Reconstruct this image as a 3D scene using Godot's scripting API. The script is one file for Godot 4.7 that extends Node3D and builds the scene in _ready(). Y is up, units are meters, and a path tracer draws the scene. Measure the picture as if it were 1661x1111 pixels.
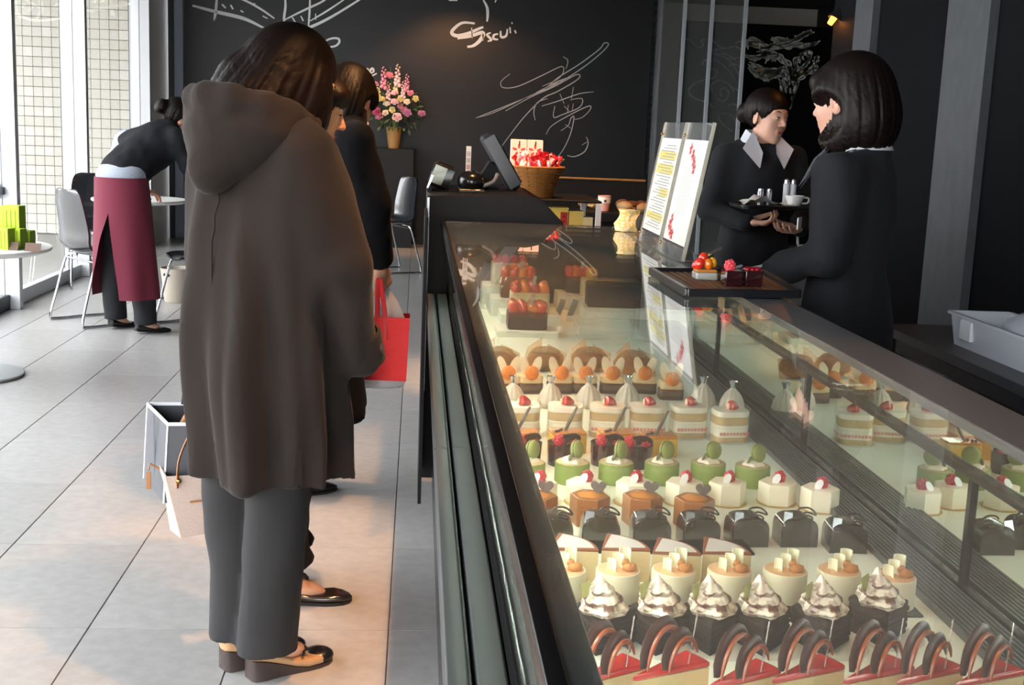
extends Node3D
# A patisserie: glass cake case on the right, customers on the left, window wall, chalk-drawn black back wall.
# x runs to the right, y up, the room goes away from the camera along -z.
const CAM := Vector3(0, 1.37, 0)
var M := {}
var names := {}
var BX := Vector3(0.99646, 0.03943, 0.07426)
var BY := Vector3(-0.02576, 0.98398, -0.17650)
var BZ := Vector3(-0.08003, 0.17396, 0.98150)

# ---------------------------------------------------------------- helpers
func P(px: float, py: float, depth: float) -> Vector3:
	# the point of the room at that depth along -z which the photograph shows at a pixel
	var r := BX * ((px - 830.5) / 2000.0) - BY * ((py - 555.5) / 2000.0) - BZ
	return CAM + r * (depth / -r.z)
func PY(px: float, py: float, y: float) -> Vector3:
	var r := BX * ((px - 830.5) / 2000.0) - BY * ((py - 555.5) / 2000.0) - BZ
	return CAM + r * ((y - CAM.y) / r.y)
func PX(px: float, py: float, x: float) -> Vector3:
	var r := BX * ((px - 830.5) / 2000.0) - BY * ((py - 555.5) / 2000.0) - BZ
	return CAM + r * (x / r.x)

func numbered(n: String) -> String:
	var k: int = names.get(n, 0)
	names[n] = k + 1
	return n if k == 0 else "%s_%03d" % [n, k]
func tag(o: Node3D, label: String, category: String, group := "") -> Node3D:
	o.set_meta("label", label); o.set_meta("category", category)
	if group: o.set_meta("group", group)
	return o
func thing(called: String, label: String, category: String, at := Vector3.ZERO, turn := 0.0, group := "") -> Node3D:
	var o := Node3D.new()
	o.name = numbered(called)
	add_child(o)
	o.position = at; o.rotation.y = turn
	return tag(o, label, category, group)
func part(called: String, shape, m: Material, parent: Node3D, label := "") -> MeshInstance3D:
	var o := MeshInstance3D.new()
	o.mesh = shape.mesh() if shape is Sh else shape
	o.material_override = m
	o.name = called
	if parent == self: o.name = numbered(called)
	parent.add_child(o, true)
	if label: o.set_meta("label", label)
	return o
func solo(called: String, shape, m: Material, label: String, category: String, at := Vector3.ZERO, group := "") -> MeshInstance3D:
	var o := part(called, shape, m, self)
	o.position = at
	tag(o, label, category, group)
	return o
func struct(called: String, shape, m: Material, label := "") -> MeshInstance3D:
	var o := part(called, shape, m, self)
	o.set_meta("kind", "structure")
	if label: o.set_meta("label", label)
	return o
func stuff(o: Node) -> Node:
	o.set_meta("kind", "stuff")
	return o
func dup(src: Node3D, label: String, at: Vector3, turn := 0.0) -> Node3D:
	var c: Node3D = src.duplicate()
	c.name = numbered(src.name.rstrip("0123456789").trim_suffix("_"))
	add_child(c)
	c.position = at; c.rotation.y = turn
	c.set_meta("label", label)
	return c
func ntex(freq: float, a: Color, b: Color, oct := 4, size := 256, seed_ := 1, kind := FastNoiseLite.TYPE_SIMPLEX_SMOOTH) -> NoiseTexture2D:
	var n := FastNoiseLite.new()
	n.noise_type = kind; n.frequency = freq; n.fractal_octaves = oct; n.seed = seed_
	var t := NoiseTexture2D.new()
	t.width = size; t.height = size; t.seamless = true; t.noise = n
	var g := Gradient.new()
	g.set_color(0, a); g.set_color(1, b)
	t.color_ramp = g
	return t
func mt(key: String, c: Color, rough := 0.5, metal := 0.0, o := {}) -> StandardMaterial3D:
	if M.has(key): return M[key]
	var m := StandardMaterial3D.new()
	m.resource_name = key
	m.albedo_color = c; m.roughness = rough; m.metallic = metal
	if o.has("spec"): m.metallic_specular = o.spec
	if o.has("coat"): m.clearcoat_enabled = true; m.clearcoat = o.coat; m.clearcoat_roughness = o.get("coat_rough", 0.1)
	if o.has("rim"): m.rim_enabled = true; m.rim = o.rim; m.rim_tint = 0.5
	if o.has("sss"): m.subsurf_scatter_enabled = true; m.subsurf_scatter_strength = o.sss
	if o.has("back"): m.backlight_enabled = true; m.backlight = o.back
	if o.has("glow"): m.emission_enabled = true; m.emission = c if not o.has("glow_color") else o.glow_color; m.emission_energy_multiplier = o.glow
	if o.has("grain"):
		# [scale, contrast, octaves, frequency]
		var g: Array = o.grain
		var d: float = g[1]
		m.albedo_texture = ntex(g[3] if g.size() > 3 else 0.05, Color(1 - d, 1 - d, 1 - d), Color.WHITE, g[2] if g.size() > 2 else 4)
		m.uv1_triplanar = true
		m.uv1_scale = g[0] if g[0] is Vector3 else Vector3.ONE * g[0]
	if o.has("bump"):
		var g: Array = o.bump
		m.heightmap_enabled = true
		m.heightmap_texture = ntex(g[2] if g.size() > 2 else 0.08, Color.BLACK, Color.WHITE, 3, 256, 7)
		m.heightmap_scale = g[1]
		if not o.has("grain"):
			m.uv1_triplanar = true
			m.uv1_scale = g[0] if g[0] is Vector3 else Vector3.ONE * g[0]
	if o.has("glass"):
		m.transparency = BaseMaterial3D.TRANSPARENCY_ALPHA
		m.albedo_color.a = o.glass
	M[key] = m
	return m
func hx(s: String) -> Color:
	return Color.html(s)
func _ready():
	setup_view()
	setting()
	cake_case()
	cakes()
	people()
	fur()
# ---------------------------------------------------------------- shape builder
class Sh:
	var v := PackedVector3Array()
	var uvs := PackedVector2Array()
	var cr := 0.7
	func _init(crease := 0.7):
		cr = crease
	func tri(a: Vector3, b: Vector3, c: Vector3):
		v.append(a); v.append(b); v.append(c)
	func quad(a: Vector3, b: Vector3, c: Vector3, d: Vector3):
		tri(a, b, c); tri(a, c, d)
	# rows of points; outside is where rows go up and points run counter-clockwise seen from above
	func rows(rs: Array, closed := true):
		for i in rs.size() - 1:
			var a: PackedVector3Array = rs[i]
			var b: PackedVector3Array = rs[i + 1]
			var n := a.size()
			for j in (n if closed else n - 1):
				var k := (j + 1) % n
				if a[j].distance_squared_to(a[k]) > 1e-14: tri(a[j], b[k], a[k])
				if b[j].distance_squared_to(b[k]) > 1e-14: tri(a[j], b[j], b[k])
	func fan(r: PackedVector3Array, up: bool):
		var c := Vector3.ZERO
		for p in r: c += p
		c /= r.size()
		for j in r.size():
			var k := (j + 1) % r.size()
			if up: tri(c, r[k], r[j])
			else: tri(c, r[j], r[k])
	func prism(poly: Array, y0: float, y1: float, bev := 0.0, xf := Transform3D(), bot := true):
		# poly of Vector2 (x, z); extruded along y
		var pp := PackedVector2Array(poly)
		var area := 0.0
		for i in pp.size():
			var q := pp[(i + 1) % pp.size()]
			area += pp[i].x * q.y - q.x * pp[i].y
		if area > 0: pp.reverse()
		var rs := []
		var lv := [[y0, 0.0], [y1, 0.0]]
		if bev > 0: lv = [[y0, bev], [y0 + bev, 0.0], [y1 - bev, 0.0], [y1, bev]]
		for l in lv:
			var r := PackedVector3Array()
			var ps := inset(pp, l[1])
			for p in ps: r.append(xf * Vector3(p.x, l[0], p.y))
			rs.append(r)
		rows(rs)
		var tr := Geometry2D.triangulate_polygon(inset(pp, lv[0][1]))
		for i in range(0, tr.size(), 3):
			var a: PackedVector3Array = rs[-1]
			var b: PackedVector3Array = rs[0]
			var nrm := (a[tr[i + 1]] - a[tr[i]]).cross(a[tr[i + 2]] - a[tr[i]])
			var upv := xf.basis.y
			if nrm.dot(upv) < 0:
				tri(a[tr[i]], a[tr[i + 1]], a[tr[i + 2]])
				if bot: tri(b[tr[i]], b[tr[i + 2]], b[tr[i + 1]])
			else:
				tri(a[tr[i]], a[tr[i + 2]], a[tr[i + 1]])
				if bot: tri(b[tr[i]], b[tr[i + 1]], b[tr[i + 2]])
	func inset(pp: PackedVector2Array, d: float) -> PackedVector2Array:
		if d == 0.0: return pp
		var o := PackedVector2Array()
		var n := pp.size()
		for i in n:
			var e1 := (pp[i] - pp[(i + n - 1) % n]).normalized()
			var e2 := (pp[(i + 1) % n] - pp[i]).normalized()
			var n1 := Vector2(e1.y, -e1.x)
			var n2 := Vector2(e2.y, -e2.x)
			var m := n1 + n2
			var q := m.length_squared()
			var w := m / maxf(q, 0.3) * 2.0
			o.append(pp[i] + w * d)
		return o
	func box(c: Vector3, s: Vector3, bev := 0.0, b := Basis()):
		var h := s / 2.0
		prism([Vector2(-h.x, -h.z), Vector2(h.x, -h.z), Vector2(h.x, h.z), Vector2(-h.x, h.z)], -h.y, h.y, minf(bev, minf(h.x, minf(h.y, h.z)) * 0.9), Transform3D(b, c))
	func bar(a: Vector3, c: Vector3, w: float, t: float, up := Vector3.UP, bev := 0.0):
		var y := (c - a).normalized()
		var x := up.cross(y)
		if x.length() < 1e-3: x = Vector3.RIGHT.cross(y)
		x = x.normalized()
		box((a + c) / 2, Vector3(w, a.distance_to(c), t), bev, Basis(x, y, x.cross(y)))
	func tube(pts: Array, rad, sides := 10, cap := true, flat := 1.0, upv := Vector3.UP):
		var rs := []
		var side := Vector3.ZERO
		for i in pts.size():
			var t: Vector3 = (pts[mini(i + 1, pts.size() - 1)] - pts[maxi(i - 1, 0)]).normalized()
			if side == Vector3.ZERO:
				side = t.cross(upv)
				if side.length() < 0.05: side = t.cross(Vector3.RIGHT)
			side = (side - t * side.dot(t)).normalized()
			var up := side.cross(t)
			var r: float = rad if rad is float else rad[i]
			var ring := PackedVector3Array()
			for j in sides:
				var a := TAU * j / sides
				ring.append(pts[i] + side * cos(a) * r + up * sin(a) * r * flat)
			rs.append(ring)
		rows_auto(rs)
		if cap:
			fan_auto(rs[0], rs[1]); fan_auto(rs[-1], rs[-2])
	func rows_auto(rs: Array):
		# orient by comparing with the ring centres
		var c := Vector3.ZERO
		for p in rs[0]: c += p
		c /= rs[0].size()
		var a: Vector3 = rs[0][0]
		var nn: Vector3 = (rs[1][1] - a).cross(rs[0][1] - a)
		if nn.dot(a - c) < 0: rows(rs)
		else:
			var q := []
			for r in rs:
				var z: PackedVector3Array = r.duplicate()
				z.reverse()
				q.append(z)
			rows(q)
	func fan_auto(r: PackedVector3Array, nxt: PackedVector3Array):
		var c := Vector3.ZERO
		var d := Vector3.ZERO
		for p in r: c += p
		for p in nxt: d += p
		var out := (c - d) / r.size()
		var nn := (r[1] - r[0]).cross(r[2] - r[0])
		var e := (c / r.size())
		for j in r.size():
			var k := (j + 1) % r.size()
			if nn.dot(out) < 0: tri(e, r[j], r[k])
			else: tri(e, r[k], r[j])
	func lathe(prof: Array, sides := 24, xf := Transform3D(), wob := 0.0, lobes := 5):
		# prof: Vector2(radius, y) from the bottom up
		var rs := []
		for p in prof:
			var r := PackedVector3Array()
			for j in sides:
				var a := -TAU * j / sides
				var q: float = p.x * (1.0 + wob * sin(a * lobes))
				r.append(xf * Vector3(cos(a) * q, p.y, sin(a) * q))
			rs.append(r)
		rows(rs)
	func ball(c: Vector3, r: Vector3, sides := 14, rings := 8, b := Basis()):
		var pr := []
		for i in rings + 1:
			var t := -PI / 2 + PI * i / rings
			pr.append(Vector2(cos(t), sin(t)))
		lathe(pr, sides, Transform3D(b * Basis.from_scale(r), c))
	func ribbon(pts: Array, w, n: Vector3):
		for i in pts.size() - 1:
			var t0: Vector3 = (pts[mini(i + 1, pts.size() - 1)] - pts[maxi(i - 1, 0)]).normalized()
			var t1: Vector3 = (pts[mini(i + 2, pts.size() - 1)] - pts[i]).normalized()
			var s0: Vector3 = n.cross(t0).normalized() * (w if w is float else w[i]) * 0.5
			var s1: Vector3 = n.cross(t1).normalized() * (w if w is float else w[i + 1]) * 0.5
			quad(pts[i] - s0, pts[i] + s0, pts[i + 1] + s1, pts[i + 1] - s1)
	func add(o: Sh, xf := Transform3D()):
		for p in o.v: v.append(xf * p)
	func warp(f):
		for i in v.size(): v[i] = f.call(v[i])
	func mesh(mat: Material = null) -> ArrayMesh:
		var n := v.size()
		var fn := PackedVector3Array()
		fn.resize(n / 3)
		var at := {}
		for t in n / 3:
			fn[t] = (v[t * 3 + 2] - v[t * 3]).cross(v[t * 3 + 1] - v[t * 3])
			for k in 3:
				var key := Vector3i((v[t * 3 + k] * 20000.0).round())
				if at.has(key): at[key].append(t)
				else: at[key] = [t]
		var fu := PackedVector3Array()
		fu.resize(n / 3)
		for t in n / 3: fu[t] = fn[t].normalized()
		var nn := PackedVector3Array()
		nn.resize(n)
		for t in n / 3:
			for k in 3:
				var key := Vector3i((v[t * 3 + k] * 20000.0).round())
				var s := Vector3.ZERO
				for q in at[key]:
					if fu[q].dot(fu[t]) > cr: s += fn[q]
				nn[t * 3 + k] = s.normalized() if s.length_squared() > 1e-30 else fu[t]
		var ar := []
		ar.resize(Mesh.ARRAY_MAX)
		ar[Mesh.ARRAY_VERTEX] = v
		ar[Mesh.ARRAY_NORMAL] = nn
		if uvs.size() == n: ar[Mesh.ARRAY_TEX_UV] = uvs
		var m := ArrayMesh.new()
		m.add_surface_from_arrays(Mesh.PRIMITIVE_TRIANGLES, ar)
		if mat: m.surface_set_material(0, mat)
		return m

# ---------------------------------------------------------------- field mesher (smooth unions, surface nets)
class Fl:
	var o: Vector3
	var h: float
	var nx: int
	var ny: int
	var nz: int
	var f := PackedFloat32Array()
	func _init(lo: Vector3, hi: Vector3, cell: float):
		o = lo; h = cell
		nx = int((hi.x - lo.x) / h) + 2
		ny = int((hi.y - lo.y) / h) + 2
		nz = int((hi.z - lo.z) / h) + 2
		f.resize(nx * ny * nz)
		f.fill(1.0)
	func span(lo: Vector3, hi: Vector3) -> Array:
		return [clampi(int((lo.x - o.x) / h), 0, nx), clampi(int((hi.x - o.x) / h) + 2, 0, nx), clampi(int((lo.y - o.y) / h), 0, ny), clampi(int((hi.y - o.y) / h) + 2, 0, ny), clampi(int((lo.z - o.z) / h), 0, nz), clampi(int((hi.z - o.z) / h) + 2, 0, nz)]
	func put(i: int, d: float, k: float):
		var e := f[i]
		if k > 0.0:
			var g := k - absf(e - d)
			if g > 0.0:
				f[i] = minf(e, d) - g * g / k * 0.25
				return
		if d < e: f[i] = d
	func cap(a: Vector3, b: Vector3, ra: float, rb: float, k := 0.02, s := Vector3.ONE):
		var m := maxf(ra, rb) + k + 2 * h
		var e := Vector3(m / s.x, m / s.y, m / s.z)
		var r := span(a.min(b) - e, a.max(b) + e)
		var ba := (b - a) * s
		var l := maxf(ba.dot(ba), 1e-9)
		var sc := 1.0 / maxf(s.x, maxf(s.y, s.z)) if s != Vector3.ONE else 1.0
		for y in range(r[2], r[3]):
			for z in range(r[4], r[5]):
				var i: int = (y * nz + z) * nx + r[0]
				for x in range(r[0], r[1]):
					var q := (o + Vector3(x, y, z) * h - a) * s
					var t := clampf(q.dot(ba) / l, 0.0, 1.0)
					put(i, ((q - ba * t).length() - ra - (rb - ra) * t) * sc, k)
					i += 1
	func ell(c: Vector3, r: Vector3, k := 0.02, b := Basis()):
		var inv := b.transposed()
		var mr := maxf(r.x, maxf(r.y, r.z)) + k + 2 * h
		var g := span(c - Vector3.ONE * mr, c + Vector3.ONE * mr)
		var mn := minf(r.x, minf(r.y, r.z))
		for y in range(g[2], g[3]):
			for z in range(g[4], g[5]):
				var i: int = (y * nz + z) * nx + g[0]
				for x in range(g[0], g[1]):
					var q := (inv * (o + Vector3(x, y, z) * h - c)) / r
					var l := q.length()
					var l2 := (q / r).length()
					put(i, l * (l - 1.0) / maxf(l2, 1e-6) if l2 > 0 else -mn, k)
					i += 1
	# carve an ellipsoid away
	func dig(c: Vector3, r: Vector3, k := 0.01, b := Basis()):
		var inv := b.transposed()
		var mr := maxf(r.x, maxf(r.y, r.z)) + k + 2 * h
		var g := span(c - Vector3.ONE * mr, c + Vector3.ONE * mr)
		for y in range(g[2], g[3]):
			for z in range(g[4], g[5]):
				var i: int = (y * nz + z) * nx + g[0]
				for x in range(g[0], g[1]):
					var q := (inv * (o + Vector3(x, y, z) * h - c)) / r
					var l := q.length()
					var l2 := maxf((q / r).length(), 1e-6)
					var d := -l * (l - 1.0) / l2
					var e := f[i]
					var w := k - absf(e - d)
					f[i] = maxf(e, d) + (w * w / k * 0.25 if w > 0 else 0.0)
					i += 1
	# garment column: keys [y, cx, cz, rx, rz] from the bottom up; fold(angle, y) multiplies the radius
	func col(keys: Array, k := 0.02, fold = null):
		var m := 0.0
		var lo := Vector3(9, keys[0][0], 9)
		var hi := Vector3(-9, keys[-1][0], -9)
		for q in keys:
			lo.x = minf(lo.x, q[1] - q[3] * 1.25); hi.x = maxf(hi.x, q[1] + q[3] * 1.25)
			lo.z = minf(lo.z, q[2] - q[4] * 1.25); hi.z = maxf(hi.z, q[2] + q[4] * 1.25)
		var e := Vector3.ONE * (k + 2 * h)
		var g := span(lo - e, hi + e)
		for y in range(g[2], g[3]):
			var py: float = o.y + y * h
			var a: Array = keys[0]
			var b: Array = keys[1]
			for j in keys.size() - 1:
				a = keys[j]; b = keys[j + 1]
				if py < b[0]: break
			var t: float = clampf((py - a[0]) / (b[0] - a[0]), 0.0, 1.0)
			t = t * t * (3 - 2 * t) * 0.5 + t * 0.5
			var cx := lerpf(a[1], b[1], t)
			var cz := lerpf(a[2], b[2], t)
			var rx := lerpf(a[3], b[3], t)
			var rz := lerpf(a[4], b[4], t)
			var mn := minf(rx, rz)
			var cut := maxf(keys[0][0] - py, py - keys[-1][0])
			for z in range(g[4], g[5]):
				var i: int = (y * nz + z) * nx + g[0]
				for x in range(g[0], g[1]):
					var qx := (o.x + x * h - cx) / rx
					var qz := (o.z + z * h - cz) / rz
					var l := sqrt(qx * qx + qz * qz)
					if fold != null and l > 0.5: l /= fold.call(atan2(qz, qx), py)
					put(i, maxf((l - 1.0) * mn, cut), k)
					i += 1
	func plane(p: Vector3, n: Vector3, k := 0.0):
		# removes what lies on the side n points to
		for y in ny:
			for z in nz:
				var i := (y * nz + z) * nx
				for x in nx:
					var d := (o + Vector3(x, y, z) * h - p).dot(n)
					if d > f[i]: f[i] = d
					i += 1
	func grad(p: Vector3) -> Vector3:
		var q := (p - o) / h
		var x := clampi(int(q.x), 0, nx - 2)
		var y := clampi(int(q.y), 0, ny - 2)
		var z := clampi(int(q.z), 0, nz - 2)
		var i := (y * nz + z) * nx + x
		var a := f[i]; var b := f[i + 1]; var c := f[i + nx * nz]; var d := f[i + 1 + nx * nz]
		var e := f[i + nx]; var g := f[i + 1 + nx]; var k := f[i + nx + nx * nz]; var m := f[i + 1 + nx + nx * nz]
		var u := q.x - x; var v := q.y - y; var w := q.z - z
		return Vector3(lerpf(lerpf(b - a, d - c, v), lerpf(g - e, m - k, v), w), lerpf(lerpf(c - a, d - b, u), lerpf(k - e, m - g, u), w), lerpf(lerpf(e - a, g - b, u), lerpf(k - c, m - d, u), v)).normalized()
	# vertices, normals, indices of the surface; warp(p, n) may move a vertex
	func net(warp = null) -> Array:
		var pv := PackedVector3Array()
		var idx := PackedInt32Array()
		var vid := PackedInt32Array()
		vid.resize(f.size())
		vid.fill(-1)
		var sx := 1; var sz := nx; var sy := nx * nz
		var off := [0, sx, sy, sx + sy, sz, sx + sz, sy + sz, sx + sy + sz]
		var cv := [Vector3(0, 0, 0), Vector3(1, 0, 0), Vector3(0, 1, 0), Vector3(1, 1, 0), Vector3(0, 0, 1), Vector3(1, 0, 1), Vector3(0, 1, 1), Vector3(1, 1, 1)]
		var ed := [0, 1, 2, 3, 4, 5, 6, 7, 0, 2, 1, 3, 4, 6, 5, 7, 0, 4, 1, 5, 2, 6, 3, 7]
		var lim := h * 3.4
		for y in ny - 1:
			for z in nz - 1:
				var i := y * sy + z * sz
				for x in nx - 1:
					var w := f[i]
					if w < lim and w > -lim:
						var s0 := w < 0
						if (f[i + sx] < 0) != s0 or (f[i + sy] < 0) != s0 or (f[i + sz] < 0) != s0 or (f[i + sx + sy] < 0) != s0 or (f[i + sx + sz] < 0) != s0 or (f[i + sy + sz] < 0) != s0 or (f[i + sx + sy + sz] < 0) != s0:
							var sum := Vector3.ZERO
							var c := 0
							for q in range(0, 24, 2):
								var da := f[i + off[ed[q]]]
								var db := f[i + off[ed[q + 1]]]
								if (da < 0) != (db < 0):
									var va: Vector3 = cv[ed[q]]
									sum += va.lerp(cv[ed[q + 1]], da / (da - db))
									c += 1
							vid[i] = pv.size()
							pv.append(o + (Vector3(x, y, z) + sum / c) * h)
					i += 1
		for y in range(1, ny - 1):
			for z in range(1, nz - 1):
				var i := y * sy + z * sz + 1
				for x in range(1, nx - 1):
					var w := f[i]
					if w < lim and w > -lim:
						var s := w < 0
						if (f[i + sx] < 0) != s: quad(idx, vid, i, i - sy, i - sy - sz, i - sz, s)
						if (f[i + sy] < 0) != s: quad(idx, vid, i, i - sz, i - sz - sx, i - sx, s)
						if (f[i + sz] < 0) != s: quad(idx, vid, i, i - sx, i - sx - sy, i - sy, s)
					i += 1
		var nv := PackedVector3Array()
		nv.resize(pv.size())
		for i in pv.size(): nv[i] = grad(pv[i])
		if warp != null:
			for i in pv.size(): pv[i] = warp.call(pv[i], nv[i])
			nv.fill(Vector3.ZERO)
			for t in range(0, idx.size(), 3):
				var n := (pv[idx[t + 2]] - pv[idx[t]]).cross(pv[idx[t + 1]] - pv[idx[t]])
				for k in 3: nv[idx[t + k]] += n
			for i in pv.size(): nv[i] = nv[i].normalized()
		return [pv, nv, idx]
	func quad(idx: PackedInt32Array, vid: PackedInt32Array, a: int, b: int, c: int, d: int, s: bool):
		var p := vid[a]; var q := vid[b]; var r := vid[c]; var t := vid[d]
		if p < 0 or q < 0 or r < 0 or t < 0: return
		if s: idx.append_array([p, r, q, p, t, r])
		else: idx.append_array([p, q, r, p, r, t])

func joined(nets: Array, mat: Material) -> ArrayMesh:
	# nets: [[vertices, normals, indices], transform] joined into one mesh
	var pv := PackedVector3Array()
	var nv := PackedVector3Array()
	var ix := PackedInt32Array()
	for e in nets:
		var at := pv.size()
		var xf: Transform3D = e[1]
		var flip := xf.basis.determinant() < 0
		var nb := xf.basis.inverse().transposed()
		for i in e[0][0].size():
			pv.append(xf * e[0][0][i])
			nv.append((nb * e[0][1][i]).normalized())
		var q: PackedInt32Array = e[0][2]
		for t in range(0, q.size(), 3):
			ix.append(at + q[t])
			ix.append(at + q[t + 2 if flip else t + 1])
			ix.append(at + q[t + 1 if flip else t + 2])
	var ar := []
	ar.resize(Mesh.ARRAY_MAX)
	ar[Mesh.ARRAY_VERTEX] = pv
	ar[Mesh.ARRAY_NORMAL] = nv
	ar[Mesh.ARRAY_INDEX] = ix
	var m := ArrayMesh.new()
	m.add_surface_from_arrays(Mesh.PRIMITIVE_TRIANGLES, ar)
	m.surface_set_material(0, mat)
	return m
# ---------------------------------------------------------------- setting
func setup_view():
	var cam := Camera3D.new()
	cam.name = "camera"
	add_child(cam)
	cam.transform = Transform3D(Basis(BX, BY, BZ), CAM)
	cam.fov = rad_to_deg(2.0 * atan(555.5 / 2000.0))
	cam.near = 0.05; cam.far = 100.0
	cam.current = true
	var we := WorldEnvironment.new()
	we.name = "world_environment"
	var e := Environment.new()
	e.background_mode = Environment.BG_SKY
	var sm := ProceduralSkyMaterial.new()
	sm.sky_top_color = hx("eef1f5"); sm.sky_horizon_color = hx("f8f9fb")
	sm.ground_bottom_color = hx("b8b6b2"); sm.ground_horizon_color = hx("dcdcda")
	sm.sky_energy_multiplier = 1.0
	sm.sun_angle_max = 0.0
	var sk := Sky.new()
	sk.sky_material = sm
	e.sky = sk
	e.background_energy_multiplier = 9.0
	e.tonemap_mode = Environment.TONE_MAPPER_LINEAR
	e.tonemap_exposure = 1.2
	e.sdfgi_enabled = true; e.ssao_enabled = true; e.ssil_enabled = true
	we.environment = e
	add_child(we)
	# ceiling spots over the counter, warm; each lamp is also seen in the glass top
	for s in [[0.30, -2.5, -0.12, -2.6, 42.0, 20.0], [0.33, -3.4, -0.05, -3.35, 50.0, 22.0], [0.30, -4.5, -0.05, -4.5, 40.0, 22.0], [0.36, -1.2, 0.45, -1.5, 14.0, 25.0], [0.75, -5.9, 0.8, -6.4, 90.0, 20.0], [1.05, -3.75, 0.82, -4.2, 32.0, 15.0], [1.4, -7.6, 1.3, -8.5, 45.0, 20.0], [-0.9, -12.2, -0.3, -13.6, 26.0, 26.0], [2.2, -5.0, 1.4, -5.3, 17.0, 24.0], [0.3, -11.9, 0.5, -13.9, 22.0, 40.0]]:
		spot(Vector3(s[0], 2.8, s[1]), Vector3(s[2], 0.8, s[3]), s[4], s[5])

func spot(at: Vector3, to: Vector3, e: float, ang: float):
	var d := (to - at).normalized()
	var t := thing("ceiling_spotlight", "small black ceiling spotlight hanging above the shop, out of the picture", "spotlight", at, 0.0, "ceiling spotlights")
	var y := d
	var x := y.cross(Vector3.RIGHT if absf(y.x) < 0.8 else Vector3.FORWARD).normalized()
	var b := Basis(x, y, x.cross(y))
	var s := Sh.new()
	s.lathe([Vector2(0.0, -0.1), Vector2(0.03, -0.1), Vector2(0.042, -0.06), Vector2(0.045, 0.02), Vector2(0.04, 0.02), Vector2(0.038, -0.02), Vector2(0.0, -0.02)], 18, Transform3D(b, Vector3.ZERO))
	part("housing", s, mt("lamp black", hx("141414"), 0.4), t)
	s = Sh.new()
	s.tube([Vector3(0, 0.05, 0), Vector3(0, 0.15, 0)], 0.01, 8)
	part("stem", s, mt("lamp black", hx("141414"), 0.4), t)
	s = Sh.new()
	s.lathe([Vector2(0.0, -0.015), Vector2(0.034, -0.015), Vector2(0.034, -0.005), Vector2(0.0, -0.001)], 16, Transform3D(b, Vector3.ZERO))
	part("bulb", s, mt("lamp glow", hx("ffd9a0"), 0.4, 0.0, {"glow": 6.0}), t)
	var l := SpotLight3D.new()
	l.name = "lamp_light"
	t.add_child(l)
	l.position = d * 0.03
	l.transform.basis = Basis.looking_at(d, Vector3.FORWARD)
	l.light_color = hx("ffb878"); l.light_energy = e * 0.1
	l.spot_angle = ang; l.spot_angle_attenuation = 0.45
	l.spot_range = 16.0; l.spot_attenuation = 2.0; l.light_size = 0.035; l.shadow_enabled = true

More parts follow.
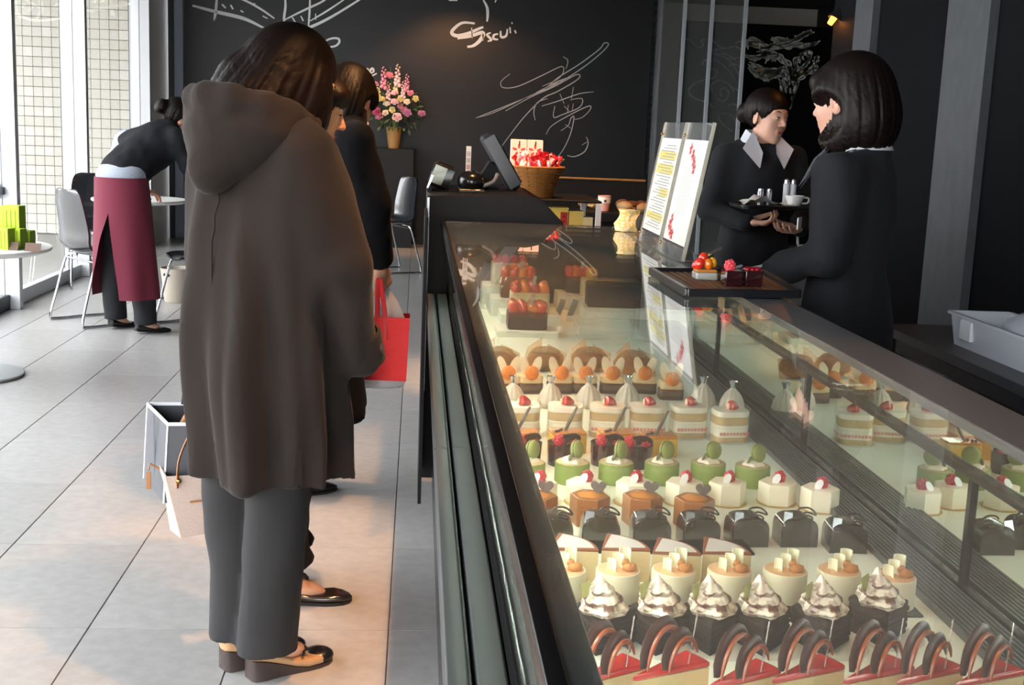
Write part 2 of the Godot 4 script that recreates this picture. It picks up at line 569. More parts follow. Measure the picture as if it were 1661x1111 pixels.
const XW := -2.66     # window line
const ZB := -13.9     # back wall
func setting():
	var black := mt("black wall paint", hx("202123"), 0.75, 0.0, {"spec": 0.22, "bump": [2.0, 0.03]})
	# floor: slab with one tile after another
	var s := Sh.new()
	s.box(Vector3(1.25, -0.055, -6.45), Vector3(8.0, 0.1, 19.9))
	var fl := struct("floor", s, mt("grout", hx("6f6e6c"), 0.8))
	var ms := []
	for k in 4:
		var q := Sh.new()
		q.box(Vector3(0, 0, 0), Vector3(0.3965, 0.012, 0.6525), 0.0012)
		ms.append(q.mesh())
	var fm := []
	for k in 3:
		var g: float = [0.0, 0.012, -0.012][k]
		fm.append(mt("floor tile %d" % k, Color(0.665 + g, 0.66 + g, 0.65 + g), 0.33, 0.0, {"spec": 0.45, "grain": [1.3, 0.09, 5], "bump": [1.3, 0.015]}))
	for i in range(-7, 9):
		for j in range(-5, 17):
			var x := -0.046 + 0.4 * i + 0.2
			var z := -3.187 - 0.655 * j - 0.3275
			if x > 0.7 and j > -1 or x < XW - 0.05: continue
			var o := part("tile", ms[(i * 7 + j * 3 + 40) % 4], fm[(i * 5 + j * 11 + 200) % 3], fl)
			o.position = Vector3(x, -0.0065, z)
	s = Sh.new()
	s.box(Vector3(-7.2, -0.06, -6.2), Vector3(8.9, 0.1, 30.0))
	struct("ground", s, mt("outside paving", hx("a5a39e"), 0.8, 0.0, {"grain": [0.7, 0.1, 4]}))
	# ceiling
	s = Sh.new()
	s.box(Vector3(1.25, 3.05, -6.45), Vector3(8.1, 0.1, 19.9))
	struct("ceiling", s, mt("ceiling", hx("101113"), 0.95))
	# back wall with chalk drawings
	s = Sh.new()
	s.box(Vector3(-0.02, 1.5, ZB - 0.06), Vector3(5.24, 3.0, 0.12))
	var wb := struct("wall_back", s, mt("chalk wall paint", hx("1b1c1e"), 0.42, 0.0, {"spec": 0.42, "bump": [2.0, 0.03]}), "matt black wall with white chalk drawings")
	chalk(wb)
	s = Sh.new()
	s.box(Vector3(2.625, 1.5, ZB - 0.03), Vector3(0.05, 3.0, 0.2))
	struct("trim_1", s, mt("brushed frame", hx("85878a"), 0.35, 0.6))
	# strip beside the window
	s = Sh.new()
	s.box(Vector3(-2.60, 1.5, ZB + 0.05), Vector3(0.12, 3.0, 0.11), 0.004)
	struct("trim_2", s, mt("blue grey trim", hx("9aa4b4"), 0.5))
	# room behind: side wall, far wall, glass screen
	s = Sh.new()
	s.box(Vector3(3.9, 1.5, -16.3), Vector3(2.8, 3.0, 0.1))
	struct("wall_far", s, mt("pale grey wall", hx("b9b7b0"), 0.8))
	s = Sh.new()
	s.box(Vector3(2.6, 1.5, -15.1), Vector3(0.1, 3.0, 2.4))
	struct("wall_passage", s, mt("pale grey wall", hx("b9b7b0"), 0.8))
	# staff side wall, dark, with steel columns
	s = Sh.new()
	s.box(Vector3(1.88, 1.5, -1.03), Vector3(0.12, 3.0, 8.95))
	struct("wall_right", s, mt("dull black", hx("121315"), 0.85, 0.0, {"spec": 0.15}))
	var steel := mt("grey steel", hx("4b4e52"), 0.5, 0.2, {"grain": [Vector3(1.1, 0.5, 1.1), 0.14, 4], "spec": 0.4})
	for c in [[1510.0, 1577.0, 300.0, 3], [1384.0, 1412.0, 60.0, 4]]:
		var p := PX(c[0], c[2], 1.79)
		var q := PX(c[1], c[2], 1.79)
		s = Sh.new()
		s.box(Vector3(1.805, 1.5, (p.z + q.z) / 2), Vector3(0.03, 3.0, q.z - p.z), 0.003)
		struct("trim_%d" % c[3], s, steel, "grey steel column plate")
	s = Sh.new()
	s.box(Vector3(3.9, 1.5, -5.75), Vector3(4.0, 3.0, 0.1))
	#struct("wall_staff", s, black)
	s = Sh.new()
	s.box(Vector3(5.2, 1.5, -10.0), Vector3(0.1, 3.0, 12.8))
	struct("wall_staff_far", s, mt("dark wall", hx("202124"), 0.6))
	s = Sh.new()
	s.box(Vector3(3.55, 1.5, -3.7), Vector3(3.3, 3.0, 0.1))
	struct("wall_staff_near", s, mt("dark wall", hx("202124"), 0.6))
	# shop front behind the camera: low wall and a glazed opening, plus wall piece over the case
	s = Sh.new()
	s.box(Vector3(1.2, 1.5, 3.4), Vector3(1.3, 3.0, 0.12))
	struct("wall_front", s, black)
	windows()
	outside()

func windows():
	var fr := mt("window frame", hx("c9ccd0"), 0.4, 0.1)
	var dk := mt("window gasket", hx("23262c"), 0.5)
	var gl := mt("window glass", hx("f4faf8"), 0.02, 0.0, {"glass": 0.04})
	var depths := [12.75, 10.35, 8.55, 6.75, 4.95, 3.15, 1.35, -0.45, -2.25, -3.35]
	for i in depths.size() - 1:
		var z0: float = -depths[i]
		var z1: float = -depths[i + 1]
		var s := Sh.new()
		s.box(Vector3(XW - 0.1, 1.52, (z0 + z1) / 2), Vector3(0.012, 2.84, z1 - z0 - 0.05))
		var w := struct("window_%d" % [i + 1], s, gl)
		s = Sh.new()
		# stile made of two halves with a gasket between, foot rail and head rail
		s.box(Vector3(XW - 0.052, 1.5, z0), Vector3(0.092, 3.0, 0.07), 0.004)
		part("frame", s, fr, w)
		s = Sh.new()
		s.box(Vector3(XW - 0.152, 1.5, z0), Vector3(0.092, 3.0, 0.07), 0.004)
		part("frame", s, fr, w)
		s = Sh.new()
		s.box(Vector3(XW - 0.102, 1.5, z0), Vector3(0.02, 3.0, 0.05))
		s.box(Vector3(XW - 0.203, 1.5, z0), Vector3(0.012, 3.0, 0.055))
		part("gasket", s, dk, w)
		s = Sh.new()
		s.box(Vector3(XW - 0.1, 0.05, (z0 + z1) / 2), Vector3(0.06, 0.1, z1 - z0 - 0.07), 0.004)
		part("foot_rail", s, dk if i == 2 or i == 3 else fr, w)
		s = Sh.new()
		s.box(Vector3(XW - 0.1, 2.95, (z0 + z1) / 2), Vector3(0.06, 0.1, z1 - z0 - 0.07), 0.004)
		part("head_rail", s, fr, w)
		if i == 2:
			s = Sh.new()
			s.box(Vector3(XW - 0.12, 0.80, z0 + 0.055), Vector3(0.022, 0.1, 0.03), 0.004)
			s.box(Vector3(XW - 0.095, 0.80, z0 + 0.055), Vector3(0.022, 0.05, 0.05), 0.004)
			part("door_lock", s, dk, w)
	# last strip between the final mullion and the back wall
	var s := Sh.new()
	s.box(Vector3(XW - 0.06, 1.5, -13.35), Vector3(0.05, 3.0, 1.06))
	var w := struct("trim_5", s, mt("white panel", hx("eeeeea"), 0.5))
	s = Sh.new()
	s.box(Vector3(XW + 0.01, 1.5, -13.72), Vector3(0.05, 3.0, 0.06))
	part("edge_strip", s, dk, w)

func outside():
	# pale tiled wall of the neighbouring building, tile by tile
	var z := -13.75
	var s := Sh.new()
	s.box(Vector3(-5.0, 2.0, z - 0.1), Vector3(4.4, 4.2, 0.18))
	var cn := Sh.new()
	cn.box(Vector3(-5.1, 3.25, -11.6), Vector3(4.6, 0.16, 4.6))
	struct("roof", cn, mt("canopy", hx("b9b7b2"), 0.8))
	var w := struct("wall_outside", s, mt("tile joint", hx("716e66"), 0.9))
	var q := Sh.new()
	q.box(Vector3.ZERO, Vector3(0.094, 0.098, 0.016), 0.003)
	var me := q.mesh()
	var tm := []
	for k in 4: tm.append(mt("pale tile %d" % k, [hx("d0cdc2"), hx("c9c6ba"), hx("d5d2c8"), hx("ccc9c1")][k], 0.5))
	var rest := []
	var n := 0
	for i in 23:
		for j in 40:
			var p := Vector3(-2.95 - 0.1 * i, 0.06 + 0.104 * j, z - 0.008)
			var vis: bool = j >= 3 and j < 28 and (i in [0, 1, 2, 3, 7, 8, 9, 10, 11, 12, 15, 16])
			if vis and n < 300:
				n += 1
				var o := part("tile", me, tm[(i * 13 + j * 7 + i * j) % 4], w)
				o.position = p
			else: rest.append(p)
	var b := Sh.new()
	for p in rest: b.box(p, Vector3(0.094, 0.098, 0.016))
	stuff(part("tile_field", b, tm[0], w))
	# window strip with curtain of the building, far left
func chalk(wb: Node3D):
	var ch := mt("chalk", hx("e9ebea"), 0.9)
	var th := mt("thin chalk", hx("a9abad"), 0.9)
	var zz := -ZB - 0.004
	var draw := func(called: String, list: Array, m: Material):
		var s := Sh.new()
		for e in list:
			var w: float = e[0]
			var pts := []
			for i in range(1, e.size(), 2): pts.append(P(e[i], e[i + 1], zz))
			var sm := smooth(pts, 5) if pts.size() > 2 else pts
			var ws := []
			for i in sm.size():
				var t := float(i) / maxf(sm.size() - 1, 1)
				ws.append(w * 0.007 * (0.45 + 0.55 * sin(PI * clampf(t, 0.06, 0.94)) + 0.1))
			s.ribbon(sm, ws, Vector3(0, 0, 1))
		part(called, s, m, wb)
	draw.call("chalk_drawing", [[5.0, 312, 9, 350, 19, 395, 30, 425, 44], [4.0, 352, -6, 350, 18, 347, 34], [3.0, 372, -8, 400, 2, 425, 16, 445, 30], [4.0, 425, 44, 470, 52, 503, 44, 540, 26, 595, -8], [3.5, 462, -10, 463, 10, 461, 34, 470, 50], [3.0, 462, 32, 490, 18, 520, 4, 535, -6], [3.0, 503, -8, 502, 20, 500, 46], [2.5, 503, 34, 530, 18, 560, -2], [4.0, 360, 7, 366, 13], [4.0, 374, 8, 378, 15], [3.0, 390, 17, 395, 20], [3.0, 412, 5, 416, 12], [3.0, 474, 28, 480, 38], [3.0, 488, 26, 492, 34], [2.5, 512, 22, 512, 32], [2.5, 426, 26, 434, 30]], ch)
	draw.call("chalk_loop", [[3.2, 525, 73, 529, 66, 540, 62, 549, 63, 550, 69, 543, 75, 530, 76, 524, 73]], ch)
	draw.call("chalk_word", [[3.0, 570, 112, 576, 108, 580, 112, 578, 121, 572, 122, 571, 114, 578, 109], [3.2, 582, 114, 584, 124, 586, 115, 590, 112, 591, 124, 594, 114, 597, 112, 598, 122], [3.2, 599, 120, 606, 116, 604, 111, 600, 116, 602, 123, 611, 119]], ch)
	draw.call("chalk_word", [[4.0, 784, 0, 790, 12, 791, 24, 790, 35], [3.0, 806, -4, 803, 4], [4.5, 728, 0, 742, 0], [5.0, 770, 38, 750, 37, 736, 47, 733, 54, 742, 58, 760, 54, 778, 46, 784, 44], [5.5, 742, 62, 762, 59, 780, 53, 784, 56, 778, 66, 768, 74, 758, 76], [2.0, 765, 45, 766, 62], [3.5, 784, 54, 783, 66], [3.5, 796, 53, 790, 56, 794, 61, 797, 65, 791, 67], [3.5, 808, 55, 801, 57, 801, 63, 808, 64], [3.5, 812, 50, 813, 60, 821, 58, 823, 47], [3.5, 827, 44, 828, 54], [3.0, 830, 36, 831, 39], [4.0, 835, 49, 837, 54]], ch)
	draw.call("chalk_signature", [[1.3, 827, 120, 813, 132, 816, 142, 840, 140, 880, 122, 910, 108, 914, 116, 905, 128, 880, 140], [1.3, 913, 92, 921, 98, 918, 112], [1.6, 772, 191, 800, 183, 850, 160, 900, 138, 945, 110, 975, 86, 987, 72, 980, 70, 972, 80, 940, 104, 905, 126, 880, 146, 830, 168, 790, 184, 773, 191], [1.5, 820, 180, 860, 158, 900, 140, 935, 121, 938, 128, 905, 148, 880, 160, 850, 190, 825, 222, 812, 240], [1.3, 868, 195, 866, 180, 872, 166, 888, 160], [1.8, 885, 142, 905, 132, 925, 125], [1.8, 870, 150, 895, 138, 912, 133]], th)
	draw.call("chalk_signature", [[1.4, 879, 172, 905, 164, 940, 152, 963, 149], [1.4, 930, 141, 927, 160], [1.4, 908, 152, 915, 168], [1.4, 900, 172, 898, 190, 912, 186, 940, 174, 944, 160, 925, 162], [1.3, 915, 172, 925, 182], [1.3, 922, 170, 920, 184], [1.3, 930, 168, 928, 180], [1.4, 886, 218, 895, 204, 925, 186, 955, 172, 957, 178, 945, 190, 932, 194], [1.4, 910, 212, 922, 203, 926, 192, 931, 190, 926, 215, 915, 240, 902, 258], [1.3, 917, 202, 926, 208], [1.5, 951, 222, 954, 232, 948, 246, 932, 254, 920, 252], [1.3, 944, 235, 953, 230]], th)

func smooth(p: Array, n: int) -> Array:
	var o := []
	for i in p.size() - 1:
		var a: Vector3 = p[maxi(i - 1, 0)]
		var b: Vector3 = p[i]
		var c: Vector3 = p[i + 1]
		var d: Vector3 = p[mini(i + 2, p.size() - 1)]
		for k in n: o.append(b.cubic_interpolate(c, a, d, float(k) / n))
	o.append(p[-1])
	return o

# ---------------------------------------------------------------- the refrigerated case
const DECK := 0.715
const TOP := 1.01
const Z0 := -0.55
const Z1 := -4.574
func cake_case():
	var t := thing("cake_case", "long glass topped refrigerated cake display case with black rails and mirror back", "display case", Vector3(0, 0, 0))
	var blk := mt("case black", hx("101113"), 0.25, 0.0, {"spec": 0.5})
	var satin := mt("rail grey", hx("3a3c3d"), 0.5, 0.0, {"spec": 0.4})
	var zc := (Z0 + Z1) / 2
	var zl := Z0 - Z1
	var s := Sh.new()
	s.box(Vector3(0.455, 0.35, zc), Vector3(0.74, 0.69, zl), 0.004)
	s.box(Vector3(0.46, 0.05, zc), Vector3(0.70, 0.1, zl))
	part("base_cabinet", s, blk, t)
	# bumper rails, in two lengths that meet with a small gap
	for q in [[Z0, -2.352], [-2.358, Z1 + 0.02]]:
		s = Sh.new()
		s.box(Vector3(0.061, 0.715, (q[0] + q[1]) / 2), Vector3(0.028, 0.05, q[0] - q[1]), 0.004)
		part("bumper_rail", s, satin, t)
		s = Sh.new()
		s.box(Vector3(0.1015, 0.715, (q[0] + q[1]) / 2), Vector3(0.037, 0.05, q[0] - q[1]), 0.004)
		part("bumper_rail", s, satin, t)
	s = Sh.new()
	s.box(Vector3(0.085, 0.69, zc), Vector3(0.07, 0.03, zl))
	s.tube([Vector3(0.079, 0.713, Z0), Vector3(0.079, 0.713, Z1 + 0.02)], 0.003, 6)
	part("rail_groove", s, mt("groove grey", hx("3c3f42"), 0.5, 0.3), t)
	# front glass, leaning out a little, and flat top glass
	var gl := mt("case glass", hx("eaf5ef"), 0.01, 0.0, {"glass": 0.05})
	s = Sh.new()
	var b := Vector3(0.1285, 0.775, 0)
	var e := Vector3(0.0985, 1.0, 0)
	s.bar(Vector3(b.x, b.y, zc), Vector3(e.x, e.y, zc), zl, 0.006, Vector3(1, 0, 0))
	part("front_glass", s, gl, t)
	s = Sh.new()
	s.box(Vector3(0.415, 1.006, zc), Vector3(0.63, 0.008, zl), 0.001)
	part("top_glass", s, gl, t)
	s = Sh.new()
	s.box(Vector3(0.13, 0.757, zc), Vector3(0.018, 0.035, zl), 0.002)
	s.box(Vector3(0.158, 0.728, zc), Vector3(0.05, 0.03, zl))
	part("lower_frame", s, mt("frame matt black", hx("0d0d0e"), 0.85, 0.0, {"spec": 0.15}), t)
	s = Sh.new()
	s.box(Vector3(0.1, 1.001, zc), Vector3(0.016, 0.022, zl), 0.002)
	part("upper_frame", s, blk, t)
	# lamp hidden behind the upper frame
	s = Sh.new()
	s.box(Vector3(0.122, 0.994, zc), Vector3(0.026, 0.012, zl - 0.1), 0.002)
	s.box(Vector3(0.108, 0.968, zc), Vector3(0.004, 0.05, zl - 0.1))
	part("lamp_housing", s, blk, t)
	s = Sh.new()
	s.box(Vector3(0.122, 0.9865, zc), Vector3(0.014, 0.003, zl - 0.14))
	part("lamp_tube", s, mt("case lamp", hx("f4ffe8"), 0.4, 0.0, {"glow": 4.0}), t)
	for k in 4:
		var l := AreaLight3D.new()
		l.name = "case_lamp_light"
		t.add_child(l, true)
		l.position = Vector3(0.124, 0.984, Z1 + 0.07 + (zl - 0.14) * (k + 0.5) / 4)
		var dd := Vector3(0.7, -1, 0).normalized()
		l.transform.basis = Basis(Vector3(0, 0, 1), dd.cross(Vector3(0, 0, -1)).normalized(), -dd)
		l.area_size = Vector2((zl - 0.14) / 4, 0.014)
		l.light_color = hx("effde6"); l.light_energy = 0.52
		l.shadow_enabled = true
		l.set("area_range", 6.0)
	# deck and its white label strip
	s = Sh.new()
	s.box(Vector3(0.475, DECK - 0.012, zc), Vector3(0.56, 0.024, zl - 0.02))
	part("deck", s, mt("deck white", hx("e4ebdc"), 0.35, 0.0, {"spec": 0.4}), t)
	for k in 13:
		s = Sh.new()
		s.box(Vector3(0.196, DECK + 0.006, Z1 + 0.06 + 0.3 * k + 0.145), Vector3(0.03, 0.004, 0.29), 0.001, Basis(Vector3.BACK, 0.25))
		part("label_strip", s, mt("strip white", hx("e8eaec"), 0.3), t)
	# cold air grille at the back
	s = Sh.new()
	for k in 9: s.box(Vector3(0.745 + 0.0078 * k, DECK + 0.004, zc), Vector3(0.0045, 0.012, zl - 0.02))
	stuff(part("air_grille", s, mt("grille grey", hx("5b5e5e"), 0.4, 0.4), t))
	s = Sh.new()
	s.box(Vector3(0.78, DECK - 0.01, zc), Vector3(0.08, 0.01, zl - 0.02))
	part("grille_pan", s, blk, t)
	# rear: sliding mirror doors
	var mir := mt("mirror", hx("dfe8e2"), 0.015, 1.0)
	var zs := [-4.56, -4.03, -3.25, -2.47, -1.69, -0.91, -0.57]
	for k in zs.size() - 1:
		s = Sh.new()
		s.box(Vector3(0.829, 0.805, (zs[k] + zs[k + 1]) / 2), Vector3(0.006, 0.18, zs[k + 1] - zs[k] - 0.004))
		var d := part("mirror_door", s, mir, t)
		s = Sh.new()
		s.box(Vector3(0.8245, 0.805, zs[k]), Vector3(0.008, 0.165, 0.012), 0.001)
		part("door_stile", s, blk, d)
	s = Sh.new()
	s.box(Vector3(0.8235, 0.892, zc), Vector3(0.012, 0.015, zl - 0.02), 0.001)
	s.box(Vector3(0.8235, 0.717, zc), Vector3(0.01, 0.012, zl - 0.02), 0.001)
	part("door_track", s, blk, t)
	s = Sh.new()
	s.box(Vector3(0.829, 0.95, zc), Vector3(0.006, 0.1, zl - 0.02))
	part("mirror_strip", s, mir, t)
	s = Sh.new()
	s.box(Vector3(0.778, 1.002, zc), Vector3(0.095, 0.016, zl), 0.002)
	part("rear_ledge", s, mt("ledge steel", hx("686a6c"), 0.3, 0.3), t)
	s = Sh.new()
	s.box(Vector3(0.85, 0.5, zc), Vector3(0.03, 0.99, zl))
	part("back_panel", s, blk, t)
	# end frames of dark glass
	for z in [Z1 + 0.006, Z0 - 0.006]:
		s = Sh.new()
		var poly := [Vector2(0.13, -0.74), Vector2(0.1, -1.0), Vector2(0.82, -1.0), Vector2(0.82, -0.70), Vector2(0.13, -0.70)]
		s.prism(poly, -0.005, 0.005, 0.0, Transform3D(Basis(Vector3.RIGHT, PI / 2), Vector3(0, 0, z)))
		part("end_panel", s, mt("smoked end", hx("23282a"), 0.08), t)
# ---------------------------------------------------------------- cakes
const ORD := ["leftmost", "second from the left", "third from the left", "fourth from the left", "fifth from the left", "sixth from the left", "rightmost"]
func row(proto: Node3D, desc: String, xs: Array, y0: float, y1: float, jit := 0.0, h := DECK):
	proto.set_meta("group", desc + "s in one row")
	for i in xs.size():
		var p := PY(xs[i], lerpf(y0, y1, (xs[i] - xs[0]) / (xs[-1] - xs[0])), h)
		var l: String = "%s, %s in its row" % [desc, ORD[i] if i < xs.size() - 1 else "rightmost"]
		var turn := jit * sin(i * 7.3 + xs[0])
		if i == 0:
			proto.position = p; proto.rotation.y = turn; proto.set_meta("label", l)
		else: dup(proto, l, p, turn)

func ngon(n: int, r: float, a0 := 0.0) -> Array:
	var o := []
	for i in n: o.append(Vector2(cos(a0 + TAU * i / n), sin(a0 + TAU * i / n)) * r)
	return o
func rrect(w: float, d: float, r: float, n := 4) -> Array:
	var o := []
	for c in [[w / 2 - r, d / 2 - r, 0], [-w / 2 + r, d / 2 - r, 1], [-w / 2 + r, -d / 2 + r, 2], [w / 2 - r, -d / 2 + r, 3]]:
		for i in n + 1:
			var a: float = (c[2] + float(i) / n) * PI / 2
			o.append(Vector2(c[0] + cos(a) * r, c[1] + sin(a) * r))
	return o
func sector(r: float, a0: float, a1: float, n := 10) -> Array:
	var o := [Vector2.ZERO]
	for i in n + 1:
		var a := lerpf(a0, a1, float(i) / n)
		o.append(Vector2(cos(a), sin(a)) * r)
	return o
func slab(poly: Array, y0: float, y1: float, bev := 0.0) -> Sh:
	var s := Sh.new()
	s.prism(poly, y0, y1, bev)
	return s
func berry(parent: Node3D, called: String, c: Vector3, r: float, m: Material):
	var s := Sh.new()
	for i in 26:
		var t := acos(1 - 2 * (i + 0.5) / 26)
		var a := i * 2.39996
		var d := Vector3(sin(t) * cos(a), cos(t) * 1.15, sin(t) * sin(a))
		s.ball(c + d * r * 0.78, Vector3.ONE * r * 0.34, 6, 4)
	s.ball(c, Vector3(r, r * 1.1, r) * 0.85, 8, 6)
	part(called, s, m, parent)
func macaron(parent: Node3D, c: Vector3, r: float, ax: Vector3, shell: Material, fill: Material):
	var y := ax.normalized()
	var x := y.cross(Vector3(0.1, 1, 0.2)).normalized()
	var xf := Transform3D(Basis(x, y, x.cross(y)), c)
	var s := Sh.new()
	for q in [1.0, -1.0]:
		var pr := [Vector2(0, 0.06), Vector2(0.93, 0.06), Vector2(1.02, 0.1), Vector2(0.98, 0.16), Vector2(0.97, 0.26), Vector2(0.85, 0.42), Vector2(0.6, 0.54), Vector2(0.3, 0.59), Vector2(0, 0.6)]
		var b := Transform3D(xf.basis * Basis.from_scale(Vector3(r, r * q, r * q)), c)
		s.lathe(pr, 20, b)
	var o := part("macaron", s, shell, parent)
	s = Sh.new()
	s.lathe([Vector2(0, -0.07), Vector2(0.9, -0.07), Vector2(0.9, 0.07), Vector2(0, 0.07)], 18, Transform3D(xf.basis * Basis.from_scale(Vector3.ONE * r), c))
	part("filling", s, fill, o)
func sheet(pts: Array, h: float, th := 0.0012) -> Sh:
	# thin upright sheet following points (x, z) from y0 given in each point's y
	var s := Sh.new()
	for i in pts.size() - 1:
		var a: Vector3 = pts[i]
		var b: Vector3 = pts[i + 1]
		s.bar(a + Vector3(0, h / 2, 0), a + Vector3(0, h / 2, 0) + (b - a), th, h, Vector3.UP)
	return s
func strawberry(parent: Node3D, at: Vector3, r: float, turn: float, halved := true):
	var s := Sh.new()
	var pr := [Vector2(0, -1.25), Vector2(0.35, -1.1), Vector2(0.72, -0.55), Vector2(0.9, 0.0), Vector2(0.85, 0.4), Vector2(0.5, 0.62), Vector2(0, 0.66)]
	s.lathe(pr, 14, Transform3D(Basis(Vector3.UP, turn) * Basis(Vector3.BACK, 1.35) * Basis.from_scale(Vector3(r, r, r)), at))
	if halved:
		for i in s.v.size(): s.v[i].y = maxf(s.v[i].y, at.y - r * 0.35)
	part("strawberry", s, mt("strawberry", hx("d8301f"), 0.25, 0.0, {"spec": 0.6, "grain": [60.0, 0.25, 2, 0.1]}), parent)
	s = Sh.new()
	var d := Basis(Vector3.UP, turn) * Vector3(-0.75, 0.1, 0)
	s.ball(at + d * r, Vector3(0.25, 0.5, 0.5) * r, 8, 6)
	part("pale_end", s, mt("strawberry core", hx("f3b9a0"), 0.4), parent)

func cakes():
	var choc := mt("dark chocolate", hx("2c1712"), 0.32, 0.0, {"spec": 0.5})
	var cream := mt("cream", hx("f2e6d0"), 0.55, 0.0, {"sss": 0.1})
	var white := mt("white mousse", hx("f4ead2"), 0.45, 0.0, {"sss": 0.12, "bump": [14.0, 0.02]})
	var rasp := mt("raspberry", hx("c2182c"), 0.28, 0.0, {"spec": 0.6})
	var silver := mt("silver foil", hx("d7dadd"), 0.22, 0.9)
	var film := mt("clear film", hx("ffffff"), 0.03, 0.0, {"glass": 0.06})
	var t: Node3D
	var s: Sh
	# 1 red glazed tart slices, nearest row
	t = thing("tart_slice", "", "cake")
	var w := sector(0.105, -0.19, 0.19)
	part("crust", slab(w, 0.0, 0.008, 0.001), mt("crust", hx("7c3d1c"), 0.7, 0.0, {"grain": [40.0, 0.5]}), t)
	part("berry_layer", slab(w, 0.008, 0.017), mt("berry layer", hx("6b1a1c"), 0.5), t)
	part("cream_layer", slab(w, 0.017, 0.041), mt("custard", hx("e9cf9d"), 0.5, 0.0, {"sss": 0.1, "grain": [30.0, 0.12]}), t)
	part("red_glaze", slab(w, 0.041, 0.049, 0.002), mt("red glaze", hx("c3150f"), 0.12, 0.0, {"coat": 0.8, "spec": 0.6}), t)
	var cc := mt("curl chocolate", hx("422019"), 0.4)
	var co := mt("curl orange", hx("8f3f17"), 0.3)
	for k in 2:
		var pts := []
		for i in 11:
			var u := i / 10.0
			var a := lerpf(PI * 0.98, PI * 0.1, u)
			pts.append(Vector3(0.047 + 0.014 * k + (0.026 - 0.006 * k) * cos(a) + 0.016 * u, 0.047 + (0.047 - 0.012 * k) * sin(a), -0.006 + 0.015 * k - 0.01 * u))
		s = Sh.new()
		s.tube(pts, [0.005, 0.009, 0.0105, 0.011, 0.011, 0.0105, 0.01, 0.009, 0.007, 0.005, 0.002], 10, true, 0.35, Vector3(0, 0, 1))
		var cu := part("chocolate_curl", s, cc, t)
		s = Sh.new()
		var p2 := []
		for q in pts: p2.append(q + Vector3(0.0, -0.001, 0.0072))
		s.tube(p2, [0.001, 0.0025, 0.003, 0.003, 0.003, 0.003, 0.003, 0.003, 0.0025, 0.002, 0.001], 6)
		part("orange_stripe", s, co, cu)
	s = Sh.new()
	s.tube([Vector3(0.075, 0.045, 0.012), Vector3(0.092, 0.105, 0.006)], 0.0009, 6)
	part("clear_pick", s, mt("pick", hx("c9b8ae"), 0.1, 0.0, {"glass": 0.35}), t)
	s = Sh.new()
	s.bar(Vector3(0.05, 0.0, 0.0185), Vector3(0.05, 0.048, 0.0185), 0.075, 0.0006, Vector3(0.19, 0, 1))
	t.set_meta("group", "red glazed tart slices in the nearest row")
	var tips := [929, 1027, 1148, 1253, 1369, 1455, 1551]
	for i in 7:
		var p := PY(tips[i], [1106, 1096, 1111, 1100, 1101, 1104, 1107][i], DECK + 0.049)
		p.y = DECK
		var l: String = "red glazed tart slice with dark chocolate curls, %s of the nearest row" % ORD[i]
		var o := t if i == 0 else dup(t, l, p)
		o.position = p; o.set_meta("label", l)
		o.rotation.y = 0.58 + [0.1, 0.0, 0.02, -0.02, -0.03, 0.0, -0.05][i]
	# 2 chocolate sponge with cream
	t = thing("chocolate_sponge", "", "cake")
	var tri := [Vector2(0.0, 0.0), Vector2(0.026, -0.022), Vector2(0.054, -0.047), Vector2(0.038, -0.06), Vector2(0.012, -0.067), Vector2(-0.018, -0.062), Vector2(-0.026, -0.055), Vector2(-0.012, -0.027)]
	s = Sh.new(0.4)
	for L in 6:
		var q := []
		for i in 8:
			var g := tri[i] as Vector2
			q.append((g - Vector2(0.013, -0.037)) * (1.0 + 0.035 * sin(i * 5.1 + L * 2.7)) + Vector2(0.013, -0.037))
		s.prism(q, 0.008 * L, 0.008 * L + 0.0085, 0.0015)
	part("sponge", s, mt("chocolate sponge", hx("47261a"), 0.9, 0.0, {"grain": [55.0, 0.65, 4, 0.09], "bump": [55.0, 0.12, 0.09]}), t)
	s = Sh.new()
	var prof := [Vector2(0.0, 0.046), Vector2(0.027, 0.047), Vector2(0.031, 0.053), Vector2(0.027, 0.059), Vector2(0.0255, 0.061), Vector2(0.025, 0.066), Vector2(0.019, 0.071), Vector2(0.0175, 0.073), Vector2(0.017, 0.078), Vector2(0.011, 0.083), Vector2(0.006, 0.09), Vector2(0.002, 0.096), Vector2(0.0, 0.098)]
	s.lathe(prof, 28, Transform3D(Basis(), Vector3.ZERO), 0.1, 5)
	s.warp(func(p: Vector3): var a := (p.y - 0.046) * 26.0; var q := p.rotated(Vector3.UP, a); return q + Vector3(0.01 - (p.y - 0.046) * 0.15, 0, -0.036))
	var dust := mt("cocoa dusted cream", Color.WHITE, 0.55, 0.0, {"sss": 0.08})
	var dt := ntex(0.02, hx("5c3426"), hx("f3ead8"), 3, 256, 5)
	dt.color_ramp.offsets = PackedFloat32Array([0.40, 0.5])
	dust.albedo_texture = dt; dust.uv1_triplanar = true; dust.uv1_scale = Vector3(6, 12, 6)
	part("whipped_cream", s, dust, t)
	s = Sh.new()
	s.box(Vector3(-0.014, 0.078, -0.03), Vector3(0.016, 0.02, 0.0008), 0.0, Basis(Vector3.UP, 0.6) * Basis(Vector3.BACK, 0.3))
	part("gold_leaf_tag", s, mt("green gold tag", hx("b3b77a"), 0.25, 0.5), t)
	s = Sh.new()
	s.lathe([Vector2(0, 0.0), Vector2(0.046, 0.0), Vector2(0.05, 0.0006), Vector2(0.046, 0.001), Vector2(0, 0.001)], 28, Transform3D(Basis(), Vector3(0.022, 0.0002, -0.035)), 0.03, 14)
	part("paper_doily", s, mt("paper", hx("e6e8dc"), 0.8, 0.0, {"grain": [90.0, 0.25, 2, 0.1]}), t)
	row(t, "chocolate sponge slice with dusted cream", [966, 1063, 1151, 1236, 1336, 1425], 1066, 1050, 0.08)
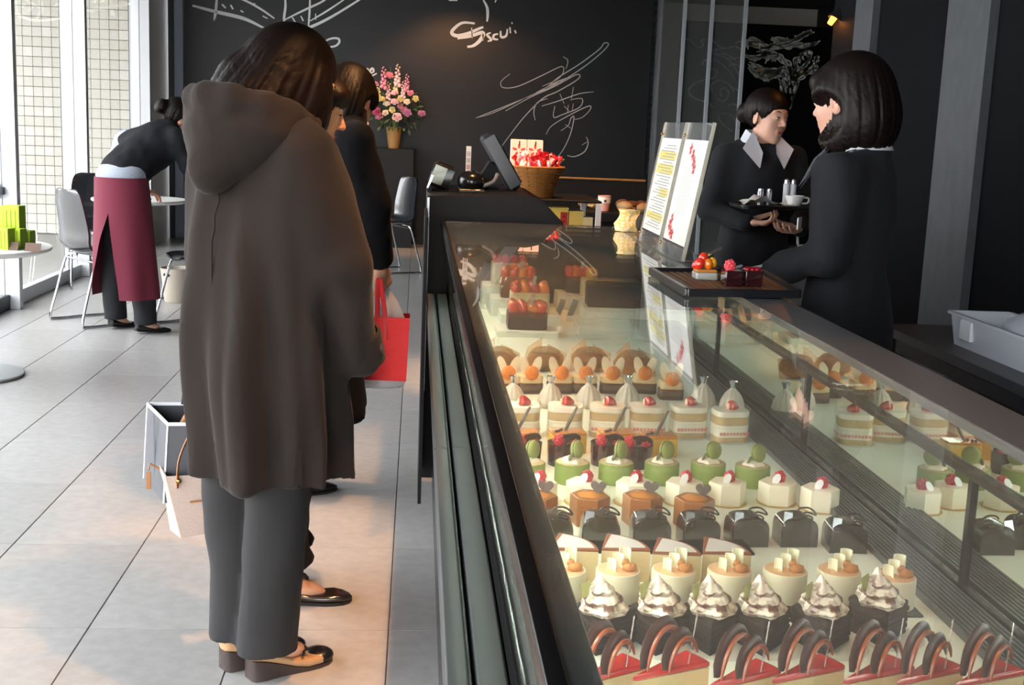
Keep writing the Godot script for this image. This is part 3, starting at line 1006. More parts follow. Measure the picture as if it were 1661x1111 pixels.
	# 3 pale cylinders with white chocolate sheets
	t = thing("cream_cylinder", "", "cake")
	s = Sh.new()
	s.lathe([Vector2(0, 0), Vector2(0.0305, 0), Vector2(0.0315, 0.001), Vector2(0.0315, 0.043), Vector2(0.0305, 0.045), Vector2(0, 0.045)], 32)
	part("mousse", s, mt("pale mousse", hx("e2d6ba"), 0.5, 0.0, {"sss": 0.1, "bump": [20.0, 0.02]}), t)
	s = Sh.new()
	s.lathe([Vector2(0, 0.0448), Vector2(0.029, 0.0448), Vector2(0.029, 0.0456), Vector2(0, 0.046)], 32)
	part("biscuit_top", s, mt("peach top", hx("e8b98a"), 0.7, 0.0, {"grain": [60.0, 0.15]}), t)
	for k in 3:
		var pts := []
		for i in 8:
			var a := lerpf(-0.6, 1.7, i / 7.0) + k * 0.3
			pts.append(Vector3(-0.015 + 0.0125 * k + 0.009 * cos(a), 0.044, 0.008 - 0.007 * k - 0.009 * sin(a)))
		part("white_chocolate", sheet(pts, 0.018 + 0.005 * k), mt("white chocolate", hx("efe9c8"), 0.35, 0.0, {"sss": 0.1}), t)
	s = Sh.new(0.3)
	s.ball(Vector3(0.014, 0.05, 0.009), Vector3(0.011, 0.007, 0.008), 14, 10)
	s.ball(Vector3(0.009, 0.055, 0.004), Vector3(0.006, 0.006, 0.005), 10, 7)
	s.warp(func(p: Vector3): return p + Vector3(0, 0.0018 * sin(p.x * 900.0) * cos(p.z * 700.0), 0))
	part("walnut", s, mt("walnut", hx("b9783c"), 0.6), t)
	row(t, "pale mousse cylinder with white chocolate curls", [912, 1000, 1090, 1180, 1270, 1357, 1445], 972, 982, 0.12)
	# 4 cheesecake slices
	t = thing("cheesecake_slice", "", "cake")
	w = sector(0.072, 0.04, -1.32)
	part("cheesecake", slab(w, 0, 0.047, 0.001), mt("cheesecake", hx("e3c998"), 0.7, 0.0, {"grain": [35.0, 0.15], "bump": [35.0, 0.04]}), t)
	s = slab(sector(0.0722, 0.04, -1.32, 14), 0.047, 0.0505, 0.0012)
	part("baked_top", s, mt("baked crust", hx("a2572b"), 0.6, 0.0, {"grain": [30.0, 0.35]}), t)
	s = slab(sector(0.062, -0.02, -1.25, 12), 0.0504, 0.0512, 0.0003)
	s.warp(func(p: Vector3): return p + Vector3(0.004, 0, -0.003))
	part("icing_sugar", s, mt("icing sugar", hx("e6dcd8"), 0.95, 0.0, {"grain": [120.0, 0.3, 2, 0.12]}), t)
	t.set_meta("group", "cheesecake slices in one row")
	var bx := [891, 976, 1058, 1140]
	for i in 4:
		var p := PY(bx[i], [889, 890, 896, 896][i], DECK + 0.05)
		p.y = DECK
		var l: String = "baked cheesecake slice dusted with icing sugar, %s of four" % ORD[i if i < 3 else 6]
		var o := t if i == 0 else dup(t, l, p)
		o.position = p; o.set_meta("label", l)
		o.rotation.y = -0.05 + 0.05 * (i % 2)
	# 5 dark glossy logs
	t = thing("chocolate_dome", "", "cake")
	var arch := []
	for i in 17:
		var a := PI * i / 16.0
		var cx := pow(absf(cos(a)), 0.6) * signf(cos(a))
		arch.append(Vector2(cx * 0.0305, -0.022 - pow(sin(a), 0.7) * 0.026))
	arch.append(Vector2(-0.0305, 0.0)); arch.append(Vector2(0.0305, 0.0))
	s = Sh.new()
	s.prism(arch, -0.025, 0.025, 0.0015, Transform3D(Basis(Vector3.RIGHT, PI / 2), Vector3.ZERO))
	part("glazed_cake", s, mt("dark glaze", hx("1d1310"), 0.13, 0.0, {"coat": 0.9, "spec": 0.6}), t)
	s = Sh.new()
	s.box(Vector3(-0.02, 0.043, 0.018), Vector3(0.014, 0.028, 0.0012), 0.0003, Basis(Vector3.BACK, -0.15) * Basis(Vector3.RIGHT, -0.3))
	part("silver_tag", s, silver, t)
	s = Sh.new()
	var cur := []
	for q in [[-0.004, 0.050], [0.0, 0.054], [0.01, 0.0555], [0.019, 0.053], [0.026, 0.047], [0.027, 0.043], [0.02, 0.0455], [0.011, 0.0475], [0.006, 0.045], [0.008, 0.0425], [0.015, 0.042], [0.021, 0.039], [0.022, 0.035], [0.018, 0.0345]]:
		cur.append(Vector3(q[0] + 0.001, q[1] + 0.008, 0.012))
	s.tube(smooth(cur, 3), 0.0016, 7)
	part("chocolate_swirl", s, choc, t)
	row(t, "dark glazed chocolate cake with a chocolate swirl", [896, 972, 1053, 1131, 1209, 1288, 1368], 880, 890, 0.06)
	# 6 caramel hexagons with hearts
	t = thing("caramel_cake", "", "cake")
	part("caramel_mousse", slab(ngon(6, 0.034, 0.2), 0.0, 0.05, 0.002), mt("caramel", hx("b46a2c"), 0.3, 0.0, {"coat": 0.4, "grain": [18.0, 0.25], "bump": [30.0, 0.03]}), t)
	s = Sh.new()
	s.lathe([Vector2(0, 0.049), Vector2(0.022, 0.05), Vector2(0.012, 0.054), Vector2(0, 0.055)], 20, Transform3D(), 0.06, 6)
	part("caramel_glaze", s, mt("caramel glaze", hx("c67a32"), 0.2, 0.0, {"coat": 0.6}), t)
	var heart := []
	for i in 28:
		var a := TAU * i / 28
		heart.append(Vector2(16 * pow(sin(a), 3), -(13 * cos(a) - 5 * cos(2 * a) - 2 * cos(3 * a) - cos(4 * a))) * 0.00082)
	s = Sh.new()
	s.prism(heart, -0.0012, 0.0012, 0.0004, Transform3D(Basis(Vector3.UP, -0.15) * Basis(Vector3.RIGHT, PI / 2 - 0.1), Vector3(0.013, 0.064, 0.002)))
	part("chocolate_heart", s, mt("heart chocolate", hx("5f4f4a"), 0.4), t)
	row(t, "caramel hexagonal cake with a chocolate heart", [870, 955, 1040, 1124], 848, 853, 0.1)
	# 7 white hexagons with raspberry
	t = thing("raspberry_cake", "", "cake")
	part("white_mousse", slab(ngon(6, 0.034, 0.1), 0.0, 0.04, 0.002), white, t)
	berry(t, "raspberry", Vector3(0.003, 0.048, 0.0), 0.0105, rasp)
	s = Sh.new()
	s.lathe([Vector2(0, -0.0006), Vector2(1, -0.0006), Vector2(1, 0.0006), Vector2(0, 0.0006)], 18, Transform3D(Basis(Vector3.UP, -0.3) * Basis(Vector3.BACK, -0.45) * Basis(Vector3.RIGHT, 1.2) * Basis.from_scale(Vector3(0.0065, 1, 0.0105)), Vector3(-0.005, 0.047, 0.011)))
	part("oval_tag", s, mt("white oval", hx("f4f4f2"), 0.3), t)
	s = Sh.new()
	s.lathe([Vector2(0, 0), Vector2(0.036, 0), Vector2(0.037, 0.0012), Vector2(0.036, 0.0016), Vector2(0, 0.0014)], 24)
	part("gold_board", s, mt("gold board", hx("c9a75a"), 0.3, 0.7), t)
	row(t, "white hexagonal mousse cake topped with a raspberry", [872, 948, 1028, 1108, 1178, 1259, 1328], 815, 825, 0.15)
	# 8 pistachio cylinders with green macaron
	t = thing("pistachio_cake", "", "cake")
	s = Sh.new()
	s.lathe([Vector2(0, 0), Vector2(0.032, 0), Vector2(0.033, 0.001), Vector2(0.033, 0.037), Vector2(0.0318, 0.0385), Vector2(0.0, 0.0385)], 32)
	part("pistachio_wall", s, mt("pistachio", hx("8fa14e"), 0.5, 0.0, {"sss": 0.08, "grain": [25.0, 0.12]}), t)
	s = Sh.new()
	s.lathe([Vector2(0, 0.038), Vector2(0.03, 0.038), Vector2(0.03, 0.0395), Vector2(0, 0.04)], 28)
	part("beige_top", s, mt("beige top", hx("d8c397"), 0.7, 0.0, {"grain": [60.0, 0.2]}), t)
	s = Sh.new()
	s.lathe([Vector2(0, 0.039), Vector2(0.02, 0.0395), Vector2(0.018, 0.044), Vector2(0.008, 0.049), Vector2(0, 0.055)], 20, Transform3D(), 0.14, 5)
	part("cream_rosette", s, cream, t)
	macaron(t, Vector3(0.008, 0.062, 0.0), 0.0175, Vector3(0.74, 0.14, 0.66), mt("green macaron", hx("858f4a"), 0.6, 0.0, {"bump": [60.0, 0.03]}), mt("green filling", hx("b8b77c"), 0.6))
	s = Sh.new()
	s.ball(Vector3(-0.009, 0.051, 0.011), Vector3(0.0025, 0.008, 0.006), 8, 6, Basis(Vector3.BACK, -0.4))
	part("pistachio_nut", s, mt("pistachio nut", hx("57582a"), 0.5), t)
	row(t, "green pistachio cake topped with a macaron", [855, 927, 998, 1072, 1147, 1219], 781, 786, 0.25)
	# 9 dark berry cups and yellow cakes with a chocolate stick
	t = thing("berry_cup", "", "cake")
	s = Sh.new()
	s.lathe([Vector2(0, 0), Vector2(0.032, 0), Vector2(0.034, 0.044), Vector2(0.031, 0.044), Vector2(0.03, 0.04), Vector2(0, 0.04)], 28)
	part("dark_jelly", s, mt("dark jelly", hx("35100f"), 0.1, 0.0, {"coat": 0.8}), t)
	berry(t, "raspberry", Vector3(-0.012, 0.05, 0.008), 0.0115, rasp)
	berry(t, "raspberry", Vector3(0.018, 0.048, -0.006), 0.011, rasp)
	s = Sh.new()
	s.prism(sector(0.03, 0.2, 2.2), -0.001, 0.001, 0.0, Transform3D(Basis(Vector3.UP, 0.3) * Basis(Vector3.RIGHT, -PI / 2 + 0.7), Vector3(0.004, 0.043, 0.0)))
	part("chocolate_fan", s, choc, t)
	row(t, "dark berry jelly cake topped with raspberries", [850, 914, 984, 1030], 752, 755, 0.2)
	t = thing("mango_cake", "", "cake")
	part("yellow_mousse", slab(rrect(0.074, 0.05, 0.006), 0.0, 0.038, 0.001), mt("yellow mousse", hx("d8a636"), 0.4, 0.0, {"sss": 0.1}), t)
	part("orange_glaze", slab(rrect(0.073, 0.049, 0.006), 0.0378, 0.043, 0.0015), mt("orange glaze", hx("e08a1e"), 0.15, 0.0, {"coat": 0.7, "grain": [20.0, 0.2]}), t)
	s = Sh.new()
	s.tube([Vector3(-0.006, 0.042, 0.004), Vector3(0.004, 0.062, -0.002), Vector3(0.02, 0.09, -0.01)], [0.004, 0.0048, 0.003], 9, true, 0.6)
	part("chocolate_stick", s, mt("bark chocolate", hx("59402a"), 0.6, 0.0, {"grain": [80.0, 0.4]}), t)
	for q in [[-0.02, 0.01], [-0.026, 0.014], [-0.013, 0.002]]:
		s = Sh.new()
		s.ball(Vector3(q[0], 0.045, q[1]), Vector3.ONE * 0.0034, 8, 6)
		part("chocolate_pearl", s, choc, t)
	row(t, "yellow mousse cake with a chocolate stick", [842, 919, 998, 1066], 731, 737, 0.1)
	# 10 strawberry shortcakes in clear film
	t = thing("strawberry_shortcake", "", "cake")
	var rr := rrect(0.074, 0.062, 0.02, 5)
	var sp := mt("sponge", hx("dfb56c"), 0.85, 0.0, {"grain": [45.0, 0.2], "bump": [60.0, 0.06]})
	for q in [[0.0, 0.012, 0], [0.012, 0.032, 1], [0.032, 0.038, 1], [0.038, 0.056, 0], [0.056, 0.068, 1]]:
		part("cream_layer" if q[2] else "sponge_layer", slab(rrect(0.074 + 0.001 * q[2], 0.062 + 0.001 * q[2], 0.02, 5), q[0], q[1], 0.001), cream if q[2] else sp, t)
	s = Sh.new()
	for i in 9: s.box(Vector3(-0.03 + 0.0075 * i, 0.02, 0.031), Vector3(0.006, 0.007, 0.0016), 0.0006)
	for i in 6: s.box(Vector3(0.0375, 0.02, -0.02 + 0.008 * i), Vector3(0.0016, 0.005, 0.006), 0.0006)
	part("berry_slices", s, mt("cut berry", hx("d9796a"), 0.4), t)
	strawberry(t, Vector3(0.002, 0.075, 0.004), 0.0145, 0.35)
	s = Sh.new()
	s.prism(rrect(0.08, 0.068, 0.02, 5), 0.001, 0.072, 0.0)
	var tube := Sh.new()
	var rg := []
	for y in [0.001, 0.074]:
		var r := PackedVector3Array()
		var rev := rrect(0.079, 0.067, 0.02, 5)
		rev.reverse()
		for q in rev: r.append(Vector3(q.x, y, q.y))
		rg.append(r)
	tube.rows(rg)
	part("clear_collar", tube, film, t)
	s = Sh.new()
	s.lathe([Vector2(0, 0), Vector2(0.047, 0), Vector2(0.049, 0.0006), Vector2(0, 0.001)], 24, Transform3D(), 0.03, 12)
	part("paper_doily", s, mt("paper", hx("e6e8dc"), 0.8), t)
	row(t, "strawberry shortcake slice in clear film", [845, 915, 983, 1047, 1114, 1181], 706, 713, 0.15)
	# 11 wrapped pouches, then orange macaron cakes
	t = thing("wrapped_pouch", "", "cake")
	s = Sh.new(0.3)
	s.lathe([Vector2(0, 0), Vector2(0.026, 0.001), Vector2(0.03, 0.012), Vector2(0.026, 0.03), Vector2(0.017, 0.046), Vector2(0.007, 0.056), Vector2(0.005, 0.06)], 48, Transform3D(), 0.06, 12)
	part("pleated_wrap", s, mt("pleated wrap", hx("cdbfae"), 0.35, 0.0, {"back": Color(0.4, 0.38, 0.34)}), t)
	s = Sh.new(0.3)
	s.lathe([Vector2(0.006, 0.057), Vector2(0.005, 0.061), Vector2(0.008, 0.07), Vector2(0.01, 0.075)], 20, Transform3D(), 0.2, 5)
	part("foil_twist", s, silver, t)
	row(t, "cake in a pleated pouch with silver twist", [831, 892, 954, 1017, 1139, 1186], 660, 668, 0.3)
	t = thing("orange_macaron_cake", "", "cake")
	part("chocolate_base", slab(rrect(0.062, 0.05, 0.012), 0.0, 0.026, 0.002), mt("brown base", hx("5a3a26"), 0.45, 0.0, {"grain": [22.0, 0.3]}), t)
	part("cream_band", slab(rrect(0.06, 0.048, 0.012), 0.026, 0.046, 0.003), mt("caramel cream", hx("e3c493"), 0.5, 0.0, {"sss": 0.1}), t)
	macaron(t, Vector3(0.0, 0.053, 0.021), 0.018, Vector3(0.35, 0.1, 1.0), mt("orange macaron", hx("df7c1b"), 0.6, 0.0, {"bump": [60.0, 0.03]}), mt("orange filling", hx("c99a5a"), 0.6))
	for q in [-1.0, 1.0]:
		s = Sh.new()
		var pts := PackedVector3Array()
		s.ball(Vector3(0.016 * q, 0.066, -0.004), Vector3(0.0115, 0.025, 0.0012), 12, 8, Basis(Vector3.BACK, -0.3 * q))
		part("wafer_petal", s, mt("wafer", hx("ecdcb8"), 0.5, 0.0, {"back": Color(0.3, 0.28, 0.2)}), t)
	row(t, "brown and cream cake with an orange macaron", [823, 859, 907, 947, 992, 1044, 1087], 636, 646, 0.12)
	# 12 choux in orange film
	t = thing("choux_bun", "", "cake")
	s = Sh.new(0.5)
	s.ball(Vector3(0, 0.03, 0), Vector3(0.05, 0.032, 0.046), 28, 16)
	var nz := FastNoiseLite.new()
	nz.seed = 4; nz.frequency = 45.0
	s.warp(func(p: Vector3): var d := (p - Vector3(0, 0.03, 0)).normalized(); return (p + d * nz.get_noise_3d(p.x, p.y, p.z) * 0.008).max(Vector3(-1, 0, -1)))
	part("choux_shell", s, mt("choux", hx("b3763f"), 0.7, 0.0, {"grain": [30.0, 0.4], "bump": [40.0, 0.12]}), t)
	s = Sh.new(0.4)
	s.ball(Vector3(0, 0.05, 0), Vector3(0.04, 0.015, 0.036), 20, 8)
	part("sugar_crust", s, mt("sugar crust", hx("c99a66"), 0.8, 0.0, {"grain": [70.0, 0.45, 3, 0.1], "bump": [70.0, 0.15, 0.1]}), t)
	s = Sh.new()
	s.quad(Vector3(-0.058, 0.002, 0.045), Vector3(-0.05, 0.062, 0.012), Vector3(-0.012, 0.09, -0.004), Vector3(-0.006, 0.012, 0.05))
	s.quad(Vector3(0.055, 0.002, 0.04), Vector3(0.012, 0.01, 0.052), Vector3(0.006, 0.076, 0.02), Vector3(0.058, 0.05, 0.006))
	part("orange_film", s, mt("orange film", hx("e39a35"), 0.05, 0.0, {"glass": 0.45}), t)
	row(t, "golden choux bun in folded orange film", [808, 884, 955, 1025], 600, 606, 0.2)
	# black trays and clear sheets under some rows
	for q in [[848.0, 1225.0, 893.0, 0.06, "black tray under the dark chocolate cakes"], [872.0, 1500.0, 990.0, 0.07, "black tray under the pale cylinders"]]:
		var a := PY(q[0], q[2], DECK)
		var b := PY(q[1], q[2] + (q[1] - q[0]) * 0.02, DECK)
		solo("cake_tray", slab(rrect(b.x - a.x, q[3], 0.004), 0.0, 0.0035, 0.001), mt("tray black", hx("17181a"), 0.2), q[4], "tray", Vector3((a.x + b.x) / 2, DECK - 0.0008, a.z - 0.02))
	far_cakes(choc, cream, rasp)

func far_cakes(choc, cream, rasp):
	var stand := mt("white stand", hx("e6e9dd"), 0.4)
	var red := mt("glazed berry", hx("c23013"), 0.1, 0.0, {"coat": 0.8})
	var org := mt("glazed peach", hx("d8701c"), 0.12, 0.0, {"coat": 0.7})
	var tagm := mt("price tag", hx("7d8078"), 0.4)
	var list := [
		["strawberry_cake", "square dark chocolate cake with glazed strawberries in front of the whole cakes", 855.0, -3.86, 0.02, 0.125, 0.1, 0.055, hx("2a120d"), 0],
		["fruit_cake", "cream sided whole cake with orange and red fruit, behind the dark strawberry cake", 858.0, -4.1, 0.035, 0.13, 0.1, 0.07, hx("d7c79a"), 1],
		["berry_cake", "brown whole cake heaped with strawberries in the middle of the far cakes", 838.0, -4.28, 0.06, 0.12, 0.09, 0.075, hx("6b3f22"), 0],
		["cream_cake", "pale cream whole cake with raspberries on top at the far end", 824.0, -4.44, 0.085, 0.13, 0.09, 0.08, hx("d8cfae"), 2],
		["bowl_cake", "dark bowl cake with orange and red fruit beside the loaf", 935.0, -4.46, 0.06, 0.09, 0.08, 0.06, hx("241512"), 1],
		["custard_cake", "small cream cake with a yellow fruit ball left of the loaf", 956.0, -4.36, 0.06, 0.07, 0.07, 0.065, hx("d9c795"), 3]]
	var rng := RandomNumberGenerator.new()
	rng.seed = 5
	for q in list:
		var p := P(q[2], 500, -q[3])
		p.y = DECK
		var st := solo("cake_stand", slab(rrect(q[5] + 0.07, q[6] + 0.04, 0.01), 0.0, q[4], 0.002), stand, "white stand under the " + q[1].split(" with")[0].split(" heaped")[0], "cake stand", p)
		var t := thing(q[0], q[1], "cake", p + Vector3(0, q[4], 0))
		part("cake_body", slab(rrect(q[5], q[6], 0.012), 0.0, q[7], 0.003), mt("body " + q[0], q[8], 0.35, 0.0, {"grain": [15.0, 0.15]}), t)
		for i in 12:
			var c := Vector3((i % 4 - 1.5) * q[5] * 0.24, q[7] + 0.008, (i / 4 - 1) * q[6] * 0.3)
			if q[9] == 2: berry(t, "raspberry", c, 0.014, rasp)
			elif q[9] == 3:
				if i == 5:
					var s := Sh.new()
					s.ball(c + Vector3(0.01, 0.012, 0.02), Vector3.ONE * 0.022, 14, 10)
					part("yellow_fruit", s, mt("yellow fruit", hx("d9a21c"), 0.2, 0.0, {"coat": 0.5}), t)
			else:
				var s := Sh.new()
				s.ball(c + Vector3(0, 0.006, 0), Vector3(0.016, 0.022, 0.015), 12, 8, Basis(Vector3.BACK, rng.randf_range(-0.8, 0.8)))
				part("glazed_fruit", s, org if i % (3 if q[9] == 0 else 2) == 1 else red, t)
		if q[9] == 0 or q[9] == 1:
			var s := Sh.new()
			s.box(Vector3(0.01, q[7] + 0.04, q[6] * 0.4), Vector3(0.012, 0.035, 0.001), 0.0, Basis(Vector3.BACK, -0.2))
			part("silver_tag", s, mt("silver foil", hx("d7dadd"), 0.22, 0.9), t)
	# loaf on its white stand
	var p := P(996, 500, 4.22)
	p.y = DECK
	solo("cake_stand", slab(rrect(0.23, 0.12, 0.012), 0.0, 0.045, 0.003), stand, "long white stand under the dark loaf cake", "cake stand", p)
	var t := thing("loaf_cake", "long dark chocolate loaf cake with marbled cream top", "cake", p + Vector3(0, 0.045, 0))
	part("loaf", slab(rrect(0.2, 0.085, 0.01), 0.0, 0.085, 0.006), mt("dark loaf", hx("2b1c14"), 0.5, 0.0, {"grain": [20.0, 0.4]}), t)
	part("cream_swirl", slab(rrect(0.16, 0.06, 0.02), 0.084, 0.097, 0.005), mt("marble cream", hx("b89c70"), 0.5, 0.0, {"grain": [12.0, 0.6, 3, 0.03]}), t)
	# clear box lid on the deck, and grey tags
	p = PY(1000, 552, DECK)
	t = thing("clear_tray", "empty clear plastic tray in front of the loaf stand", "tray", p)
	var s := Sh.new()
	s.box(Vector3(0, 0.004, -0.06), Vector3(0.24, 0.004, 0.14), 0.001)
	for q in [-1.0, 1.0]:
		s.box(Vector3(0.12 * q, 0.025, -0.06), Vector3(0.003, 0.045, 0.14))
		s.box(Vector3(0, 0.025, -0.06 + 0.07 * q), Vector3(0.24, 0.045, 0.003))
	part("tray_body", s, mt("clear plastic", hx("eef4ea"), 0.08, 0.0, {"glass": 0.22}), t)
	for q in [[910.0, 470.0, "left"], [930.0, 485.0, "right"]]:
		var c := P(q[0], q[1], 4.15)
		t = thing("price_tag", "tilted grey price tag on its foot beside the whole cakes, %s one" % q[2], "price tag", Vector3(c.x, DECK, c.z))
		s = Sh.new()
		s.box(Vector3(0, 0.045, 0), Vector3(0.02, 0.06, 0.003), 0.0005, Basis(Vector3.BACK, -0.35))
		part("plate", s, tagm, t)
		s = Sh.new()
		s.box(Vector3(-0.008, 0.009, 0), Vector3(0.02, 0.018, 0.02), 0.001)
		part("foot", s, stand, t)
# ---------------------------------------------------------------- people (own frame: z forward, x to their left, origin on the floor)
var head_net: Array
var hand_soft: Array
var hand_grip: Array
func make_head() -> Array:
	var g := Fl.new(Vector3(-0.1, -0.2, -0.13), Vector3(0.1, 0.13, 0.125), 0.0046)
	g.ell(Vector3(0, 0.025, -0.012), Vector3(0.073, 0.086, 0.092), 0.02)
	g.ell(Vector3(0, -0.028, 0.028), Vector3(0.060, 0.077, 0.060), 0.03)
	g.ell(Vector3(0, -0.078, 0.034), Vector3(0.045, 0.032, 0.044), 0.03)
	g.ell(Vector3(0, -0.1, 0.066), Vector3(0.017, 0.013, 0.013), 0.025)
	for s in [-1.0, 1.0]:
		g.ell(Vector3(0.034 * s, -0.032, 0.056), Vector3(0.026, 0.026, 0.022), 0.02)
		g.dig(Vector3(0.031 * s, 0.001, 0.098), Vector3(0.018, 0.010, 0.014), 0.012)
	g.ell(Vector3(0, 0.022, 0.07), Vector3(0.05, 0.014, 0.016), 0.02)
	g.cap(Vector3(0, 0.006, 0.085), Vector3(0, -0.026, 0.103), 0.006, 0.010, 0.012)
	for s in [-1.0, 1.0]:
		g.ell(Vector3(0.011 * s, -0.03, 0.093), Vector3(0.0075, 0.0065, 0.008), 0.006)
		g.ell(Vector3(0.031 * s, -0.001, 0.077), Vector3(0.0145, 0.0105, 0.012), 0.006)
		g.ell(Vector3(0.077 * s, -0.012, -0.006), Vector3(0.009, 0.031, 0.019), 0.006, Basis(Vector3.UP, 0.35 * s))
		g.dig(Vector3(0.087 * s, -0.008, -0.002), Vector3(0.006, 0.019, 0.010), 0.004, Basis(Vector3.UP, 0.35 * s))
	g.cap(Vector3(-0.016, -0.056, 0.083), Vector3(0.016, -0.056, 0.083), 0.006, 0.006, 0.008)
	g.cap(Vector3(-0.012, -0.066, 0.081), Vector3(0.012, -0.066, 0.081), 0.006, 0.006, 0.008)
	g.cap(Vector3(0, -0.07, -0.018), Vector3(0, -0.21, -0.035), 0.043, 0.047, 0.016)
	return g.net()
func make_hand(curl: float, spread := 0.05) -> Array:
	# right hand hanging from the wrist, fingers down, palm to +z, thumb to +x
	var g := Fl.new(Vector3(-0.07, -0.21, -0.035), Vector3(0.085, 0.03, 0.11), 0.0034)
	g.cap(Vector3(0, 0.02, 0), Vector3(0, -0.03, 0), 0.024, 0.026, 0.01, Vector3(1, 1, 1.4))
	g.cap(Vector3(-0.02, -0.045, 0), Vector3(0.02, -0.045, 0), 0.022, 0.024, 0.01, Vector3(1, 1, 1.7))
	g.cap(Vector3(-0.025, -0.08, 0), Vector3(0.025, -0.083, 0), 0.017, 0.018, 0.014, Vector3(1, 1, 1.5))
	for i in 4:
		var x: float = -0.029 + 0.0195 * i
		var l: float = [0.78, 0.94, 1.0, 0.93][i]
		var p := Vector3(x, -0.082 - 0.004 * (1.5 - absf(i - 1.8)), 0)
		var a := curl * 0.6
		var r: float = 0.0088 - 0.0007 * (3 - i) * 0.6
		for seg in 3:
			var len_: float = [0.042, 0.026, 0.021][seg] * l
			var d := Vector3(spread * (i - 1.5), -cos(a), sin(a)).normalized()
			var q := p + d * len_
			g.cap(p, q, r, r * 0.9, 0.004 if seg else 0.009)
			p = q; r *= 0.9
			a += curl
	var t0 := Vector3(0.02, -0.022, 0.008)
	var t1 := Vector3(0.045, -0.052, 0.022)
	var t2 := Vector3(0.052, -0.082, 0.034)
	var t3 := Vector3(0.047, -0.106, 0.044)
	g.cap(t0, t1, 0.015, 0.012, 0.012)
	g.cap(t1, t2, 0.0115, 0.0098, 0.004)
	g.cap(t2, t3, 0.0098, 0.0085, 0.004)
	return g.net()

func bmat(skin: String) -> Material:
	return mt("skin " + skin, hx(skin), 0.5, 0.0, {"sss": 0.15, "spec": 0.4})
func bodynet(J: Dictionary, c := 0.017) -> Array:
	var lo := Vector3(9, 9, 9)
	var hi := Vector3(-9, -9, -9)
	for k in J:
		lo = lo.min(J[k]); hi = hi.max(J[k])
	var g := Fl.new(lo - Vector3.ONE * 0.17, hi + Vector3.ONE * 0.17, c)
	var q := Vector3(1, 1, 1.35)
	g.cap(J.pel, J.pel.lerp(J.che, 0.5), 0.105, 0.09, 0.05, q)
	g.cap(J.pel.lerp(J.che, 0.5), J.che, 0.09, 0.105, 0.05, q)
	g.cap(J.che, J.nck + Vector3(0, -0.05, 0), 0.09, 0.05, 0.03, q)
	g.cap(J.nck + Vector3(0, -0.06, 0), J.nck, 0.046, 0.044, 0.02)
	for s in ["L", "R"]:
		g.cap(J.nck + Vector3(0, -0.05, 0), J["sh" + s] + Vector3(0, -0.015, 0), 0.035, 0.035, 0.02)
		g.cap(J["sh" + s], J["el" + s], 0.04, 0.033, 0.03)
		g.cap(J["el" + s], J["wr" + s], 0.033, 0.024, 0.02)
		g.cap(J["hp" + s], J["kn" + s], 0.07, 0.048, 0.04)
		g.cap(J["kn" + s], J["an" + s], 0.046, 0.03, 0.02)
		g.cap(J["an" + s], J["an" + s] + Vector3(0, 0.025 - J["an" + s].y, 0.09), 0.028, 0.015, 0.01)
	return g.net()
func aim(down: Vector3, palm: Vector3) -> Basis:
	# basis whose -y points along the fingers and +z towards the palm side
	var y := -down.normalized()
	var z := (palm - y * palm.dot(y)).normalized()
	return Basis(y.cross(z), y, z)
func hb(yaw: float, pitch: float, roll := 0.0) -> Basis:
	return Basis(Vector3.UP, yaw) * Basis(Vector3.RIGHT, pitch) * Basis(Vector3.BACK, roll)

func person(label: String, at: Vector3, turn: float, J: Dictionary, head: Transform3D, skin: String, hands: Array) -> Node3D:
	var t := thing("person", label, "person", at, turn)
	head.basis = head.basis.scaled_local(Vector3(0.93, 1.02, 1.0))
	var nets := [[bodynet(J), Transform3D()], [head_net, head]]
	for h in hands:
		var b: Basis = h[2]
		if h[0]: b = b * Basis.from_scale(Vector3(-1, 1, 1))
		nets.append([hand_grip if h[3] else hand_soft, Transform3D(b, h[1])])
	var body := part("body", joined(nets, bmat(skin)), bmat(skin), t)
	# eyes, brows and lips sit on the face
	var s := Sh.new()
	var e := Sh.new()
	var lip := Sh.new()
	var w := Sh.new()
	for q in [-1.0, 1.0]:
		w.ball(Vector3(0.031 * q, -0.0015, 0.0815), Vector3(0.0115, 0.0042, 0.009), 12, 8)
		e.ball(Vector3(0.031 * q, -0.0012, 0.0850), Vector3(0.0052, 0.0046, 0.0064), 10, 8)
		s.tube([Vector3(0.019 * q, 0.001, 0.0895), Vector3(0.031 * q, 0.0048, 0.0915), Vector3(0.044 * q, 0.001, 0.0845)], [0.0008, 0.0016, 0.0008], 6)
		s.tube([Vector3(0.016 * q, 0.0235, 0.0885), Vector3(0.032 * q, 0.0275, 0.0855), Vector3(0.049 * q, 0.0215, 0.074)], [0.0018, 0.0026, 0.001], 6)
	lip.tube([Vector3(-0.021, -0.0585, 0.083), Vector3(-0.008, -0.0555, 0.0905), Vector3(0, -0.057, 0.091), Vector3(0.008, -0.0555, 0.0905), Vector3(0.021, -0.0585, 0.083)], [0.001, 0.0042, 0.0036, 0.0042, 0.001], 8)
	lip.tube([Vector3(-0.019, -0.0605, 0.083), Vector3(-0.009, -0.0645, 0.0875), Vector3(0, -0.0655, 0.0885), Vector3(0.009, -0.0645, 0.0875), Vector3(0.019, -0.0605, 0.083)], [0.001, 0.0044, 0.005, 0.0044, 0.001], 8)
	for q in [["eye", w, mt("eye white", hx("e6e0d8"), 0.25)], ["iris", e, mt("iris", hx("1c1310"), 0.15)], ["brow_and_lash", s, mt("brow", hx("241814"), 0.8)], ["lips", lip, mt("lips", hx("b3564f"), 0.4)]]:
		var o := part(q[0], q[1], q[2], body)
		o.transform = head
	return t

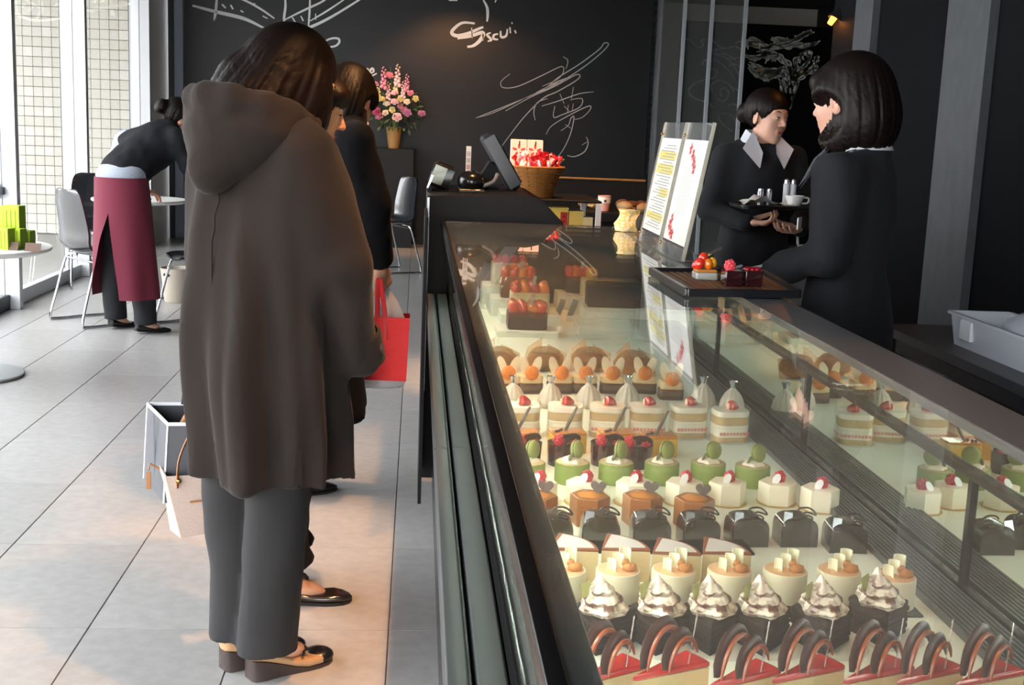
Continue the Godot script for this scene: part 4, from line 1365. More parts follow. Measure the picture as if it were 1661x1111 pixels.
func hairnet(kind: String) -> Array:
	var g := Fl.new(Vector3(-0.17, -0.26, -0.19), Vector3(0.17, 0.16, 0.15), 0.0056)
	g.ell(Vector3(0, 0.03, -0.02), Vector3(0.088, 0.098, 0.108), 0.03)
	if kind == "bun":
		g.ell(Vector3(0, 0.0, -0.135), Vector3(0.05, 0.048, 0.036), 0.02)
		g.dig(Vector3(0, -0.06, 0.075), Vector3(0.078, 0.098, 0.085), 0.012)
		g.dig(Vector3(0, -0.11, 0.02), Vector3(0.11, 0.085, 0.062), 0.012)
		for s in [-1.0, 1.0]: g.dig(Vector3(0.09 * s, -0.03, 0.01), Vector3(0.032, 0.045, 0.03), 0.01)
	elif kind == "bob":
		g.ell(Vector3(0, -0.045, -0.055), Vector3(0.097, 0.115, 0.088), 0.03)
		for s in [-1.0, 1.0]: g.ell(Vector3(0.068 * s, -0.05, 0.01), Vector3(0.034, 0.1, 0.06), 0.03, Basis(Vector3.RIGHT, 0.25))
		g.dig(Vector3(0, -0.05, 0.095), Vector3(0.064, 0.085, 0.075), 0.012)
		g.ell(Vector3(0, 0.055, 0.062), Vector3(0.062, 0.036, 0.036), 0.02)
		for s in [-1.0, 1.0]: g.dig(Vector3(0.112 * s, -0.045, 0.045), Vector3(0.064, 0.07, 0.088), 0.014)
	elif kind == "bangs":
		g.ell(Vector3(0, -0.03, -0.05), Vector3(0.093, 0.1, 0.082), 0.03)
		for s in [-1.0, 1.0]: g.ell(Vector3(0.066 * s, -0.04, -0.002), Vector3(0.03, 0.09, 0.045), 0.03)
		g.dig(Vector3(0, -0.06, 0.1), Vector3(0.072, 0.088, 0.085), 0.01)
		g.ell(Vector3(0, 0.05, 0.068), Vector3(0.066, 0.034, 0.034), 0.02)
	else:   # long bob that spreads over a hood
		g.ell(Vector3(0, -0.06, -0.05), Vector3(0.112, 0.125, 0.1), 0.04)
		g.ell(Vector3(0, -0.12, -0.075), Vector3(0.125, 0.085, 0.09), 0.04)
		for s in [-1.0, 1.0]: g.ell(Vector3(0.075 * s, -0.085, 0.025), Vector3(0.04, 0.125, 0.065), 0.03)
		g.cap(Vector3(0.02, -0.05, -0.12), Vector3(0.0, -0.165, -0.16), 0.04, 0.012, 0.04)
		g.cap(Vector3(0.06, -0.05, -0.11), Vector3(0.07, -0.19, -0.145), 0.04, 0.012, 0.03)
		g.dig(Vector3(0, -0.06, 0.12), Vector3(0.05, 0.095, 0.075), 0.012)
	var nz := FastNoiseLite.new()
	nz.seed = 9; nz.frequency = 1.0; nz.fractal_octaves = 2
	return g.net(func(p: Vector3, n: Vector3):
		var a := atan2(p.x, p.z)
		var fall := clampf((0.09 - p.y) / 0.1, 0.1, 1.0)
		return p + n * (nz.get_noise_3d(cos(a) * 7.0, p.y * 2.0, sin(a) * 7.0) * 0.0045 + nz.get_noise_3d(cos(a) * 24.0, p.y * 3.0, sin(a) * 24.0) * 0.003) * fall)
func hair_on(t: Node3D, kind: String, head: Transform3D, m: Material, sc := 1.0):
	var o := part("hair", joined([[hairnet(kind), Transform3D()]], m), m, t)
	o.transform = Transform3D(head.basis.scaled_local(Vector3.ONE * sc), head.origin)
func shoe(parent: Node3D, at: Vector3, turn: float, lift: float, top: Material, sole: Material, toe: Material, open := true):
	# sections [z, half width, sole height, top height]
	var o := Node3D.new()
	o.name = "shoe"
	parent.add_child(o, true)
	o.position = at; o.rotation.y = turn
	var sec := [[-0.075, 0.018, lift + 0.004, 0.05], [-0.068, 0.028, lift + 0.002, 0.052], [-0.04, 0.032, lift * 0.9, 0.048], [0.0, 0.032, lift * 0.55, 0.036], [0.04, 0.036, lift * 0.2, 0.030], [0.075, 0.041, 0.0, 0.032], [0.105, 0.041, 0.0, 0.034], [0.13, 0.036, 0.0, 0.028], [0.148, 0.024, 0.001, 0.02], [0.156, 0.008, 0.003, 0.012]]
	for w in 2:
		var rs := []
		for q in sec:
			var r := PackedVector3Array()
			var lo: float = q[2] + 0.008
			var hi: float = lift * 0.0 + q[3] + (q[2] if q[2] > 0 else 0.0)
			for j in 20:
				var a := -TAU * j / 20
				var cx: float = signf(cos(a)) * pow(absf(cos(a)), 0.7) * q[1]
				var sy := sin(a)
				var y: float
				if w == 0: y = lerpf(lo, hi, (signf(sy) * pow(absf(sy), 0.6) + 1) / 2) - 0.003
				else: y = (lo if sy > 0 else (0.0 if lift > 0.02 and q[0] < 0.07 else q[2]))
				r.append(Vector3(cx * (1.0 if w == 0 else 1.06), y, q[0]))
			rs.append(r)
		var s := Sh.new(0.3 if w else 0.6)
		s.rows_auto(rs)
		s.fan_auto(rs[0], rs[1]); s.fan_auto(rs[-1], rs[-2])
		part("upper" if w == 0 else "sole", s, top if w == 0 else sole, o)
	if toe != top:
		var s := Sh.new()
		s.ball(Vector3(0, 0.017, 0.118), Vector3(0.0405, 0.0185, 0.042), 18, 10)
		part("toe_cap", s, toe, o)
	var s := Sh.new()
	s.ball(Vector3(0, lift * 0.5 + 0.036, 0.012), Vector3(0.027, 0.026, 0.07), 16, 10, Basis(Vector3.RIGHT, 0.2))
	part("foot", s, bmat("d9a88c"), o)
	if open:
		s = Sh.new()
		s.tube(smooth([Vector3(-0.03, 0.04, 0.06), Vector3(0, 0.043, 0.075), Vector3(0.03, 0.04, 0.06)], 4), 0.0032, 8)
		s.ball(Vector3(0, 0.044, 0.08), Vector3(0.014, 0.006, 0.008), 10, 6)
		part("bow_trim", s, toe, o)
func hit(g: Fl, a: Vector3, d: Vector3) -> Vector3:
	var p := a
	for i in 400:
		var q := (p - g.o) / g.h
		if q.x > 0 and q.y > 0 and q.z > 0 and q.x < g.nx - 1 and q.y < g.ny - 1 and q.z < g.nz - 1:
			if g.f[(int(q.y) * g.nz + int(q.z)) * g.nx + int(q.x)] < 0.0: return p
		p += d * 0.004
	return p
func cloth(called: String, g: Fl, m: Material, t: Node3D, warp = null) -> MeshInstance3D:
	return part(called, joined([[g.net(warp), Transform3D()]], m), m, t)
func sleeve(g: Fl, a: Vector3, b: Vector3, c: Vector3, r0: float, r1: float, r2: float, k := 0.05):
	g.cap(a, b, r0, r1, k)
	g.cap(b, c, r1, r2, 0.02)
func wrinkles(amp: float, freq: float, sd: int):
	var nz := FastNoiseLite.new()
	nz.seed = sd; nz.frequency = freq; nz.fractal_octaves = 2
	return func(p: Vector3, n: Vector3): return p + n * nz.get_noise_3d(p.x, p.y * 0.7, p.z) * amp

func people():
	head_net = make_head()
	hand_soft = make_hand(0.4)
	hand_grip = make_hand(0.75, 0.03)
	woman_brown()
	woman_navy()
	woman_black()
	waitress()
	server_near()
	server_tray()

func standing(hip := 0.9, wide := 0.09) -> Dictionary:
	return {"pel": Vector3(0, hip, 0), "che": Vector3(0, 1.2, 0.02), "nck": Vector3(0, 1.34, 0.02), "shL": Vector3(0.165, 1.30, 0.01), "shR": Vector3(-0.165, 1.30, 0.01),
		"elL": Vector3(0.22, 1.05, 0.0), "elR": Vector3(-0.22, 1.05, 0.0), "wrL": Vector3(0.21, 0.82, 0.08), "wrR": Vector3(-0.21, 0.82, 0.08),
		"hpL": Vector3(wide, hip - 0.05, 0), "hpR": Vector3(-wide, hip - 0.05, 0), "knL": Vector3(wide, 0.48, 0.01), "knR": Vector3(-wide, 0.48, 0.01), "anL": Vector3(wide, 0.1, -0.02), "anR": Vector3(-wide, 0.1, -0.02)}

func woman_brown():
	var at := P(421, 790, 2.95)
	at.y = 0.0
	var J := standing(0.9, 0.075)
	J.shR = Vector3(-0.165, 1.295, 0.0); J.elR = Vector3(-0.225, 1.03, 0.04); J.wrR = Vector3(-0.215, 0.825, 0.115)
	J.shL = Vector3(0.165, 1.295, 0.02); J.elL = Vector3(0.2, 1.03, 0.01); J.wrL = Vector3(0.19, 0.8, 0.02)
	J.knR = Vector3(-0.07, 0.48, 0.0); J.anR = Vector3(-0.065, 0.12, -0.04); J.knL = Vector3(0.065, 0.48, -0.01); J.anL = Vector3(0.05, 0.12, -0.04)
	J.che = Vector3(0, 1.2, 0.03); J.nck = Vector3(-0.01, 1.35, 0.04)
	var head := Transform3D(hb(-0.4, 0.42), Vector3(-0.03, 1.45, 0.075))
	var t := person("woman in a long brown hooded coat seen from behind at the cake case", at, PI - deg_to_rad(42), J, head, "d9a88c", [[true, J.wrL, aim(Vector3(0, -1, 0.1), Vector3(-1, 0, 0.3)), true], [false, J.wrR + Vector3(0.012, 0.055, -0.01), aim(Vector3(0.25, -1, 0.35), Vector3(0.8, 0, -0.3)), true]])
	var wool := mt("brown wool", hx("302a27"), 0.95, 0.0, {"rim": 0.5, "spec": 0.2, "grain": [26.0, 0.22, 3, 0.09], "bump": [26.0, 0.03, 0.09]})
	var g := Fl.new(Vector3(-0.34, 0.40, -0.29), Vector3(0.34, 1.45, 0.30), 0.0105)
	var fold := func(a: float, y: float):
		var k := clampf((1.28 - y) / 0.62, 0.0, 1.0) * 1.15
		var r := 1.0 + k * (0.085 * cos(7.0 * a + 0.9 + 0.6 * (y - 0.5)) + 0.045 * cos(13.0 * a + 2.0 - 0.4 * y) + 0.012 * cos(19.0 * a))
		return r
	g.col([[0.51, -0.028, 0.022, 0.2, 0.175], [0.62, -0.026, 0.02, 0.198, 0.175], [0.85, -0.012, 0.008, 0.195, 0.168], [1.05, 0, 0.008, 0.192, 0.155], [1.2, 0, 0.012, 0.19, 0.142], [1.3, 0, 0.02, 0.165, 0.115], [1.37, 0, 0.03, 0.11, 0.085], [1.40, 0, 0.03, 0.08, 0.075]], 0.02, fold)
	sleeve(g, J.shR + Vector3(0.012, -0.01, 0), J.elR, J.wrR + Vector3(0, -0.005, 0), 0.068, 0.066, 0.058, 0.07)
	sleeve(g, J.shL + Vector3(-0.012, -0.01, 0), J.elL, J.wrL, 0.068, 0.06, 0.055, 0.07)
	var nz := FastNoiseLite.new()
	nz.seed = 3; nz.frequency = 3.2; nz.fractal_octaves = 2
	cloth("coat", g, wool, t, func(p: Vector3, n: Vector3): return p + n * nz.get_noise_3d(p.x * 1.8, p.y * 0.5, p.z * 1.8) * 0.022)
	# turned cuff with its button
	var s := Sh.new(0.5)
	var d: Vector3 = (J.wrR - J.elR).normalized()
	s.tube([J.wrR - d * 0.05, J.wrR - d * 0.045, J.wrR + d * 0.025, J.wrR + d * 0.02], [0.056, 0.064, 0.062, 0.054], 24, false, 1.0)
	var cu := part("cuff", s, wool, t)
	s = Sh.new()
	var out := Vector3(-0.8, 0.1, 0.25).normalized()
	out = (out - d * out.dot(d)).normalized()
	s.lathe([Vector2(0, -0.003), Vector2(0.011, -0.003), Vector2(0.012, 0.001), Vector2(0.009, 0.003), Vector2(0, 0.002)], 16, Transform3D(Basis(out.cross(d), out, d), J.wrR - d * 0.012 + out * 0.064))
	part("button", s, mt("brown button", hx("3a1f1c"), 0.3), cu)
	# pocket welt, side vent and back seam follow the cloth
	s = Sh.new()
	var vp := []
	for i in 8: vp.append(hit(g, Vector3(-0.5, 0.72 - i * 0.027, -0.055 - 0.001 * i), Vector3(1, 0, 0)) + Vector3(-0.004, 0, 0))
	var vw := []
	for i in 8: vw.append(0.002 + 0.003 * i)
	s.ribbon(vp, vw, Vector3(-0.95, 0, -0.3))
	part("side_vent", s, mt("pocket shade", hx("1c1716"), 0.9), t)
	s = Sh.new()
	var pts := []
	for i in 7: pts.append(hit(g, Vector3(-0.5, 0.86 - i * 0.02, 0.05 - 0.002 * i), Vector3(1, 0, 0)) + Vector3(-0.003, 0, 0))
	s.tube(pts, [0.001, 0.004, 0.005, 0.005, 0.005, 0.004, 0.001], 6)
	part("pocket_slit", s, mt("pocket shade", hx("1c1716"), 0.9), t)
	s = Sh.new()
	pts = []
	for i in 21: pts.append(hit(g, Vector3(0.0, 1.2 - i * 0.03, -0.5), Vector3(0, 0, 1)) + Vector3(0, 0, -0.004))
	s.tube(pts, 0.0022, 6)
	part("back_seam", s, wool, t)
	# hood lying on the back
	g = Fl.new(Vector3(-0.24, 1.1, -0.30), Vector3(0.24, 1.5, 0.22), 0.0095)
	g.ell(Vector3(0, 1.335, -0.065), Vector3(0.16, 0.08, 0.1), 0.03, Basis(Vector3.RIGHT, 0.15))
	g.cap(Vector3(0.0, 1.32, -0.115), Vector3(0.0, 1.225, -0.148), 0.06, 0.024, 0.07)
	g.cap(Vector3(-0.1, 1.33, -0.05), Vector3(-0.02, 1.245, -0.135), 0.05, 0.03, 0.06)
	g.cap(Vector3(0.1, 1.33, -0.05), Vector3(0.02, 1.245, -0.135), 0.05, 0.03, 0.06)
	var ring := []
	for i in 13:
		var a := TAU * i / 12
		ring.append(Vector3(0.132 * sin(a), 1.37 + 0.04 * cos(a), -0.02 - 0.135 * cos(a)))
	for i in 12: g.cap(ring[i], ring[i + 1], 0.02, 0.02, 0.04)
	g.dig(Vector3(0, 1.45, -0.03), Vector3(0.112, 0.09, 0.112), 0.02)
	var n2 := FastNoiseLite.new()
	n2.seed = 12; n2.frequency = 6.0
	cloth("hood", g, wool, t, func(p: Vector3, n: Vector3): return p + n * n2.get_noise_3d(p.x * 0.8, p.y * 0.7, p.z * 0.8) * 0.009)
	# trousers
	var tro := mt("grey trousers", hx("2c2b2c"), 0.9, 0.0, {"rim": 0.15, "grain": [40.0, 0.2]})
	g = Fl.new(Vector3(-0.22, 0.02, -0.2), Vector3(0.22, 0.7, 0.16), 0.0095)
	g.col([[0.068, -0.052, -0.022, 0.074, 0.078], [0.2, -0.058, -0.016, 0.066, 0.08], [0.45, -0.07, -0.005, 0.074, 0.084], [0.68, -0.08, 0, 0.09, 0.1]], 0.004, func(a: float, y: float): return 1.0 + 0.03 * cos(2 * a) + 0.05 * pow(maxf(0, cos(a + PI / 2)), 8))
	g.col([[0.078, 0.05, -0.02, 0.066, 0.076], [0.2, 0.054, -0.015, 0.066, 0.078], [0.45, 0.07, -0.02, 0.074, 0.084], [0.68, 0.08, 0, 0.09, 0.1]], 0.004)
	cloth("trousers", g, tro, t, wrinkles(0.008, 5.0, 2))
	var beige := mt("beige leather", hx("b48f68"), 0.45)
	var brn := mt("dark wedge", hx("3a2f2b"), 0.5)
	var blk := mt("black leather", hx("17161a"), 0.25)
	shoe(t, Vector3(-0.05, 0, 0.012), -0.24, 0.042, beige, brn, blk)
	shoe(t, Vector3(0.042, 0, 0.005), -0.2, 0.042, beige, brn, blk)
	hair_on(t, "long", head, mt("brown hair", hx("1e120e"), 0.5, 0.0, {"spec": 0.3, "grain": [Vector3(60, 6, 60), 0.55, 3, 0.06]}), 1.0)

func woman_navy():
	var at := Vector3(-0.34, 0, -3.46)
	var J := standing()
	J.anL = Vector3(0.08, 0.1, -0.13); J.elR = Vector3(-0.2, 1.03, -0.02); J.wrR = Vector3(-0.19, 0.8, 0.0); J.elL = Vector3(0.2, 1.03, -0.02); J.wrL = Vector3(0.19, 0.8, 0.0)
	var head := Transform3D(hb(-0.05, 0.28), Vector3(0.0, 1.398, 0.04))
	var t := person("woman with brown fringe looking down at the cakes, half hidden behind the brown coat", at, PI - deg_to_rad(84), J, head, "e0a885", [[true, J.wrL, aim(Vector3(0, -1, 0.1), Vector3(-1, 0, 0)), false], [false, J.wrR, aim(Vector3(0, -1, 0.1), Vector3(1, 0, 0)), false]])
	var cl := mt("navy coat", hx("11141c"), 0.85, 0.0, {"rim": 0.1, "spec": 0.25})
	var g := Fl.new(Vector3(-0.3, 0.45, -0.24), Vector3(0.3, 1.42, 0.28), 0.013)
	g.col([[0.53, 0, 0.03, 0.2, 0.185], [0.85, 0, 0.015, 0.19, 0.16], [1.05, 0, 0.005, 0.175, 0.13], [1.2, 0, 0.005, 0.175, 0.115], [1.29, 0, 0.0, 0.14, 0.09], [1.35, 0, 0.0, 0.075, 0.068]], 0.02, func(a: float, y: float): return 1.0 + 0.04 * clampf((1.0 - y) * 2, 0, 1) * cos(6 * a))
	sleeve(g, J.shR, J.elR, J.wrR, 0.064, 0.055, 0.045)
	sleeve(g, J.shL, J.elL, J.wrL, 0.064, 0.055, 0.045)
	cloth("coat", g, cl, t, wrinkles(0.01, 4.0, 6))
	g = Fl.new(Vector3(-0.2, 0.02, -0.16), Vector3(0.2, 0.7, 0.16), 0.012)
	for q in [-1.0, 1.0]: g.col([[0.1, 0.08 * q, -0.02, 0.056, 0.066], [0.13, 0.08 * q, -0.012, 0.068, 0.08], [0.17, 0.08 * q, -0.02, 0.056, 0.065], [0.45, 0.085 * q, 0.0, 0.065, 0.075], [0.68, 0.09 * q, 0, 0.09, 0.1]], 0.004)
	cloth("trousers", g, mt("black trousers", hx("17171b"), 0.9), t, wrinkles(0.012, 8.0, 5))
	var pt := mt("black patent", hx("241f1e"), 0.18, 0.0, {"spec": 0.7})
	shoe(t, Vector3(-0.08, 0, 0.02), 0.0, 0.008, pt, mt("sole black", hx("0f0f10"), 0.6), pt, false)
	shoe(t, Vector3(0.08, 0, -0.1), 0.0, 0.008, pt, mt("sole black", hx("0f0f10"), 0.6), pt, false)
	hair_on(t, "bangs", head, mt("warm brown hair", hx("2a1811"), 0.52, 0.0, {"spec": 0.3, "grain": [Vector3(60, 6, 60), 0.5, 3, 0.06]}), 1.0)

func woman_black():
	var at := P(506, 400, 4.5)
	at.y = 0
	var J := standing()
	J.shR = Vector3(-0.165, 1.29, 0.07); J.elR = Vector3(-0.21, 1.07, 0.105); J.wrR = Vector3(-0.2, 0.88, 0.15); J.shL = Vector3(0.165, 1.29, 0.07)
	J.elL = Vector3(0.2, 1.04, 0.08); J.wrL = Vector3(0.12, 0.92, 0.2); J.che = Vector3(0, 1.2, 0.06); J.nck = Vector3(0, 1.33, 0.1); J.anL = Vector3(0.06, 0.1, -0.1); J.anR = Vector3(-0.06, 0.1, -0.1)
	var head := Transform3D(hb(0.35, 0.5), Vector3(0.0, 1.435, 0.165))
	var t := person("woman in a long black coat holding a red bag, standing farthest along the case", at, PI - deg_to_rad(50), J, head, "d8a184", [[true, J.wrL, aim(Vector3(-0.4, -0.3, 0.8), Vector3(-0.3, -1, 0)), false], [false, J.wrR + Vector3(0, -0.02, 0.01), aim(Vector3(0.1, -1, 0.25), Vector3(0.8, 0, -0.1)), true]])
	var cl := mt("black coat", hx("0e0e10"), 0.9, 0.0, {"rim": 0.25, "spec": 0.2})
	var g := Fl.new(Vector3(-0.34, 0.25, -0.26), Vector3(0.34, 1.46, 0.3), 0.0135)
	g.col([[0.31, 0, 0.0, 0.23, 0.18], [0.85, 0, 0.01, 0.195, 0.155], [1.05, 0, 0.035, 0.18, 0.14], [1.22, 0, 0.06, 0.182, 0.135], [1.32, 0, 0.085, 0.15, 0.11], [1.41, 0, 0.11, 0.1, 0.095]], 0.02, func(a: float, y: float): return 1.0 + 0.04 * clampf((1.0 - y) * 2, 0, 1) * cos(6 * a + 1))
	sleeve(g, J.shR, J.elR, J.wrR, 0.07, 0.062, 0.052)
	sleeve(g, J.shL, J.elL, J.wrL, 0.07, 0.06, 0.05)
	cloth("coat", g, cl, t, wrinkles(0.014, 6.0, 8))
	g = Fl.new(Vector3(-0.2, 0.02, -0.16), Vector3(0.2, 0.5, 0.16), 0.013)
	for q in [-1.0, 1.0]: g.col([[0.06, 0.06 * q, -0.085, 0.055, 0.065], [0.48, 0.085 * q, -0.02, 0.062, 0.072]], 0.004)
	cloth("trousers", g, mt("black trousers", hx("17171b"), 0.9), t)
	var lea := mt("black leather", hx("17161a"), 0.25)
	for q in [-1.0, 1.0]: shoe(t, Vector3(0.06 * q, 0, -0.08), 0.0, 0.01, lea, mt("sole black", hx("0f0f10"), 0.6), lea, false)
	var s := Sh.new()
	var pts := []
	var d: Vector3 = (J.wrR - J.elR).normalized()
	var u: Vector3 = d.cross(Vector3.RIGHT).normalized()
	for i in 21: pts.append(J.wrR + Vector3(0, -0.012, 0.006) + (u * cos(TAU * i / 20) + u.cross(d) * sin(TAU * i / 20)) * 0.04)
	s.tube(pts, 0.006, 8, false)
	part("bracelet", s, mt("silver", hx("d6d8dc"), 0.15, 1.0), t)
	hair_on(t, "bob", head, mt("black hair", hx("1a1210"), 0.5, 0.0, {"spec": 0.3, "grain": [Vector3(60, 6, 60), 0.5, 3, 0.06]}), 1.0)

func waitress():
	var at := PY(212, 536, 0.0)
	var J := {"pel": Vector3(0, 0.95, -0.04), "che": Vector3(0, 1.15, 0.18), "nck": Vector3(0, 1.24, 0.30), "shL": Vector3(0.19, 1.18, 0.12), "shR": Vector3(-0.17, 1.19, 0.24),
		"elL": Vector3(0.25, 1.0, 0.07), "elR": Vector3(-0.24, 0.95, 0.32), "wrL": Vector3(0.24, 0.87, 0.24), "wrR": Vector3(-0.18, 0.82, 0.48),
		"hpL": Vector3(0.09, 0.88, -0.06), "hpR": Vector3(-0.09, 0.88, -0.06), "knL": Vector3(0.12, 0.48, -0.02), "knR": Vector3(-0.12, 0.48, 0.0), "anL": Vector3(0.13, 0.09, -0.02), "anR": Vector3(-0.13, 0.09, 0.02)}
	var head := Transform3D(hb(-0.25, 0.6), Vector3(0.0, 1.32, 0.37))
	var t := person("waitress in a maroon apron bending over the round table by the window", at, PI - deg_to_rad(44), J, head, "d8a184", [[true, J.wrL, aim(Vector3(-0.2, -0.3, 1), Vector3(0, -1, 0)), false], [false, J.wrR, aim(Vector3(0.2, -0.3, 1), Vector3(0, -1, 0)), false]])
	var vest := mt("black vest", hx("17181c"), 0.85, 0.0, {"spec": 0.3})
	var g := Fl.new(Vector3(-0.35, 0.85, -0.26), Vector3(0.35, 1.36, 0.5), 0.014)
	g.cap(Vector3(0, 0.99, -0.03), J.che, 0.165, 0.165, 0.05, Vector3(1, 1.25, 1.2))
	g.cap(J.che, Vector3(0, 1.22, 0.26), 0.165, 0.13, 0.05, Vector3(1, 1.3, 1.3))
	g.cap(J.shL, J.shR, 0.06, 0.06, 0.06)
	sleeve(g, J.shR, J.shR.lerp(J.elR, 0.6), J.elR, 0.062, 0.055, 0.05)
	cloth("vest", g, vest, t, wrinkles(0.012, 6.0, 3))
	var shirt := mt("pale striped shirt", hx("b3bccb"), 0.85, 0.0, {"grain": [14.0, 0.35, 3, 0.05]})
	g = Fl.new(Vector3(-0.36, 0.75, -0.26), Vector3(0.33, 1.3, 0.72), 0.013)
	sleeve(g, J.shL + Vector3(0.02, 0, 0), J.elL, J.wrL + Vector3(0, 0.01, -0.02), 0.066, 0.058, 0.042)
	cloth("sleeve", g, shirt, t, wrinkles(0.012, 9.0, 4))
	g = Fl.new(Vector3(-0.36, 0.7, -0.1), Vector3(0.1, 1.3, 0.62), 0.013)
	sleeve(g, J.elR, J.elR.lerp(J.wrR, 0.5), J.wrR, 0.054, 0.048, 0.04)
	cloth("sleeve", g, shirt, t, wrinkles(0.012, 9.0, 4))
	g = Fl.new(Vector3(-0.26, 0.85, -0.26), Vector3(0.26, 1.1, 0.2), 0.013)
	g.cap(Vector3(0, 0.965, -0.05), Vector3(0, 0.985, -0.035), 0.172, 0.174, 0.02, Vector3(1, 1.9, 1.2))
	cloth("shirt", g, shirt, t)
	# apron wrapped round, open at the back over the left leg
	var s := Sh.new(0.3)
	var rs := []
	for j in 15:
		var y := lerpf(0.22, 0.96, j / 14.0)
		var gap := clampf((0.74 - y) / 0.5, 0.0, 1.0) * 0.62
		var r := PackedVector3Array()
		for i in 41:
			var a := lerpf(-PI / 2 - 0.4 + gap * 1.9, 1.5 * PI - 0.4 - gap * 0.45, i / 40.0)
			var fl := 1.0 + 0.04 * cos(7 * a) * clampf((0.8 - y) * 2, 0, 1)
			var rx := lerpf(0.225, 0.178, j / 14.0) * fl
			var rz := lerpf(0.195, 0.152, j / 14.0) * fl
			r.append(Vector3(cos(a) * rx, y, sin(a) * rz - 0.03 * j / 14.0 - 0.02))
		rs.append(r)
	s.rows(rs, false)
	var ap := part("apron", s, mt("maroon cloth", hx("6e1b32"), 0.85, 0.0, {"rim": 0.2, "grain": [30.0, 0.15]}), t)
	s = Sh.new()
	s.box(Vector3(-0.13, 0.85, -0.145), Vector3(0.012, 0.012, 0.003), 0.001, Basis(Vector3.UP, 0.6))
	part("red_mark", s, mt("red mark", hx("d0202c"), 0.5), ap)
	g = Fl.new(Vector3(-0.24, 0.02, -0.22), Vector3(0.24, 0.95, 0.14), 0.0135)
	for q in [-1.0, 1.0]: g.col([[0.06, 0.13 * q, 0.0 - 0.02 * q, 0.068, 0.075], [0.25, 0.128 * q, -0.01 - 0.02 * q, 0.066, 0.075], [0.5, 0.115 * q, -0.015, 0.076, 0.085], [0.9, 0.08 * q, -0.05, 0.095, 0.105]], 0.02)
	cloth("trousers", g, mt("black trousers", hx("17171b"), 0.9), t, wrinkles(0.01, 6.0, 7))
	var lea := mt("black leather", hx("17161a"), 0.25)
	shoe(t, Vector3(0.13, 0, 0.0), 0.2, 0.014, lea, mt("sole black", hx("0f0f10"), 0.6), lea, false)
	shoe(t, Vector3(-0.13, 0, 0.03), -0.2, 0.014, lea, mt("sole black", hx("0f0f10"), 0.6), lea, false)
	hair_on(t, "bun", head, mt("black hair", hx("1a1210"), 0.4), 1.02)

func suit(t: Node3D, J: Dictionary, g: Fl, cl: Material):
	g.col([[0.5, 0, 0, 0.185, 0.135], [0.8, 0, 0, 0.175, 0.125], [1.0, 0, 0.005, 0.152, 0.108], [1.18, 0, 0.012, 0.17, 0.12], [1.28, 0, 0.01, 0.16, 0.1], [1.33, 0, 0.0, 0.11, 0.08], [1.365, 0, -0.005, 0.075, 0.066]], 0.02)
	for s in ["L", "R"]: sleeve(g, J["sh" + s], J["el" + s], J["wr" + s], 0.062, 0.052, 0.04, 0.06)
	g.dig(Vector3(0, 1.36, 0.12), Vector3(0.052, 0.12, 0.065), 0.01)
	g.plane(Vector3(0, 1.338, 0), Vector3(0, 1, 0.3).normalized())
	cloth("jacket", g, cl, t, wrinkles(0.012, 6.0, 11))
	g = Fl.new(Vector3(-0.2, 0.02, -0.16), Vector3(0.2, 0.62, 0.16), 0.014)
	for q in [-1.0, 1.0]: g.col([[0.05, 0.085 * q, -0.01, 0.06, 0.07], [0.6, 0.085 * q, 0.0, 0.08, 0.09]], 0.01)
	cloth("trousers", g, mt("black trousers", hx("17171b"), 0.9), t)
	var lea := mt("black leather", hx("17161a"), 0.25)
	for q in [-1.0, 1.0]: shoe(t, Vector3(0.085 * q, 0, 0), 0.0, 0.014, lea, mt("sole black", hx("0f0f10"), 0.6), lea, false)
	# open white collar: a stand round the neck and two points
	var s := Sh.new(0.2)
	var white := mt("white shirt", hx("c9cdd4"), 0.8)
	var rs := []
	for k in 3:
		var r := PackedVector3Array()
		for i in 25:
			var a := lerpf(-PI / 2 - 2.55, -PI / 2 + 2.55, i / 24.0)
			var q: Array = [[0.09, 1.315], [0.07, 1.39], [0.094, 1.34]][k]
			var fr := maxf(0.0, sin(a))
			r.append(Vector3(cos(a) * q[0], q[1] - 0.035 * fr, sin(a) * q[0] * 0.95 + 0.0))
		rs.append(r)
	s.rows(rs, false)
	for q in [-1.0, 1.0]:
		var a := Vector3(0.055 * q, 1.385, 0.04)
		var b := Vector3(0.122 * q, 1.31, 0.098)
		var c := Vector3(0.058 * q, 1.225, 0.156)
		var d := Vector3(0.034 * q, 1.29, 0.118)
		s.quad(a, b, c, d)
		s.quad(a + Vector3(0, -0.004, -0.006), d + Vector3(0, -0.004, -0.006), c + Vector3(0, -0.004, -0.006), b + Vector3(0, -0.004, -0.006))
	part("shirt_collar", s, white, t)

